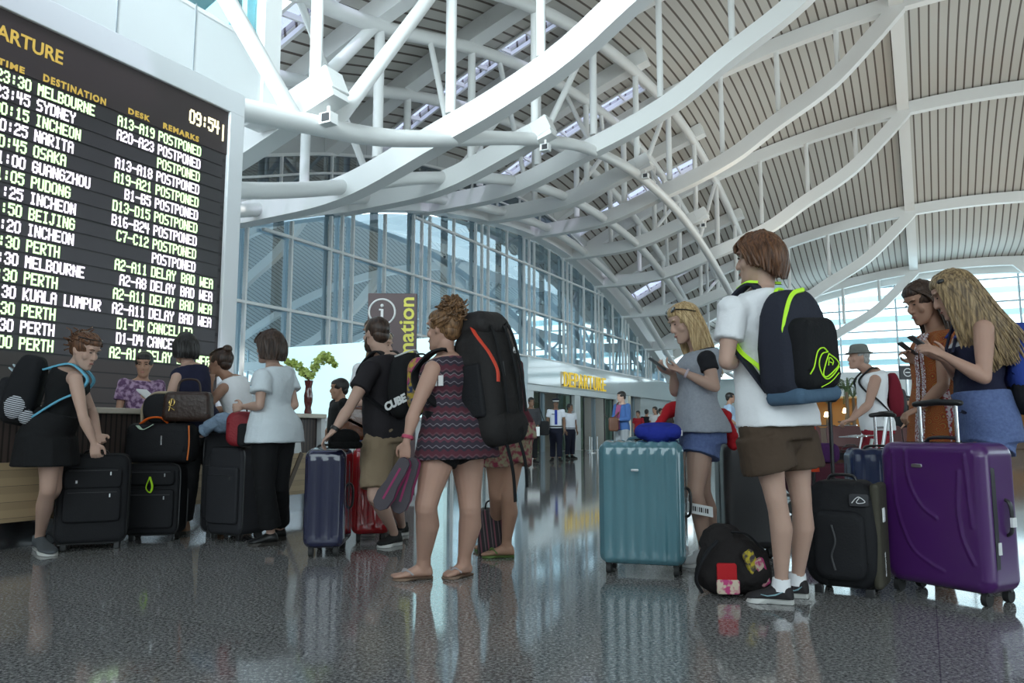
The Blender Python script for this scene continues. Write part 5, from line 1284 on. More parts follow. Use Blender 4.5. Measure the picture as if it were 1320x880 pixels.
a2 = nt.nodes.new('ShaderNodeMath'); nt.links.new(sp_.outputs[2], a2.inputs[0]); nt.links.new(s2.outputs[0], a2.inputs[1])
d2 = nt.nodes.new('ShaderNodeMath'); d2.operation = 'DIVIDE'; d2.inputs[1].default_value = .115; nt.links.new(a2.outputs[0], d2.inputs[0])
f2 = nt.nodes.new('ShaderNodeMath'); f2.operation = 'FRACT'; nt.links.new(d2.outputs[0], f2.inputs[0])
r2 = nt.nodes.new('ShaderNodeValToRGB'); r2.color_ramp.interpolation = 'CONSTANT'; el = r2.color_ramp.elements
el[0].position = 0; el[0].color = (.085, .018, .030, 1); el[1].position = .22; el[1].color = (.03, .022, .035, 1)
for p_, c_ in ((.36, (.17, .15, .17)), (.41, (.035, .026, .04)), (.62, (.12, .035, .055)), (.76, (.19, .17, .19)), (.80, (.028, .02, .03)), (.92, (.12, .05, .065))):
    e_ = el.new(p_); e_.color = (*c_, 1)
nt.links.new(f2.outputs[0], r2.inputs[0]); nt.links.new(r2.outputs[0], b.inputs['Base Color']); MATS['dress'] = dress
shirt(P7, dress, .016, hem=-.36, sleeve=0, top=.90, flare=.045, name='dress', disp=(.12, .012))
leg_wear(P7, blackc, .40, .022, .006, name='shorts')
sandals(P7, mat('sandal_sole', (.20, .13, .09), .7), mat('sandal_strap', (.35, .32, .33), .6))
bracelet(P7, 'l', mat('pink_beads', (.5, .08, .14), .5), .88, .029, .005, 3)
m = MB(); hair_cap(m, P7, .072, -.02, 1.03)
rg = random.Random(11)
m.ell(P7.hp(0, -.070, .098), (.060*.98, .056, .062), (P7.hr, P7.hf, P7.hu))
for i in range(230):      # curls of the high ponytail
    n_ = Vector((rg.gauss(0, 1), rg.gauss(0, 1), rg.gauss(.25, 1))).normalized(); c0 = P7.hp(n_.x*.066, -.070+n_.y*.060, .100+n_.z*.068); pts = []
    ph = rg.uniform(0, 6.28); q = .008+rg.random()*.009; dr = Vector((rg.gauss(0, 1), rg.gauss(0, 1), rg.gauss(0, 1))).normalized()*.018
    for k in range(9): pts.append(c0+dr*k*.25+Vector((math.cos(ph+k*.9)*q, math.sin(ph+k*.9)*q*.6, math.sin(ph+k*.9)*q*.8)))
    m.tube(pts, .0042, 5)
strands(m, P7, [[(-.078, .03, .05), (-.07, -.05, .07), (-.02, -.09, .095)], [(-.08, -.02, .0), (-.07, -.08, .03), (-.01, -.1, .09)], [(0, -.08, -.06), (0, -.115, 0), (0, -.11, .08)], [(.08, -.02, 0), (.07, -.08, .03), (.01, -.1, .09)], [(.078, .03, .05), (.07, -.05, .07), (.02, -.09, .095)]], 70, .006, seed=2)
m.build('hair', H_CURL, P7.o)
# huge black trekking backpack
pc_, pax = pack_frame(P7, .58, .13*P7.s, .24, .03)
pc_ = W(628, 492, 4.42)
t = thing('trekking_backpack', pc_-pax[2]*.36, 'huge black trekking backpack with orange piping worn over a patterned dress', 'backpack')
m = MB()
def pk(x, y, z): k = 1-.16*max(0, z-.12)/.25-.06*max(0, -z-.2)/.15; return (x*k, y*(1-.22*max(0, z-.1)/.25)+(.03 if y > 0 else 0)*math.cos(z*5), z)
m.rbox(pc_, .178, .125, .325, .10, .08, pax, k=7, edge=6, fn=pk); m.ell(pc_-pax[2]*.10+pax[1]*.05, (.165, .115, .22), pax)
m.build('pack_body', cloth('black_pack_fabric', (.020, .018, .018), rough=.75, bump=(14, .5)), t, remesh=.009, sm=2, disp=(.07, .012))
m = MB(); m.rbox(pc_+pax[2]*.335+pax[1]*.0, .148, .125, .070, .055, .05, pax, k=6, edge=5, fn=lambda x, y, z: (x*(1-.10*max(0, z)/.07), y*(1-.2*max(0, z)/.07), z-.25*max(0, y)*.3)); m.build('lid', cloth('black_lid_fabric', (.026, .023, .023), rough=.7, bump=(30, .3)), t)
m = MB(); m.rbox(pc_-pax[2]*.265+pax[1]*.015, .185, .145, .105, .09, .08, pax, k=6, edge=6); m.build('base_compartment', MATS['black_pack_fabric'], t)
for sg in (1, -1):
    m = MB(); m.rbox(pc_+pax[0]*sg*.175-pax[2]*.05+pax[1]*.01, .022, .075, .15, .02, .018, pax); m.build('side_pocket', MATS['black_lid_fabric'] if 0 else MATS['black_nylon'], t)
orng = mat('orange_red_trim', (.62, .05, .02), .6)
m = MB(); cp = [(-.135, .02, .31), (-.155, .06, .25), (-.14, .115, .15), (-.115, .14, .05), (-.12, .14, -.02)]
def onp(x, y, z): return pc_+pax[0]*-x*-1*(-1)+pax[1]*y+pax[2]*z
# left side of the pack (nearest the camera) is +L
cpath = spline([pc_+pax[0]*abs(x)*1.0+pax[1]*(y+.012)+pax[2]*z for x, y, z in cp], 6); m.tube(cpath, .012, 8, flat=.6); m.build('orange_piping', orng, t)
m = MB()
for x in (.07, -.05, -.10):
    ribbon(m, [pc_+pax[0]*x+pax[1]*.02+pax[2]*.385, pc_+pax[0]*x*1.1+pax[1]*.125+pax[2]*.30, pc_+pax[0]*x*1.15+pax[1]*.165+pax[2]*.05, pc_+pax[0]*x*1.1+pax[1]*.165+pax[2]*-.2], pax[0], .022, .006)
m.build('compression_strap', MATS['black_nylon'], t)
for x, z0, z1 in ((.04, -.34, -.68), (-.10, -.34, -.62)):
    m = MB(); ribbon(m, [pc_+pax[0]*x+pax[1]*.10+pax[2]*z0, pc_+pax[0]*x+pax[1]*.12+pax[2]*(z0+z1)/2, pc_+pax[0]*x+pax[1]*.11+pax[2]*z1], pax[0], .026, .005); m.build('hanging_strap', MATS['black_nylon'], t)
m = MB(); q = pc_-pax[0]*.095+pax[1]*.150+pax[2]*.155
m.tube([q-pax[0]*.020-pax[2]*.014, q+pax[2]*.018, q+pax[0]*.020-pax[2]*.014, q-pax[0]*.020-pax[2]*.014], .0028, 6); m.tube([q-pax[0]*.012-pax[2]*.008, q+pax[2]*.006, q+pax[0]*.012-pax[2]*.008], .0025, 6); m.build('emblem', tagw, t)
m = MB(); m.obox(pc_+pax[0]*.06+pax[1]*.16+pax[2]*.05, pax[0]*.005, pax[1]*.003, pax[2]*.04); m.build('zip_pull', zipm, t)
for k in (0, 1):
    m = MB(); q = P7.spine(.62)+P7.Ls*(.165)+P7.F*(-.02-.0*k)-P7.F*k*.045+DZ*.01; m.obox(q, P7.F*.016, P7.Ls*.003, DZ*.028); m.build('white_tag', tagw, t)
shoulder_straps(P7, t, MATS['black_nylon'], pax, pc_-pax[1]*.12+pax[2]*.2, pc_-pax[1]*.12-pax[2]*.2, .06)
m = MB(); ribbon(m, [pc_-pax[1]*.10-pax[2]*.22+P7.Ls*.15, P7.spine(.2)+P7.Ls*.19, P7.spine(.2)+P7.F*.13+P7.Ls*.08, P7.spine(.2)+P7.F*.14-P7.Ls*.08, P7.spine(.2)-P7.Ls*.19], DZ, .07, .012); m.build('hip_belt', MATS['black_nylon'], t)
# sneakers dangling from her hand
hnd = P7.J['wrl']+Vector((-.01, 0, -.085))
sn_p = cloth('magenta_mesh', (.26, .04, .11)); sn_g = mat('grey_rubber', (.055, .045, .055), .7)
for i, (off, tilt) in enumerate((((-.055, -.03, -.13), -.45), ((.010, .01, -.14), -.25))):
    c = hnd+Vector(off); d = Vector((tilt, .05, -.8)).normalized(); pn = Vector((-.2, -1, .0)).normalized(); sdv = d.cross(pn).normalized(); pn = sdv.cross(d)
    t = thing('sneaker', c, ('left' if i == 0 else 'right')+' of two pink and grey sneakers held in the hand, sole outward', 'shoe', 'pink sneakers in the hand')
    m = MB(); rings = []
    for tt, w, h in ((-.145, .020, .03), (-.125, .034, .06), (-.07, .039, .07), (0, .041, .062), (.07, .049, .046), (.125, .041, .032), (.15, .018, .016)):
        rings.append([c+d*tt-pn*h*.5+sdv*math.cos(a)*w-pn*math.sin(a)*h*.5 for a in [2*math.pi*k/14 for k in range(14)]])
    m.loft(rings); m.build('upper', sn_p, t)
    m = MB(); rings = []
    for tt, w in ((-.148, .014), (-.13, .033), (-.07, .038), (0, .037), (.07, .050), (.125, .043), (.152, .016)):
        rings.append([c+d*tt+pn*(.006+.008*b_)+sdv*a_*w for a_, b_ in ((-1, -1), (1, -1), (1, 1), (-1, 1))])
    m.loft(rings); o = m.build('sole', sn_g, t, bevel=.003)
    m = MB(); m.bar([c+d*-.09+pn*.0155, c+d*.09+pn*.0155], .012, .002, up=pn); m.build('sole_stripe', sn_p, o)
# ---- colourful bag at her front
fb = P7.spine(.60)+P7.F*.225
t = thing('floral_backpack', fb-DZ*.17, 'colourful floral small backpack between the black tee man and the patterned dress woman', 'backpack')
m = MB(); m.rbox(fb, .075, .075, .16, .07, .05); m.build('body', mat('bright_floral', (.35, .03, .14), .8, noise=(26, .09, (.42, .33, .03))), t)
m = MB(); m.rbox(fb-Vector((.01, .08, .05)), .055, .03, .075, .04, .02); m.build('front_pocket', mat('bright_floral_two', (.02, .04, .11), .8, noise=(30, .07, (.45, .30, .03))), t)
m = MB(); arch_handle(m, fb+DZ*.15-Vector((.03, 0, 0)), fb+DZ*.15+Vector((.03, 0, 0)), DZ*.03, .008); m.build('loop', blackf, t)
# ---- the person hidden behind the huge pack
P7b = person('person with long brown hair and a floral skirt half hidden behind the huge backpack',
    dict(head=(642, 437, 0), neck=(643, 464, 0), shl=(620, 480, -.06), shr=(661, 478, .06), ell=(614, 520, .1), wrl=(624, 540, .3), elr=(666, 520, .14), wrr=(658, 545, .3),
         hipl=(640, 552, -.05), hipr=(664, 551, .05), knl=(640, 636, .02), knr=(655, 640, .0), footl=((646, 709), (612, 710)), footr=((662, 718), (622, 718))), 5.05, (-.35, .94), (-.35, .94, -.05), skin=SK_TAN, hair=H_DARK, feet='bare', vox=.008)
flo = mat('floral_skirt_print', (.24, .03, .06), .9, noise=(34, .10, (.30, .27, .17)))
shirt(P7b, cloth('maroon_top', (.09, .015, .025)), .014, hem=.0, sleeve=.4)
leg_wear(P7b, flo, .52, .03, .02, name='shorts')
sandals(P7b, mat('green_sandal', (.10, .17, .04), .7), MATS['green_sandal'])
m = MB(); hair_cap(m, P7b); strands(m, P7b, [[(-.06, -.02, .1), (-.085, -.03, 0), (-.095, -.06, -.15), (-.09, -.085, -.38)], [(0, -.09, .1), (0, -.125, 0), (0, -.13, -.2), (0, -.13, -.42)], [(.06, -.02, .1), (.085, -.03, 0), (.11, -.06, -.15), (.105, -.06, -.40)]], 90, .008, seed=4); m.build('hair', H_DARK, P7b.o)
# ---- bearded man in the black tee
P6 = person('bearded man in a dark tee and khaki shorts holding the navy suitcase',
    dict(head=(484, 431, 0), neck=(494, 459, .02), shl=(477, 477, -.17), shr=(514, 471, .17), ell=(450, 526, -.30), wrl=(430, 556, -.36), elr=(524, 522, .2), wrr=(506, 545, -.02),
         hipl=(487, 556, -.08), hipr=(508, 554, .08), knl=(483, 640, -.16), knr=(505, 640, .08), footl=((515, 702), (489, 706)), footr=((524, 689), (506, 691))), 5.45, (-.8, .6), (-.75, .66, -.05), sex='m', s=1.0, skin=SK_FAIR, hair=H_DARK,
    hands=dict(l=dict(d=(-.7, .1, -.6), pn=(.2, 0, -1), side=(-.3, .9, 0), curl=.6)), shoe=(cloth('black_shoe', (.02, .02, .02)), soleW))
shirt(P6, charc, .016, hem=-.12, sleeve=.52, name='tee_shirt')
leg_wear(P6, khaki, .88, .020, .008, name='shorts')
m = MB(); hair_cap(m, P6, .068, -.02, .99); m.build('hair', H_DARK, P6.o)
m = MB(); m.loft([[P6.hp(math.cos(a)*w, y0+math.sin(a)*hd, z) for a in [math.pi*k/12-.35+.06*k/12 for k in range(13)]]+[P6.hp(math.cos(a)*w*.8, y0+math.sin(a)*hd*.8, z) for a in [math.pi*(12-k)/12 for k in range(13)]] for z, w, hd, y0 in ((-.02, .072, .05, .0), (-.05, .068, .075, .012), (-.08, .062, .09, .010), (-.105, .052, .096, .004), (-.122, .03, .085, .0))]); m.build('beard', H_DARK, P6.o)
m = MB(); el, wr = P6.J['ell'], P6.J['wrl']; c = vlerp(el, wr, .9); dd = (wr-el).normalized(); m.tube([c-dd*.012, c+dd*.012], .033, 14); m.build('watch', blackp, P6.o)
pc_, pax = pack_frame(P6, .55, .115, .17)
t = thing('backpack', pc_-pax[2]*.24, 'black backpack with white lettering worn by the bearded man', 'backpack')
m = MB(); m.rbox(pc_, .145, .085, .225, .10, .05, pax, k=6, fn=lambda x, y, z: (x*(1-.15*max(0, z)/.22), y*(1-.25*max(0, z)/.22), z)); m.build('pack_body', cloth('black_pack_two', (.012, .012, .013), bump=(16, .4)), t)
m = MB(); m.rbox(pc_+pax[1]*.095-pax[2]*.06, .115, .03, .13, .06, .025, pax); o = m.build('front_pocket', blackf, t)
m = MB(); m.tube(spline([pc_+pax[1]*.127+pax[0]*x+pax[2]*z for x, z in ((-.09, .03), (0, .055), (.09, .03))], 5), .004, 6); m.build('zip', zipm, o)
m = MB(); m.tube(spline([pc_+pax[0]*-.14+pax[1]*.0+pax[2]*.2, pc_+pax[1]*.06+pax[2]*.24, pc_+pax[0]*.14+pax[2]*.2], 6), .006, 6); m.build('white_cord', tagw, t)
text_mesh('CUBE', .075, tagw, pc_+pax[0]*.148+pax[1]*-.075-pax[2]*.165, (pax[1]+pax[2]*.35).normalized(), (pax[2]-pax[1]*.35).normalized(), 'lettering', t, depth=.002, bold=.004)
shoulder_straps(P6, t, blackf, pax, pc_-pax[1]*.08+pax[2]*.15, pc_-pax[1]*.08-pax[2]*.18)
# ---- blond woman behind him
Jb = stand(485, 687, 1.63, (.55, -.8), arms='front')
Pb = person('blond woman with sunglasses on her head standing behind the bearded man', Jb, 6.4, (.55, -.8), (.9, -.3, -.2), skin=SK_FAIR, hair=H_DBLOND, vox=.009, shoe=(cloth('white_shoe', (.5, .5, .5)), soleW))
shirt(Pb, whitec, .016, hem=-.15, sleeve=.5); leg_wear(Pb, denim, 1.85, .012, .01, name='jeans')
m = MB(); hair_cap(m, Pb); strands(m, Pb, [[(-.05, .03, .1), (-.085, 0, .02), (-.085, -.02, -.1), (-.075, -.03, -.22)], [(0, -.08, .1), (0, -.12, 0), (0, -.11, -.24)][0:3]+[(0, -.1, -.25)], [(.05, .03, .1), (.085, 0, .02), (.085, -.02, -.1), (.075, -.03, -.22)]], 70, .008, seed=6); m.build('hair', H_DBLOND, Pb.o)
def sunglasses(P, label, z=.10, y=.05):
    c = P.hp(0, y, z); t = thing('sunglasses', c, label, 'sunglasses')
    nf = (P.hf*.55+P.hu*.6).normalized(); up_ = (P.hu*.55-P.hf*.6).normalized()
    for sg in (-1, 1):
        m = MB(); q = c+P.hr*sg*.034; m.ell(q+nf*.012, (.028, .007, .022), (P.hr, nf, up_)); m.build('lens', mat('lens_dark', (.02, .018, .02), .08, coat=1), t)
        m = MB(); m.tube(spline([q+P.hr*sg*.028+nf*.008, P.hp(sg*.083, -.0, z-.02), P.hp(sg*.086, -.06, z-.055)], 4), .0035, 6); m.build('temple', blackp, t)
    m = MB(); m.tube([c-P.hr*.01+nf*.014, c+P.hr*.01+nf*.014], .003, 6); m.build('bridge', blackp, t)
sunglasses(Pb, 'dark sunglasses on the head of the blond woman behind the bearded man')
bb = Vector((W(461, 545, 6.0).x, 5.95, W(461, 545, 6.0).z)); t = thing('shoulder_bag', bb-DZ*.14, 'shiny brown shoulder bag beyond the navy and red suitcases', 'bag')
m = MB(); m.rbox(bb, .13, .06, .13, .06, .04, fn=lambda x, y, z: (x*(1-.25*(z+.1)), y, z)); m.build('body', mat('brown_leather', (.11, .035, .012), .25, coat=.4, bump=(18, .5)), t)
m = MB(); m.tube(spline([bb+Vector((-.08, 0, .11)), bb+Vector((-.0, .02, .22)), bb+Vector((.09, .0, .11))], 6), .009, 8); m.build('strap', MATS['brown_leather'], t)
# ---- woman in the white tee with the bob
P5 = person('woman with a dark bob in a loose white tee and black trousers',
    dict(head=(347, 447, 0), neck=(352, 474, .01), shl=(338, 487, -.15), shr=(369, 483, .14), ell=(335, 523, -.2), wrl=(314, 524, -.05), elr=(380, 522, .1), wrr=(352, 535, -.0),
         hipl=(343, 551, -.07), hipr=(362, 550, .07), knl=(341, 624, -.08), knr=(359, 624, .07), footl=((357, 702), (320, 704)), footr=((368, 695), (336, 697))), 5.7, (-.86, .5), (-.93, .35, -.08), s=.97, skin=SK_FAIR, hair=H_DARK,
    hands=dict(l=dict(d=(-1, .3, -.1), pn=(.1, .6, -.6), side=(-.2, .1, 1), curl=.6)), shoe=None)
shirt(P5, cloth('pale_blue_white_cotton', (.66, .72, .76)), .022, hem=-.26, sleeve=.55, flare=.035, sl_ease=.026, name='tee_shirt')
leg_wear(P5, blackc, 1.86, .020, .02, name='trousers')
for sd in 'lr': make_shoe(P5, *P5.J['foot'+sd], mat('black_patent', (.012, .012, .012), .3), soleD, ankle=False)
m = MB(); hair_cap(m, P5, .066, -.03, 1.06)
def bobg(k, w=.085): return [[(-w*.35, .055, .105), (-w*.85, .055, .05), (-w, .030, -.02), (-w*.95, .02, -.085*k)], [(-w*.6, -.02, .12), (-w*1.08, -.02, .04), (-w*1.1, -.03, -.04), (-w, -.03, -.10*k)], [(-.02, -.05, .13), (-.05, -.115, .04), (-.06, -.12, -.05), (-.055, -.10, -.11*k)], [(.02, -.05, .13), (.05, -.115, .04), (.06, -.12, -.05), (.055, -.10, -.11*k)], [(w*.6, -.02, .12), (w*1.08, -.02, .04), (w*1.1, -.03, -.04), (w, -.03, -.10*k)], [(w*.35, .055, .105), (w*.85, .055, .05), (w, .030, -.02), (w*.95, .02, -.085*k)]]
strands(m, P5, bobg(1.0), 260, .0095, .008, seed=8, taper=.8)
strands(m, P5, [[(-.06, .03, .11), (-.05, .085, .07), (-.05, .092, .042)], [(0, .02, .125), (0, .09, .08), (0, .098, .045)], [(.06, .03, .11), (.05, .085, .07), (.05, .092, .042)]], 50, .007, .006, seed=9, taper=.7)
m.build('hair', H_DARK, P5.o)
# ---- woman with the bun, leaning
P4 = person('woman with a hair bun in a white tank top leaning on the counter',
    dict(head=(283, 468, 0), neck=(296, 488, .02), shl=(287, 501, -.15), shr=(308, 496, .14), ell=(267, 524, -.18), wrl=(272, 496, -.13), elr=(290, 528, .3), wrr=(268, 528, .36),
         hipl=(312, 553, -.08), hipr=(326, 551, .08), knl=(306, 617, -.06), knr=(320, 617, .07), footl=((314, 678), (296, 678)), footr=((326, 674), (308, 674))), 6.62, (-.86, .5), (-.95, .25, -.1), s=.97, skin=SK_TAN, hair=H_DARK, vox=.008,
    hands=dict(l=dict(d=(-.1, .2, 1), pn=(-.5, .5, 0), side=(-1, .2, 0), curl=.8)), shoe=(blackc, soleD))
shirt(P4, whitec, .014, hem=-.05, sleeve=0, top=.92, name='tank_top'); leg_wear(P4, cloth('dark_jeans', (.02, .025, .04)), 1.85, .014, .01, name='jeans')
m = MB(); hair_cap(m, P4, .072, -.02, 1.02); m.ell(P4.hp(0, -.085, .115), (.042, .042, .038), (P4.hr, P4.hf, P4.hu)); strands(m, P4, [[(-.06, .05, .08), (-.06, -.03, .11), (-.01, -.085, .12)], [(.06, .05, .08), (.06, -.03, .11), (.01, -.085, .12)], [(.03, -.1, -.03), (.03, -.12, .05), (0, -.10, .11)], [(-.03, -.1, -.03), (-.03, -.12, .05), (0, -.10, .11)]], 60, .005, seed=12); m.build('hair', H_DARK, P4.o)
jk = W(281, 549, 6.0); t = thing('denim_jacket', jk-DZ*.05, 'pale denim jacket bundled on the bag beside the dark grey suitcase', 'jacket')
m = MB(); m.tube(spline([jk+Vector(p) for p in ((-.10, 0, -.03), (-.03, -.03, .02), (.05, -.02, .045), (.10, .0, .03))], 5), [.045]*8+[.06]*8, 14, rnd=True); m.ell(jk+Vector((.04, .03, .0)), (.09, .08, .055)); m.build('cloth', cloth('pale_denim', (.20, .27, .36), bump=(30, .6)), t, remesh=.008, sm=2, disp=(.05, .02))
m = MB(); m.tube([jk+Vector((-.12, 0, -.038)), jk+Vector((-.095, 0, -.027))], .05, 14); m.build('cuff', MATS['pale_denim'], t)
bz3 = Vector((jk.x+.03, 6.03, 0)); soft_case('soft_suitcase', 'black suitcase under the pale denim jacket', Vector((jk.x-.03, 6.24, 0)), 0, .26, .22, jk.z-.055, pockets=((0, -.05, .84, .6),))
# ---- woman in navy sleeveless top with papers
P3 = person('woman with short black hair in a navy sleeveless top holding white papers',
    dict(head=(238, 449, 0), neck=(243, 471, .01), shl=(228, 487, -.13), shr=(260, 482, .13), ell=(217, 517, -.16), wrl=(200, 513, .0), elr=(268, 516, .06), wrr=(258, 532, .0),
         hipl=(243, 549, -.07), hipr=(270, 547, .07), knl=(245, 616, -.05), knr=(276, 615, .05), footl=((243, 688), (228, 688)), footr=((290, 684), (276, 683))), 6.25, (-.74, .66), (-.78, .62, -.1), s=.97, skin=SK_FAIR, hair=H_BLACK, vox=.007,
    hands=dict(l=dict(d=(-1, .3, .0), pn=(0, 0, 1), side=(.2, 1, .2), curl=.4)), shoe=(cloth('tan_shoe', (.24, .14, .09)), soleD))
shirt(P3, navyc, .015, hem=-.10, sleeve=0, top=.93, name='sleeveless_top'); leg_wear(P3, blackc, 1.88, .016, .015, name='trousers')
m = MB(); hair_cap(m, P3, .064, -.04, 1.07); strands(m, P3, bobg(.85, .082), 170, .009, .007, seed=13, taper=.8); m.build('hair', H_BLACK, P3.o)
pp = P3.J['wrl']+Vector((-.09, .02, .035)); t = thing('paper_sheets', pp, 'white papers held over the counter by the woman in navy', 'papers')
for i, tl in enumerate((.3, .42)):
    m = MB(); e1 = Vector((-.8, .3, .45+tl*.3)).normalized(); e2 = Vector((.3, .9, 0)).normalized(); m.obox(pp+DZ*.008*i-e1*.02, e1*.075, e2*.055, e1.cross(e2)*.0012); m.build('sheet', tagw, t)
hb2 = W(243, 524, 6.0); t = thing('handbag', hb2-DZ*.13, 'dark brown handbag with a gold clasp hanging on the arm of the woman in navy', 'bag')
ax = yaw_ax(4); m = MB(); m.rbox(hb2, .185, .07, .115, .04, .04, ax, fn=lambda x, y, z: (x*(1-.35*(z+.1)), y, z)); m.build('body', mat('dark_brown_leather', (.035, .016, .010), .45, bump=(30, .3)), t)
m = MB(); q = hb2-ax[0]*.10-ax[1]*.075; m.tube([q+Vector((math.cos(a)*.020, 0, .03+math.sin(a)*.026)) for a in [2*math.pi*k/16 for k in range(17)]], .005, 6, caps=False); m.tube([q+DZ*.06, q-DZ*.035-ax[0]*.02], .005, 6); m.tube([q-DZ*.0-ax[0]*.025, q+ax[0]*.022-DZ*.03], .005, 6); m.build('gold_clasp', mat('gold', (.75, .52, .18), .25, metal=1), t)
m = MB(); m.tube(spline([hb2-ax[0]*.09+DZ*.10, hb2-ax[0]*.06+DZ*.20, hb2+ax[0]*.06+DZ*.20, hb2+ax[0]*.09+DZ*.10], 6), .009, 8); m.build('handle', MATS['dark_brown_leather'], t)
# ---- woman bending over the black case
P1 = person('woman in a black tank top and skirt bending to grip the black suitcase',
    dict(head=(110, 452, -.02), neck=(95, 475, 0), shr=(97, 489, -.15), shl=(97, 484, .15), elr=(107, 537, -.20), wrr=(121, 570, -.16), ell=(118, 528, .2), wrl=(127, 560, .05),
         hipr=(66, 556, -.08), hipl=(66, 555, .08), knr=(62, 630, -.06), knl=(69, 630, .09), footr=((48, 708), (66, 717)), footl=((48, 697), (62, 705))), 5.25, (.95, .1), (.86, -.28, -.42), s=.98, skin=SK_FAIR, hair=H_BROWN,
    hands=dict(r=dict(d=(.15, .1, -1), pn=(-.3, 1, 0), side=(1, .2, 0), curl=.75)), shoe=(cloth('grey_sneaker', (.10, .11, .12)), soleW))
shirt(P1, blackc, .020, hem=-.5, sleeve=0, top=.93, name='tank_top'); skirt(P1, blackc, W(62, 600, 5.25).z, .058, .02, waist=.3)
m = MB(); hair_cap(m, P1, .074, -.02, 1.04); rg = random.Random(21)
m.ell(P1.hp(0, -.085, .05), (.062, .05, .06), (P1.hr, P1.hf, P1.hu))
for i in range(70):
    a = rg.uniform(0, 6.28); c0 = P1.hp(math.cos(a)*.06, -.075+rg.gauss(0, .02), .045+math.sin(a)*.055); q = .012; ph = rg.uniform(0, 6.28); dr = Vector((rg.gauss(0, 1), rg.gauss(0, 1), rg.gauss(0, 1)))*.010
    m.tube([c0+dr*k*.4+Vector((math.cos(ph+k)*q, math.sin(ph+k)*q, 0)) for k in range(7)], .005, 5)
strands(m, P1, [[(-.066, .06, .06), (-.075, 0, .06), (-.03, -.08, .06)], [(-.03, .06, .105), (-.03, 0, .125), (0, -.08, .09)], [(.03, .06, .105), (.03, 0, .125), (0, -.08, .09)], [(.066, .06, .06), (.075, 0, .06), (.03, -.08, .06)]], 80, .006, seed=22); m.build('hair', H_BROWN, P1.o)
m = MB(); pts = [P1.hp(math.cos(a)*.080, -.01+math.sin(a)*.078, .092+.012*math.sin(a)) for a in [R(-10+200*k/20) for k in range(21)]]; m.tube(pts, .006, 8, flat=.6); m.build('headband', blackp, P1.o)
pc_, pax = pack_frame(P1, .50, .115, .19)
pc_ = pc_+pax[1]*.02
lblue = cloth('light_blue_webbing', (.14, .42, .58)); stp = stripe_mat('striped_pocket', [(0, (.55, .57, .6)), (.5, (.03, .03, .04))], tuple(pax[2]), .013, rough=.8)
t = thing('backpack', pc_-pax[2]*.24, 'black backpack with light blue straps on the woman bending over the black suitcase', 'backpack')
m = MB(); m.rbox(pc_, .155, .095, .235, .11, .06, pax, k=6, fn=lambda x, y, z: (x*(1-.2*max(0, z)/.23), y*(1-.2*max(0, z)/.23), z)); m.build('pack_body', cloth('black_pack_three', (.013, .013, .015), bump=(16, .4)), t)
m = MB(); m.rbox(pc_+pax[1]*.10-pax[2]*.07, .12, .045, .13, .07, .035, pax); o = m.build('front_pocket', blackf, t)
m = MB(); m.ell(pc_+pax[1]*.125-pax[2]*.10-pax[0]*.045, (.05, .035, .075), pax); m.build('blue_panel', lblue, o)
m = MB(); m.ell(pc_-pax[0]*.135-pax[2]*.10+pax[1]*.0, (.03, .07, .09), pax); m.build('side_pocket', stp, t)
m = MB(); m.ell(pc_-pax[0]*.13-pax[2]*.16-pax[1]*.08, (.035, .045, .05), pax); m.build('side_pocket', stp, t)
m = MB()
for dz_, in_ in ((.10, .118), (.125, .10), (-.02, .14)):
    m.tube(spline([pc_-pax[0]*.12+pax[1]*in_*.5+pax[2]*dz_, pc_-pax[0]*.05+pax[1]*in_+pax[2]*(dz_+.02), pc_+pax[0]*.1+pax[1]*in_+pax[2]*dz_], 5), .006, 6)
m.build('blue_cord', mat('pale_cord', (.45, .55, .6), .6), t)
shoulder_straps(P1, t, blackf, pax, pc_-pax[1]*.08+pax[2]*.16, pc_-pax[1]*.08-pax[2]*.19, .055, part=(lblue, lblue))
# ---- clerk behind the counter
Pc = person('clerk in a purple floral shirt behind the counter', stand(G(5.05, -6.8), 0, 1.58, (.75, -.66), arms='low'), 7, (.75, -.66), (.3, -.9, -.25), skin=SK_TAN, hair=H_BLACK, vox=.011, legs=True, shoe=(blackc, soleD))
shirt(Pc, mat('purple_floral', (.10, .045, .11), .85, noise=(24, .08, (.36, .24, .36))), .016, hem=-.1, sleeve=.6, top=.98); leg_wear(Pc, blackc, 1.85, .014, .01, name='trousers')
m = MB(); hair_cap(m, Pc, .068, -.04, 1.04); m.build('hair', H_BLACK, Pc.o)
cb = FL(437, 644); cb = W(437, 557, 9.3); cb.z = 0
Pr = person('dark haired clerk seated low behind the white information desk', stand(cb+Vector((0, 0, 0)), 0, 1.42, (-.8, -.5), arms='low'), 9, (-.8, -.5), (-.85, -.3, -.1), skin=SK_TAN, hair=H_BLACK, vox=.011, sex='m', shoe=(blackc, soleD))
shirt(Pr, blackc, .016, hem=-.1, sleeve=.6); leg_wear(Pr, blackc, 1.85, .014, .01, name='trousers')
m = MB(); hair_cap(m, Pr, .068, -.03, 1.04); m.build('hair', H_BLACK, Pr.o)
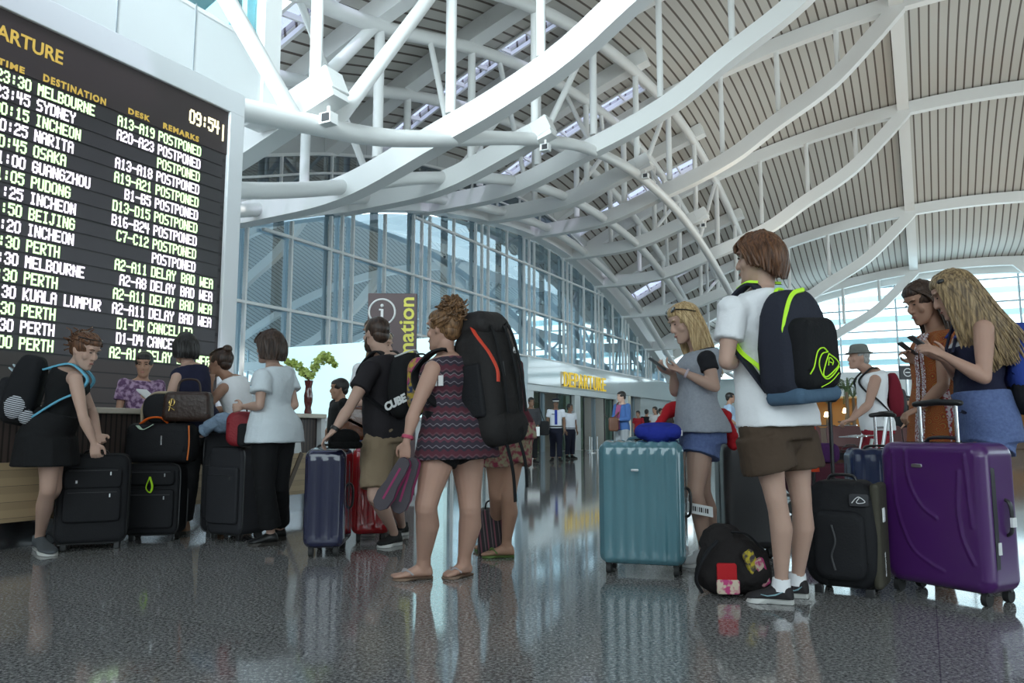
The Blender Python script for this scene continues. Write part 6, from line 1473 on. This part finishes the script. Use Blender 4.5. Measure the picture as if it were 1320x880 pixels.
# ---- blond girl with the phone
P11 = person('blond girl in a grey tee and denim shorts typing on a phone',
    dict(head=(882, 416, 0), neck=(900, 449, .02), shl=(911, 463, -.15), shr=(893, 459, .15), ell=(922, 499, -.20), wrl=(880, 479, -.16), elr=(870, 505, .08), wrr=(868, 482, -.04),
         hipl=(905, 555, -.08), hipr=(899, 554, .08), knl=(896, 637, -.12), knr=(906, 634, .08), footl=((916, 727), (882, 731)), footr=((928, 717), (896, 719))), 4.85, (-.95, -.15), (-.93, -.25, -.42), s=.98, skin=SK_FAIR, hair=H_BLOND,
    hands=dict(l=dict(d=(-.9, .1, .32), pn=(-.1, .35, .6), side=(-.2, .9, .4), curl=.55, thumb=.8), r=dict(d=(-.75, -.25, .3), pn=(-.1, -.3, .6), side=(-.2, -.9, .4), curl=.55, thumb=.8)), shoe=(cloth('white_sneaker', (.5, .5, .5)), soleW))
shirt(P11, cloth('black_sleeve', (.018, .018, .022)), .010, hem=.25, sleeve=.42, name='under_shirt', sl_ease=.010)
shirt(P11, greyc, .024, hem=-.03, sleeve=0, top=.95, flare=.045, name='grey_tee')
leg_wear(P11, denim, .40, .024, .014, name='denim_shorts')
m = MB(); rdj = cloth('red_fleece', (.42, .012, .02)); q1 = P11.H
m.tube(spline([P11.spine(.18)+P11.Ls*.10-P11.F*.15, P11.spine(.20)-P11.F*.165, P11.spine(.18)-P11.Ls*.1-P11.F*.15], 5), .035, 10, rnd=True)
m.tube(spline([P11.spine(.10)+P11.Ls*.02-P11.F*.16, P11.spine(-.15)+P11.Ls*.04-P11.F*.19, P11.spine(-.42)+P11.Ls*.06-P11.F*.19], 5), [.05]*6+[.03]*5, 12, rnd=True)
m.tube(spline([P11.spine(.22)-P11.Ls*.17, P11.spine(.24)+P11.F*.12-P11.Ls*.13, P11.spine(.12)+P11.F*.22-P11.Ls*.06, P11.spine(.0)+P11.F*.27-P11.Ls*.05], 5), [.045]*8+[.028]*8, 12, rnd=True)
m.build('red_jacket', rdj, P11.o, remesh=.009, sm=2, disp=(.05, .02))
m = MB(); hair_cap(m, P11, .080, -.02, 1.03)
strands(m, P11, [[(-.015, .06, .112), (-.06, .05, .07), (-.082, .03, -.02), (-.085, .05, -.14), (-.075, .06, -.30)], [(-.02, .0, .13), (-.078, 0, .05), (-.09, -.02, -.05), (-.092, -.01, -.18), (-.085, 0, -.36)], [(-.02, -.05, .125), (-.06, -.085, .05), (-.075, -.09, -.06), (-.08, -.08, -.2), (-.08, -.06, -.40)], [(.02, -.05, .125), (.06, -.085, .05), (.075, -.09, -.06), (.08, -.08, -.2), (.08, -.06, -.40)], [(.02, 0, .13), (.078, 0, .05), (.09, -.02, -.05), (.092, -.02, -.18), (.085, -.01, -.34)], [(.015, .06, .112), (.06, .05, .07), (.082, .03, -.02), (.085, .03, -.14), (.075, .04, -.26)]], 260, .0075, .012, seed=31)
m.build('hair', H_BLOND, P11.o)
sunglasses(P11, 'sunglasses pushed up in the hair of the blond phone girl')
bracelet(P11, 'l', mat('white_bead', (.6, .5, .55), .5), .9, .029, .004, 2)
fv = Vector((-.85, 0, .28)); phone(P11, (P11.J['wrl']+P11.J['wrr'])/2+Vector((-.125, 0, .055)), fv, 'phone in both hands of the blond girl by the teal suitcase')
m = MB(); kn, an = P11.J['knl'], P11.J['anl']; c = vlerp(kn, an, .14); ax = yaw_ax(0); e1 = Vector((.95, -.1, -.18)).normalized(); m.obox(c+Vector((.0, -.075, -.035)), e1*.078, Vector((0, .003, 0)), DZ*.030)
t = thing('baggage_tag', c+Vector((0, -.075, -.06)), 'white paper baggage tag hanging from the side of the teal suitcase', 'tag'); m.build('label', tagw, t, smooth=False)
m = MB(); q = c+Vector((0, -.079, -.035))
for k in range(9): m.obox(q+e1*(-.05+.012*k), e1*(.0015+.0015*(k % 3)), Vector((0, .0008, 0)), DZ*.014)
m.build('bar_code', blackp, t, smooth=False)
m = MB(); m.tube([c+Vector((-.075, -.075, -.03)), T_mc+T_ax[0]*.262+DZ*.05], .003, 6); m.build('loop', tagw, t)
# ---- boy with the backpack
P12 = person('brown haired boy in a white tee and brown shorts seen from behind',
    dict(head=(977, 334, 0), neck=(980, 376, .01), shl=(944, 398, -.13), shr=(1020, 390, .14), ell=(936, 466, -.16), wrl=(949, 467, .06), elr=(1042, 462, .18), wrr=(1012, 470, .34),
         hipl=(980, 541, -.07), hipr=(1019, 539, .07), knl=(1001, 646, -.06), knr=(1033, 646, .06), footl=((1022, 779), (963, 774)), footr=((1042, 771), (1012, 768))), 3.78, (-.62, .78), (-.80, .60, -.10), sex='m', s=1.03, fat=.97, skin=SK_FAIR, hair=H_BROWN, leg_r=.96,
    hands=dict(l=dict(d=(.3, .5, .4), pn=(.5, .4, -.2), side=(-.2, .3, 1), curl=1.0), r=dict(d=(-.5, .5, .4), pn=(-.5, .3, -.2), side=(.2, .3, 1), curl=1.0)), shoe=None)
shirt(P12, whitec, .026, hem=-.06, sleeve=.60, flare=.040, sl_ease=.014, name='tee_shirt', disp=(.10, .016), vox=.009)
leg_wear(P12, cloth('brown_twill', (.075, .050, .034)), .62, .030, .016, name='shorts')
swo = mat('swoosh_blue', (.25, .42, .48), .5)
for sd in 'lr':
    make_shoe(P12, *P12.J['foot'+sd], cloth('charcoal_canvas', (.035, .032, .034)), soleW, ankle=False, white=swo)
    heel, toe = P12.J['foot'+sd]; d = (toe-heel).normalized(); m = MB(); m.tube([heel+d*.05+DZ*.06, heel+d*.047+DZ*.118], [.047, .041], 16); m.build('sock', whitec, P12.o)
m = MB(); hair_cap(m, P12, .066, -.05, 1.06)
strands(m, P12, [[(-.02, .06, .115), (-.07, .06, .075), (-.088, .03, .02), (-.086, .015, -.03)], [(-.03, .02, .13), (-.085, .0, .06), (-.098, -.02, -.01), (-.085, -.03, -.055)], [(-.02, -.05, .13), (-.065, -.10, .05), (-.075, -.115, -.03), (-.06, -.09, -.10)], [(0, -.05, .13), (0, -.125, .05), (0, -.13, -.03), (0, -.10, -.115)], [(.02, -.05, .13), (.065, -.10, .05), (.075, -.115, -.03), (.06, -.09, -.10)], [(.03, .02, .13), (.085, 0, .06), (.098, -.02, -.01), (.085, -.03, -.055)], [(.02, .06, .115), (.07, .06, .075), (.088, .03, .02), (.086, .015, -.03)]], 300, .0085, .011, seed=41, taper=.5)
strands(m, P12, [[(-.06, .04, .11), (-.055, .085, .075), (-.06, .085, .045)], [(.0, .03, .125), (.0, .095, .085), (.01, .098, .055)], [(.06, .04, .11), (.055, .085, .075), (.06, .085, .045)]], 60, .007, .008, seed=42)
m.build('hair', H_BROWN, P12.o)
pc_, pax = pack_frame(P12, .50, .115, .21)
pc_ = W(1024, 446, 3.60)
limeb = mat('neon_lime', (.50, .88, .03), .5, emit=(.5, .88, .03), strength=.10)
t = thing('backpack', pc_-pax[2]*.27, 'black backpack with neon lime trim and outlined emblem on the boy', 'backpack')
bk = cloth('blue_black_canvas', (.026, .028, .042), bump=(60, .15)); sky_b = cloth('slate_blue_base', (.075, .13, .20))
m = MB()
def pk2(x, y, z): return (x*(1-.20*max(0, z-.02)/.24), y*(1-.30*max(0, z)/.25), z)
m.rbox(pc_, .185, .105, .262, .11, .07, pax, k=7, edge=6, fn=pk2); m.build('pack_body', bk, t)
m = MB(); m.rbox(pc_+pax[1]*.085-pax[2]*.045, .158, .060, .165, .06, .045, pax, k=6, edge=5); o = m.build('front_pocket', cloth('black_canvas', (.010, .010, .012), bump=(60, .15)), t)
m = MB(); m.rbox(pc_+pax[1]*.025-pax[2]*.232, .172, .098, .036, .030, .030, pax, k=5, edge=5); m.build('base_panel', sky_b, t)
m = MB(); m.tube(spline([pc_+pax[0]*x+pax[1]*y+pax[2]*z for x, y, z in ((.168, .04, -.06), (.165, .055, .05), (.135, .07, .17), (.08, .072, .235), (-.0, .075, .255))], 7), .011, 8, flat=.7); m.build('zip_trim', limeb, t)
m = MB(); sy_ = .148   # emblem outline on the front pocket
def em(pts, r=.0042): m.tube(spline([pc_-pax[0]*x+pax[1]*sy_+pax[2]*(z-.045) for x, z in pts], 6), r, 6)
def emp(pts, r=.0030): em([((1020+x/4.4-1054)/222, (446-(400+y/4.4))/276+.045) for x, y in pts], r)
emp([(25, 370), (60, 332), (98, 252), (145, 232), (178, 256)]); emp([(178, 256), (130, 266), (100, 318), (116, 378), (152, 404), (205, 382), (258, 340)])
emp([(185, 266), (152, 318), (126, 376), (150, 392), (205, 366), (256, 330), (240, 300), (185, 266)]); emp([(172, 330), (186, 288), (214, 308), (204, 330)], .0024); emp([(186, 312), (202, 318)], .0022); emp([(100, 445), (180, 420), (250, 376)], .0022)
m.build('emblem', limeb, o)
m = MB(); arch_handle(m, pc_+pax[2]*.245-pax[1]*.05-pax[0]*.035, pc_+pax[2]*.245-pax[1]*.05+pax[0]*.035, pax[2]*.035, .010); m.build('loop', limeb, t)
m = MB(); m.rbox(pc_+pax[2]*.285-pax[1]*.06-pax[0]*.02, .035, .006, .016, .005, .002, pax); m.build('strap_label', mat('pale_blue_label', (.42, .55, .62), .6), t)
shoulder_straps(P12, t, bk, pax, pc_-pax[1]*.08+pax[2]*.20, pc_-pax[1]*.09-pax[2]*.20, .062, inset=.10)
for sg in (1, -1):
    m = MB(); L = P12.Ls*sg; ribbon(m, [P12.spine(1.0)+L*.085+pax[2]*.040-P12.F*.05, P12.spine(.95)+L*.105+pax[2]*.064-P12.F*.01, P12.spine(.93)+L*.118+P12.F*.045+pax[2]*.045], P12.Ls, .028, .012); m.build('lime_webbing', limeb, t)
m = MB(); ribbon(m, [P12.spine(.62)+P12.Ls*.19+P12.F*.06, P12.spine(.50)+P12.Ls*.205+P12.F*.0, P12.spine(.38)+P12.Ls*.19-P12.F*.09, pc_-pax[2]*.16+pax[0]*.16-pax[1]*.05], DZ, .020, .008); m.build('lime_webbing', limeb, t)
m = MB(); q = P12.spine(.60)+P12.Ls*.205+P12.F*.07; m.obox(q, P12.F*.016, P12.Ls*.008, DZ*.028); m.build('buckle', limeb, t, bevel=.004)
# ---- old man with the hat
P13 = person('old man in a bucket hat and white sleeveless tee pushing the trolley',
    dict(head=(1106, 461, 0), neck=(1121, 478, .01), shl=(1128, 490, -.18), shr=(1120, 487, .17), ell=(1120, 521, -.20), wrl=(1098, 541, -.20), elr=(1112, 521, .16), wrr=(1097, 541, .16),
         hipl=(1130, 548, -.09), hipr=(1129, 548, .09), knl=(1125, 598, -.09), knr=(1131, 598, .09), footl=((1134, 655), (1108, 656)), footr=((1142, 651), (1117, 652))), 8.2, (-.97, .15), (-1, .05, -.02), sex='m', s=1.03, fat=1.12, skin=SK_RED, hair=H_GREY, vox=.008,
    hands=dict(l=dict(d=(-1, 0, -.2), pn=(0, 0, -1), side=(0, 1, 0), curl=.8), r=dict(d=(-1, 0, -.2), pn=(0, 0, -1), side=(0, -1, 0), curl=.8)), shoe=(cloth('white_trainer', (.5, .5, .5)), soleW))
shirt(P13, whitec, .020, hem=-.10, sleeve=0, top=.95, flare=.02, name='sleeveless_tee'); leg_wear(P13, cloth('red_shorts', (.24, .018, .03)), .75, .03, .02, name='red_shorts')
m = MB(); hair_cap(m, P13, .072, -.03, .98); m.build('hair', H_GREY, P13.o)
m = MB(); q = P13
m.loft([[q.hp(math.cos(a)*w, -.012+math.sin(a)*w*1.12, z) for a in [2*math.pi*k/28 for k in range(28)]] for z, w in ((.042, .118), (.050, .120), (.062, .088), (.10, .083), (.128, .074), (.140, .05), (.142, .01))]); m.build('bucket_hat', cloth('grey_canvas_hat', (.17, .175, .16)), P13.o)
pc_, pax = pack_frame(P13, .52, .135, .14)
t = thing('backpack', pc_-pax[2]*.22, 'slim red and grey backpack on the old man in the bucket hat', 'backpack')
m = MB(); m.rbox(pc_, .14, .07, .23, .11, .05, pax, k=6, fn=lambda x, y, z: (x*(1-.25*max(0, z)/.23), y*(1-.4*max(0, z)/.23), z)); m.build('pack_body', cloth('wine_red_nylon', (.17, .012, .025)), t)
m = MB(); m.rbox(pc_+pax[1]*.07-pax[2]*.07, .11, .03, .13, .07, .025, pax); m.build('front_pocket', cloth('grey_nylon', (.07, .065, .07)), t)
shoulder_straps(P13, t, blackf, pax, pc_-pax[1]*.06+pax[2]*.18, pc_-pax[1]*.06-pax[2]*.2, .045)
# ---- brunette in the orange print
P14 = person('brunette girl in an orange print top looking down at her phone',
    dict(head=(1188, 390, 0), neck=(1206, 425, .02), shl=(1217, 441, -.15), shr=(1199, 438, .14), ell=(1216, 497, -.24), wrl=(1184, 527, -.16), elr=(1199, 497, .16), wrr=(1183, 468, .0),
         hipl=(1214, 552, -.08), hipr=(1208, 551, .08), knl=(1208, 643, -.09), knr=(1214, 643, .09), footl=((1218, 731), (1182, 735)), footr=((1226, 722), (1192, 724))), 4.78, (-.92, -.2), (-.88, -.22, -.42), s=1.05, skin=SK_TAN, hair=H_DARK,
    hands=dict(l=dict(d=(-.9, .1, -.4), pn=(-.3, .2, -.9), side=(-.2, 1, 0), curl=.8), r=dict(d=(-.6, -.15, .7), pn=(-.1, -.9, .2), side=(-.7, .1, .6), curl=.6, thumb=.8)), shoe=(blackc, soleD))
op = bpy.data.materials.new('orange_print'); op.use_nodes = True; nt = op.node_tree; b = nt.nodes['Principled BSDF']; b.inputs['Roughness'].default_value = .85
tc = nt.nodes.new('ShaderNodeTexCoord'); vo = nt.nodes.new('ShaderNodeTexVoronoi'); vo.inputs['Scale'].default_value = 17; nt.links.new(tc.outputs['Object'], vo.inputs['Vector'])
mu = nt.nodes.new('ShaderNodeMath'); mu.operation = 'MULTIPLY'; mu.inputs[1].default_value = 6.5; nt.links.new(vo.outputs['Distance'], mu.inputs[0])
fr = nt.nodes.new('ShaderNodeMath'); fr.operation = 'FRACT'; nt.links.new(mu.outputs[0], fr.inputs[0])
rp = nt.nodes.new('ShaderNodeValToRGB'); rp.color_ramp.interpolation = 'CONSTANT'; e = rp.color_ramp.elements; e[0].position = 0; e[0].color = (.38, .085, .02, 1); e[1].position = .62; e[1].color = (.42, .22, .05, 1); q = e.new(.85); q.color = (.20, .025, .02, 1)
nt.links.new(fr.outputs[0], rp.inputs[0]); nt.links.new(rp.outputs[0], b.inputs['Base Color']); MATS['orange_print'] = op
leg_wear(P14, denim, .35, .016, .01, name='shorts')
shirt(P14, op, .020, hem=-.34, sleeve=.35, flare=.04, name='print_tunic')
m = MB(); L = P14.Ls
for sg, o_ in ((1, .085), (-1, .02)):
    ribbon(m, [P14.spine(.93)+P14.F*.105+L*o_*.8, P14.spine(.75)+P14.F*.168+L*o_, P14.spine(.45)+P14.F*.145+L*o_*1.1, P14.spine(.12)+P14.F*.160+L*o_*1.1, P14.H-DZ*.16+P14.F*.18+L*o_], L, .035, .008)
m.build('white_border', mat('dotted_border', (.72, .70, .72), .85, noise=(120, .05, (.25, .05, .05))), P14.o)
m = MB(); ribbon(m, [P14.spine(.85)+L*.15+P14.F*.06, P14.spine(.5)+L*.165+P14.F*.06, P14.spine(.1)+L*.205+P14.F*.03, P14.H-DZ*.16+L*.225+P14.F*.03], P14.F, .05, .008); m.build('red_lace_border', mat('red_white_print', (.40, .03, .05), .85, noise=(60, .05, (.7, .62, .64))), P14.o)
m = MB(); hair_cap(m, P14, .078, -.04, 1.04)
strands(m, P14, [[(-.01, .06, .115), (-.06, .05, .08), (-.082, .01, .02), (-.09, -.01, -.10), (-.09, .0, -.22)], [(-.02, 0, .13), (-.08, -.02, .05), (-.092, -.05, -.03), (-.095, -.05, -.14), (-.10, -.03, -.28)], [(0, -.05, .13), (-.03, -.12, .05), (-.04, -.125, -.05), (-.05, -.11, -.16), (-.06, -.09, -.3)], [(0, -.05, .13), (.03, -.12, .05), (.04, -.125, -.05), (.05, -.11, -.16), (.06, -.09, -.3)], [(.02, 0, .13), (.08, -.02, .05), (.092, -.05, -.03), (.095, -.05, -.14), (.10, -.03, -.28)], [(.01, .06, .115), (.06, .05, .08), (.082, .01, .02), (.09, -.01, -.10), (.09, 0, -.2)]], 200, .008, .010, seed=51)
m.build('hair', H_DARK, P14.o)
phone(P14, P14.J['wrr']+Vector((-.075, -.035, .085)), (-.75, 0, .5), 'phone in the raised hand of the brunette in the orange print')
# ---- blond girl at the right edge
P15 = person('blond girl in a navy tank and denim shorts with long hair over her face',
    dict(head=(1229, 380, 0), neck=(1256, 412, .02), shl=(1268, 424, -.16), shr=(1246, 418, .15), ell=(1269, 487, -.22), wrl=(1217, 458, -.15), elr=(1240, 490, .16), wrr=(1216, 462, -.02),
         hipl=(1280, 549, -.08), hipr=(1264, 547, .08), knl=(1270, 646, -.09), knr=(1262, 646, .08), footl=((1288, 748), (1246, 752)), footr=((1286, 736), (1248, 740))), 4.25, (-.88, .35), (-.86, .32, -.42), s=1.05, fat=1.06, skin=SK_RED, hair=H_DBLOND, leg_r=1.1,
    hands=dict(l=dict(d=(-.9, .1, .5), pn=(-.1, .5, .5), side=(-.2, .6, .8), curl=.5, thumb=.8), r=dict(d=(-.85, .0, .45), pn=(-.1, -.4, .6), side=(-.2, -.6, .7), curl=.5)), shoe=(blackc, soleD))
shirt(P15, cloth('white_bandeau', (.55, .55, .56)), .006, hem=.48, sleeve=0, top=.76, name='bandeau', disp=None)
shirt(P15, navyc, .012, hem=.12, sleeve=0, top=.70, name='tank_top')
m = MB()
for sg in (1, -1): ribbon(m, [P15.spine(.66)+P15.Ls*sg*.09+P15.F*.155, P15.spine(.92)+P15.Ls*sg*.085+P15.F*.09+DZ*.02, P15.spine(.97)+P15.Ls*sg*.08+DZ*.03, P15.spine(.88)+P15.Ls*sg*.08-P15.F*.115, P15.spine(.64)+P15.Ls*sg*.09-P15.F*.125], P15.Ls, .045, .008)
m.build('tank_strap', navyc, P15.o)
leg_wear(P15, denim, .30, .012, .012, name='denim_shorts', waist=.30, wease=.026, disp=(.08, .006))
m = MB(); hair_cap(m, P15, .080, -.02, 1.06)
strands(m, P15, [[(.0, .05, .118), (-.06, .06, .08), (-.085, .07, .0), (-.09, .085, -.12), (-.075, .10, -.26), (-.06, .10, -.40)], [(-.01, .03, .128), (-.08, .03, .06), (-.098, .02, -.03), (-.105, .03, -.15), (-.095, .05, -.30), (-.08, .06, -.44)], [(-.02, -.02, .132), (-.085, -.03, .06), (-.10, -.04, -.03), (-.11, -.03, -.15), (-.105, -.01, -.30), (-.09, .0, -.42)], [(-.01, -.06, .125), (-.05, -.11, .05), (-.065, -.12, -.05), (-.075, -.13, -.18), (-.08, -.16, -.32), (-.08, -.17, -.48)], [(.01, -.06, .125), (.05, -.11, .05), (.06, -.12, -.05), (.06, -.14, -.18), (.05, -.17, -.32), (.04, -.18, -.48)], [(.03, .0, .13), (.085, -.01, .05), (.095, -.02, -.04), (.10, -.01, -.18), (.09, .0, -.34), (.08, .0, -.44)]], 420, .0085, .013, seed=61)
m.build('hair', H_DBLOND, P15.o)
m = MB(); m.ell(P15.hp(-.075, .035, .085), (.012, .02, .014), (P15.hr, P15.hf, P15.hu)); m.build('hair_clip', blackp, P15.o)
phone(P15, (P15.J['wrl']+P15.J['wrr'])/2+Vector((-.125, 0, .075)), (-.85, 0, .35), 'phone in the hands of the blond girl at the right edge')
pc_, pax = pack_frame(P15, .50, .125, .20)
cobalt = cloth('cobalt_nylon', (.03, .06, .30))
t = thing('backpack', pc_-pax[2]*.26, 'cobalt blue and black backpack on the blond girl at the right edge', 'backpack')
m = MB(); m.rbox(pc_, .15, .10, .25, .10, .06, pax, k=6); m.build('pack_body', cloth('black_pack_four', (.014, .014, .018), bump=(16, .4)), t)
m = MB(); m.rbox(pc_+pax[1]*.0+pax[2]*.06, .157, .108, .19, .08, .06, pax); m.build('blue_panel', cobalt, t)
m = MB(); m.rbox(pc_+pax[0]*.15-pax[2]*.15, .025, .06, .09, .02, .02, pax); m.build('mesh_pocket', mat('mesh_grey', (.07, .07, .08), .8), t)
for sg in (1, -1):
    m = MB(); L = P15.Ls*sg; ribbon(m, [pc_-pax[1]*.09+pax[2]*.20+L*.07, P15.spine(.96)+L*.105+DZ*.045-P15.F*.04, P15.spine(.93)+L*.115+P15.F*.055+DZ*.02, P15.spine(.80)+L*.12+P15.F*.135], P15.Ls, .055, .012); m.build('shoulder_strap', cobalt, t)
# ================================================================ PEOPLE FARTHER OFF
def far(label, J, f, hf, sex, top, bottom, hair, skin=SK_TAN, sleeve=.55, tuck=False, s=1.0, long_=True, hands=None, group=None, cut=None, vox=.014, bl=1.86):
    P = person(label, J, 0, f, hf, sex=sex, s=s, skin=skin, hair=hair, vox=vox, hands=hands, group=group, shoe=(blackc, soleD))
    shirt(P, top, .018, hem=.06 if tuck else -.12, sleeve=sleeve, vox=.014, disp=None, name='shirt'); leg_wear(P, bottom, bl, .024 if tuck else .018, .012, name='trousers', vox=.012, disp=None, wease=.026 if tuck else .004)
    m = MB(); hair_cap(m, P, .07, -.03, 1.03)
    if cut == 'long': m.ell(P.hp(0, -.085, -.08), (.075, .04, .13), (P.hr, P.hf, P.hu))
    m.build('hair', hair, P.o); return P
Pm = far('man in a dark grey shirt holding a white paper by the entrance', stand(685, 597, 1.72, (.25, -.95), arms='low'), (.25, -.95), (.35, -.9, -.1), 'm', cloth('dark_grey_shirt', (.045, .045, .05)), blackc, H_BLACK, SK_BROWN, sleeve=1.7)
pw_ = (Pm.J['wrl']+Pm.J['wrr'])/2+Vector((0, -.10, -.1)); t = thing('paper_sheet', pw_, 'white sheet of paper in the hands of the man in the dark grey shirt', 'paper'); m = MB(); m.obox(pw_, Vector((.16, 0, 0)), Vector((0, .004, 0)), DZ*.12); m.build('sheet', tagw, t, smooth=False)
bg_ = Pm.J['hipl']+Vector((.26, .05, .02)); t = thing('shoulder_bag', bg_-DZ*.2, 'black shoulder bag at the hip of the man in the dark grey shirt', 'bag'); m = MB(); m.rbox(bg_, .13, .07, .19, .05, .03); m.build('body', blackf, t)
m = MB(); m.tube(spline([bg_+DZ*.18, Pm.J['shl']+DZ*.07+Vector((.03, -.04, 0)), bg_+DZ*.18+Vector((-.1, .1, 0))], 6), .012, 6); m.build('strap', blackf, t)
blw = cloth('uniform_white', (.66, .68, .74)); nvt = cloth('uniform_navy', (.012, .013, .026))
Pg = far('uniformed guard with a peaked cap, white shirt and blue tie walking', stand(717, 595, 1.72, (-.05, -1), arms='down', stride=.10), (-.05, -1), (.05, -1, -.08), 'm', blw, nvt, H_BLACK, SK_BROWN, tuck=True)
def peaked_cap(P, mt, band):
    m = MB(); m.loft([[P.hp(math.cos(a)*w, -.012+math.sin(a)*w*1.12, z) for a in [2*math.pi*k/24 for k in range(24)]] for z, w in ((.055, .086), (.095, .088), (.12, .112), (.135, .10), (.142, .02))]); o = m.build('cap', mt, P.o)
    m = MB(); m.loft([[P.hp(math.cos(a)*w, -.012+math.sin(a)*w*1.12, z) for a in [2*math.pi*k/24 for k in range(24)]] for z, w in ((.062, .0885), (.085, .0895))], caps=False); m.build('cap_band', band, o)
    m = MB(); m.loft([[P.hp(math.cos(a)*.088, -.012+math.sin(a)*.098, .06) for a in [R(20+140*k/12) for k in range(13)]], [P.hp(math.cos(a)*.098, -.002+math.sin(a)*.145, .040) for a in [R(20+140*k/12) for k in range(13)]]], caps=False, closed=False); m.build('cap_visor', blackp, o)
peaked_cap(Pg, nvt, tagw)
def tie(P, mt):
    m = MB(); pts = [P.spine(.95)+P.F*.09, P.spine(.78)+P.F*.150, P.spine(.55)+P.F*.142, P.spine(.22)+P.F*.140]; ribbon(m, pts, P.Ls, .075, .012); m.build('tie', mt, P.o)
tie(Pg, cloth('blue_tie', (.03, .05, .28)))
m = MB(); c = Pg.spine(.16); m.loft([torso_ring(Pg, t_, .030, .030) for t_ in (.12, .18)]); m.build('belt', blackp, Pg.o)
for sg in (1, -1):
    m = MB(); m.obox(Pg.J['sh'+('l' if sg > 0 else 'r')]+DZ*.072, Vector((.055, 0, 0)), Vector((0, .03, 0)), DZ*.008); m.build('epaulette', nvt, Pg.o)
m = MB(); m.obox(Pg.spine(.72)+Pg.F*.158-Pg.Ls*.08, Pg.Ls*.04, Pg.F*.004, DZ*.010); m.build('name_badge', blackp, Pg.o)
far('second guard in a white shirt mostly hidden behind the walking guard', stand(735, 591, 1.68, (.5, -.8), arms='down'), (.5, -.8), (.7, -.6, 0), 'm', blw, nvt, H_BLACK, SK_BROWN, tuck=True)
bluej = cloth('blue_jacket', (.06, .13, .33))
Pj = far('man in a bright blue jacket looking at a phone with a brown bag', stand(803, 603, 1.74, (-.75, -.55), arms='front'), (-.75, -.55), (-.9, -.3, -.15), 'm', bluej, cloth('pale_grey_trousers', (.32, .34, .36)), H_BLACK, SK_FAIR, sleeve=1.8)
m = MB(); ribbon(m, [Pj.spine(.93)+Pj.F*.10, Pj.spine(.6)+Pj.F*.155, Pj.spine(.2)+Pj.F*.15, Pj.spine(-.1)+Pj.F*.15], Pj.Ls, .14, .014); m.build('pink_shirt_front', cloth('pink_shirt', (.32, .09, .20)), Pj.o)
q = Pj.J['hipl']+Pj.F*.2+DZ*.08-Vector((.12, .05, 0)); t = thing('messenger_bag', q-DZ*.15, 'brown leather bag across the man in the blue jacket', 'bag'); m = MB(); m.rbox(q, .11, .06, .16, .05, .03); m.build('body', mat('tan_leather', (.12, .045, .022), .5), t)
m = MB(); ribbon(m, [q+DZ*.14, Pj.spine(.62)+Pj.F*.16+Pj.Ls*.03, Pj.spine(.92)+Pj.F*.08-Pj.Ls*.09, Pj.spine(.98)-Pj.Ls*.12+DZ*.05], Pj.Ls, .045, .010); m.build('strap', MATS['tan_leather'], t)
phone(Pj, Pj.J['wrr']+Vector((-.13, -.05, .10)), (-.6, -.2, .7), 'phone held up by the man in the blue jacket')
g_ = W(942, 557, 18.5); g_.z = 0
far('man in a light blue shirt seen between the blond girl and the boy', stand(g_, 0, 1.74, (.8, -.3), arms='low'), (.8, -.3), (.95, -.2, -.1), 'm', cloth('light_blue_shirt', (.38, .50, .66)), cloth('stone_trousers', (.26, .25, .25)), H_BLACK, SK_TAN, sleeve=.6)
crowd = 'distant travellers queueing by the grey wall'
for i, (px, Y, H, f, top, sx, cut, lab) in enumerate(((823, 29, 1.60, (-.6, -.7), (.34, .02, .03), 'f', None, 'distant traveller in a red top just right of the blue jacket'), (834, 30, 1.68, (.5, .8), (.015, .015, .02), 'm', None, 'distant traveller in a black top among the queue by the grey wall'), (845, 28, 1.72, (-.7, -.6), (.6, .58, .58), 'f', 'long', 'distant traveller in a white top, left one of the two in white'), (852, 31, 1.75, (.6, -.7), (.5, .48, .46), 'm', None, 'distant traveller in a cream top, right one of the two in pale clothes'), (862, 29, 1.62, (.4, -.8), (.05, .035, .03), 'f', 'long', 'distant traveller in a brown top nearest the blond girl'))):
    g_ = W(px, 557, Y); g_.z = 0; far(lab, stand(g_, 0, H, f, arms='front' if i % 2 else 'low'), f, (f[0], f[1], -.05), sx, cloth('crowd_top_%d' % i, top), blackc, H_BLACK, SK_TAN, cut=cut, group=crowd, s=H/1.72, vox=.02)
for i, (px, Y, H, f, lab) in enumerate(((1158, 17.5, 1.70, (-.5, -.8), 'woman in a black top behind the old man, left of two'), (1172, 18.5, 1.66, (.6, -.7), 'woman in a dark top behind the old man, right of two'), (1196, 16, 1.72, (-.8, .3), 'traveller in a pale top between the two phone girls'))):
    g_ = W(px, 557, Y); g_.z = 0; far(lab, stand(g_, 0, H, f, arms='low'), f, (f[0], f[1], -.05), 'f', cloth('back_top_%d' % i, ((.012, .012, .014), (.03, .02, .02), (.5, .55, .58))[i]), blackc, (H_BROWN, H_BLACK, H_DARK)[i], SK_TAN, cut='long' if i == 0 else None, vox=.016)
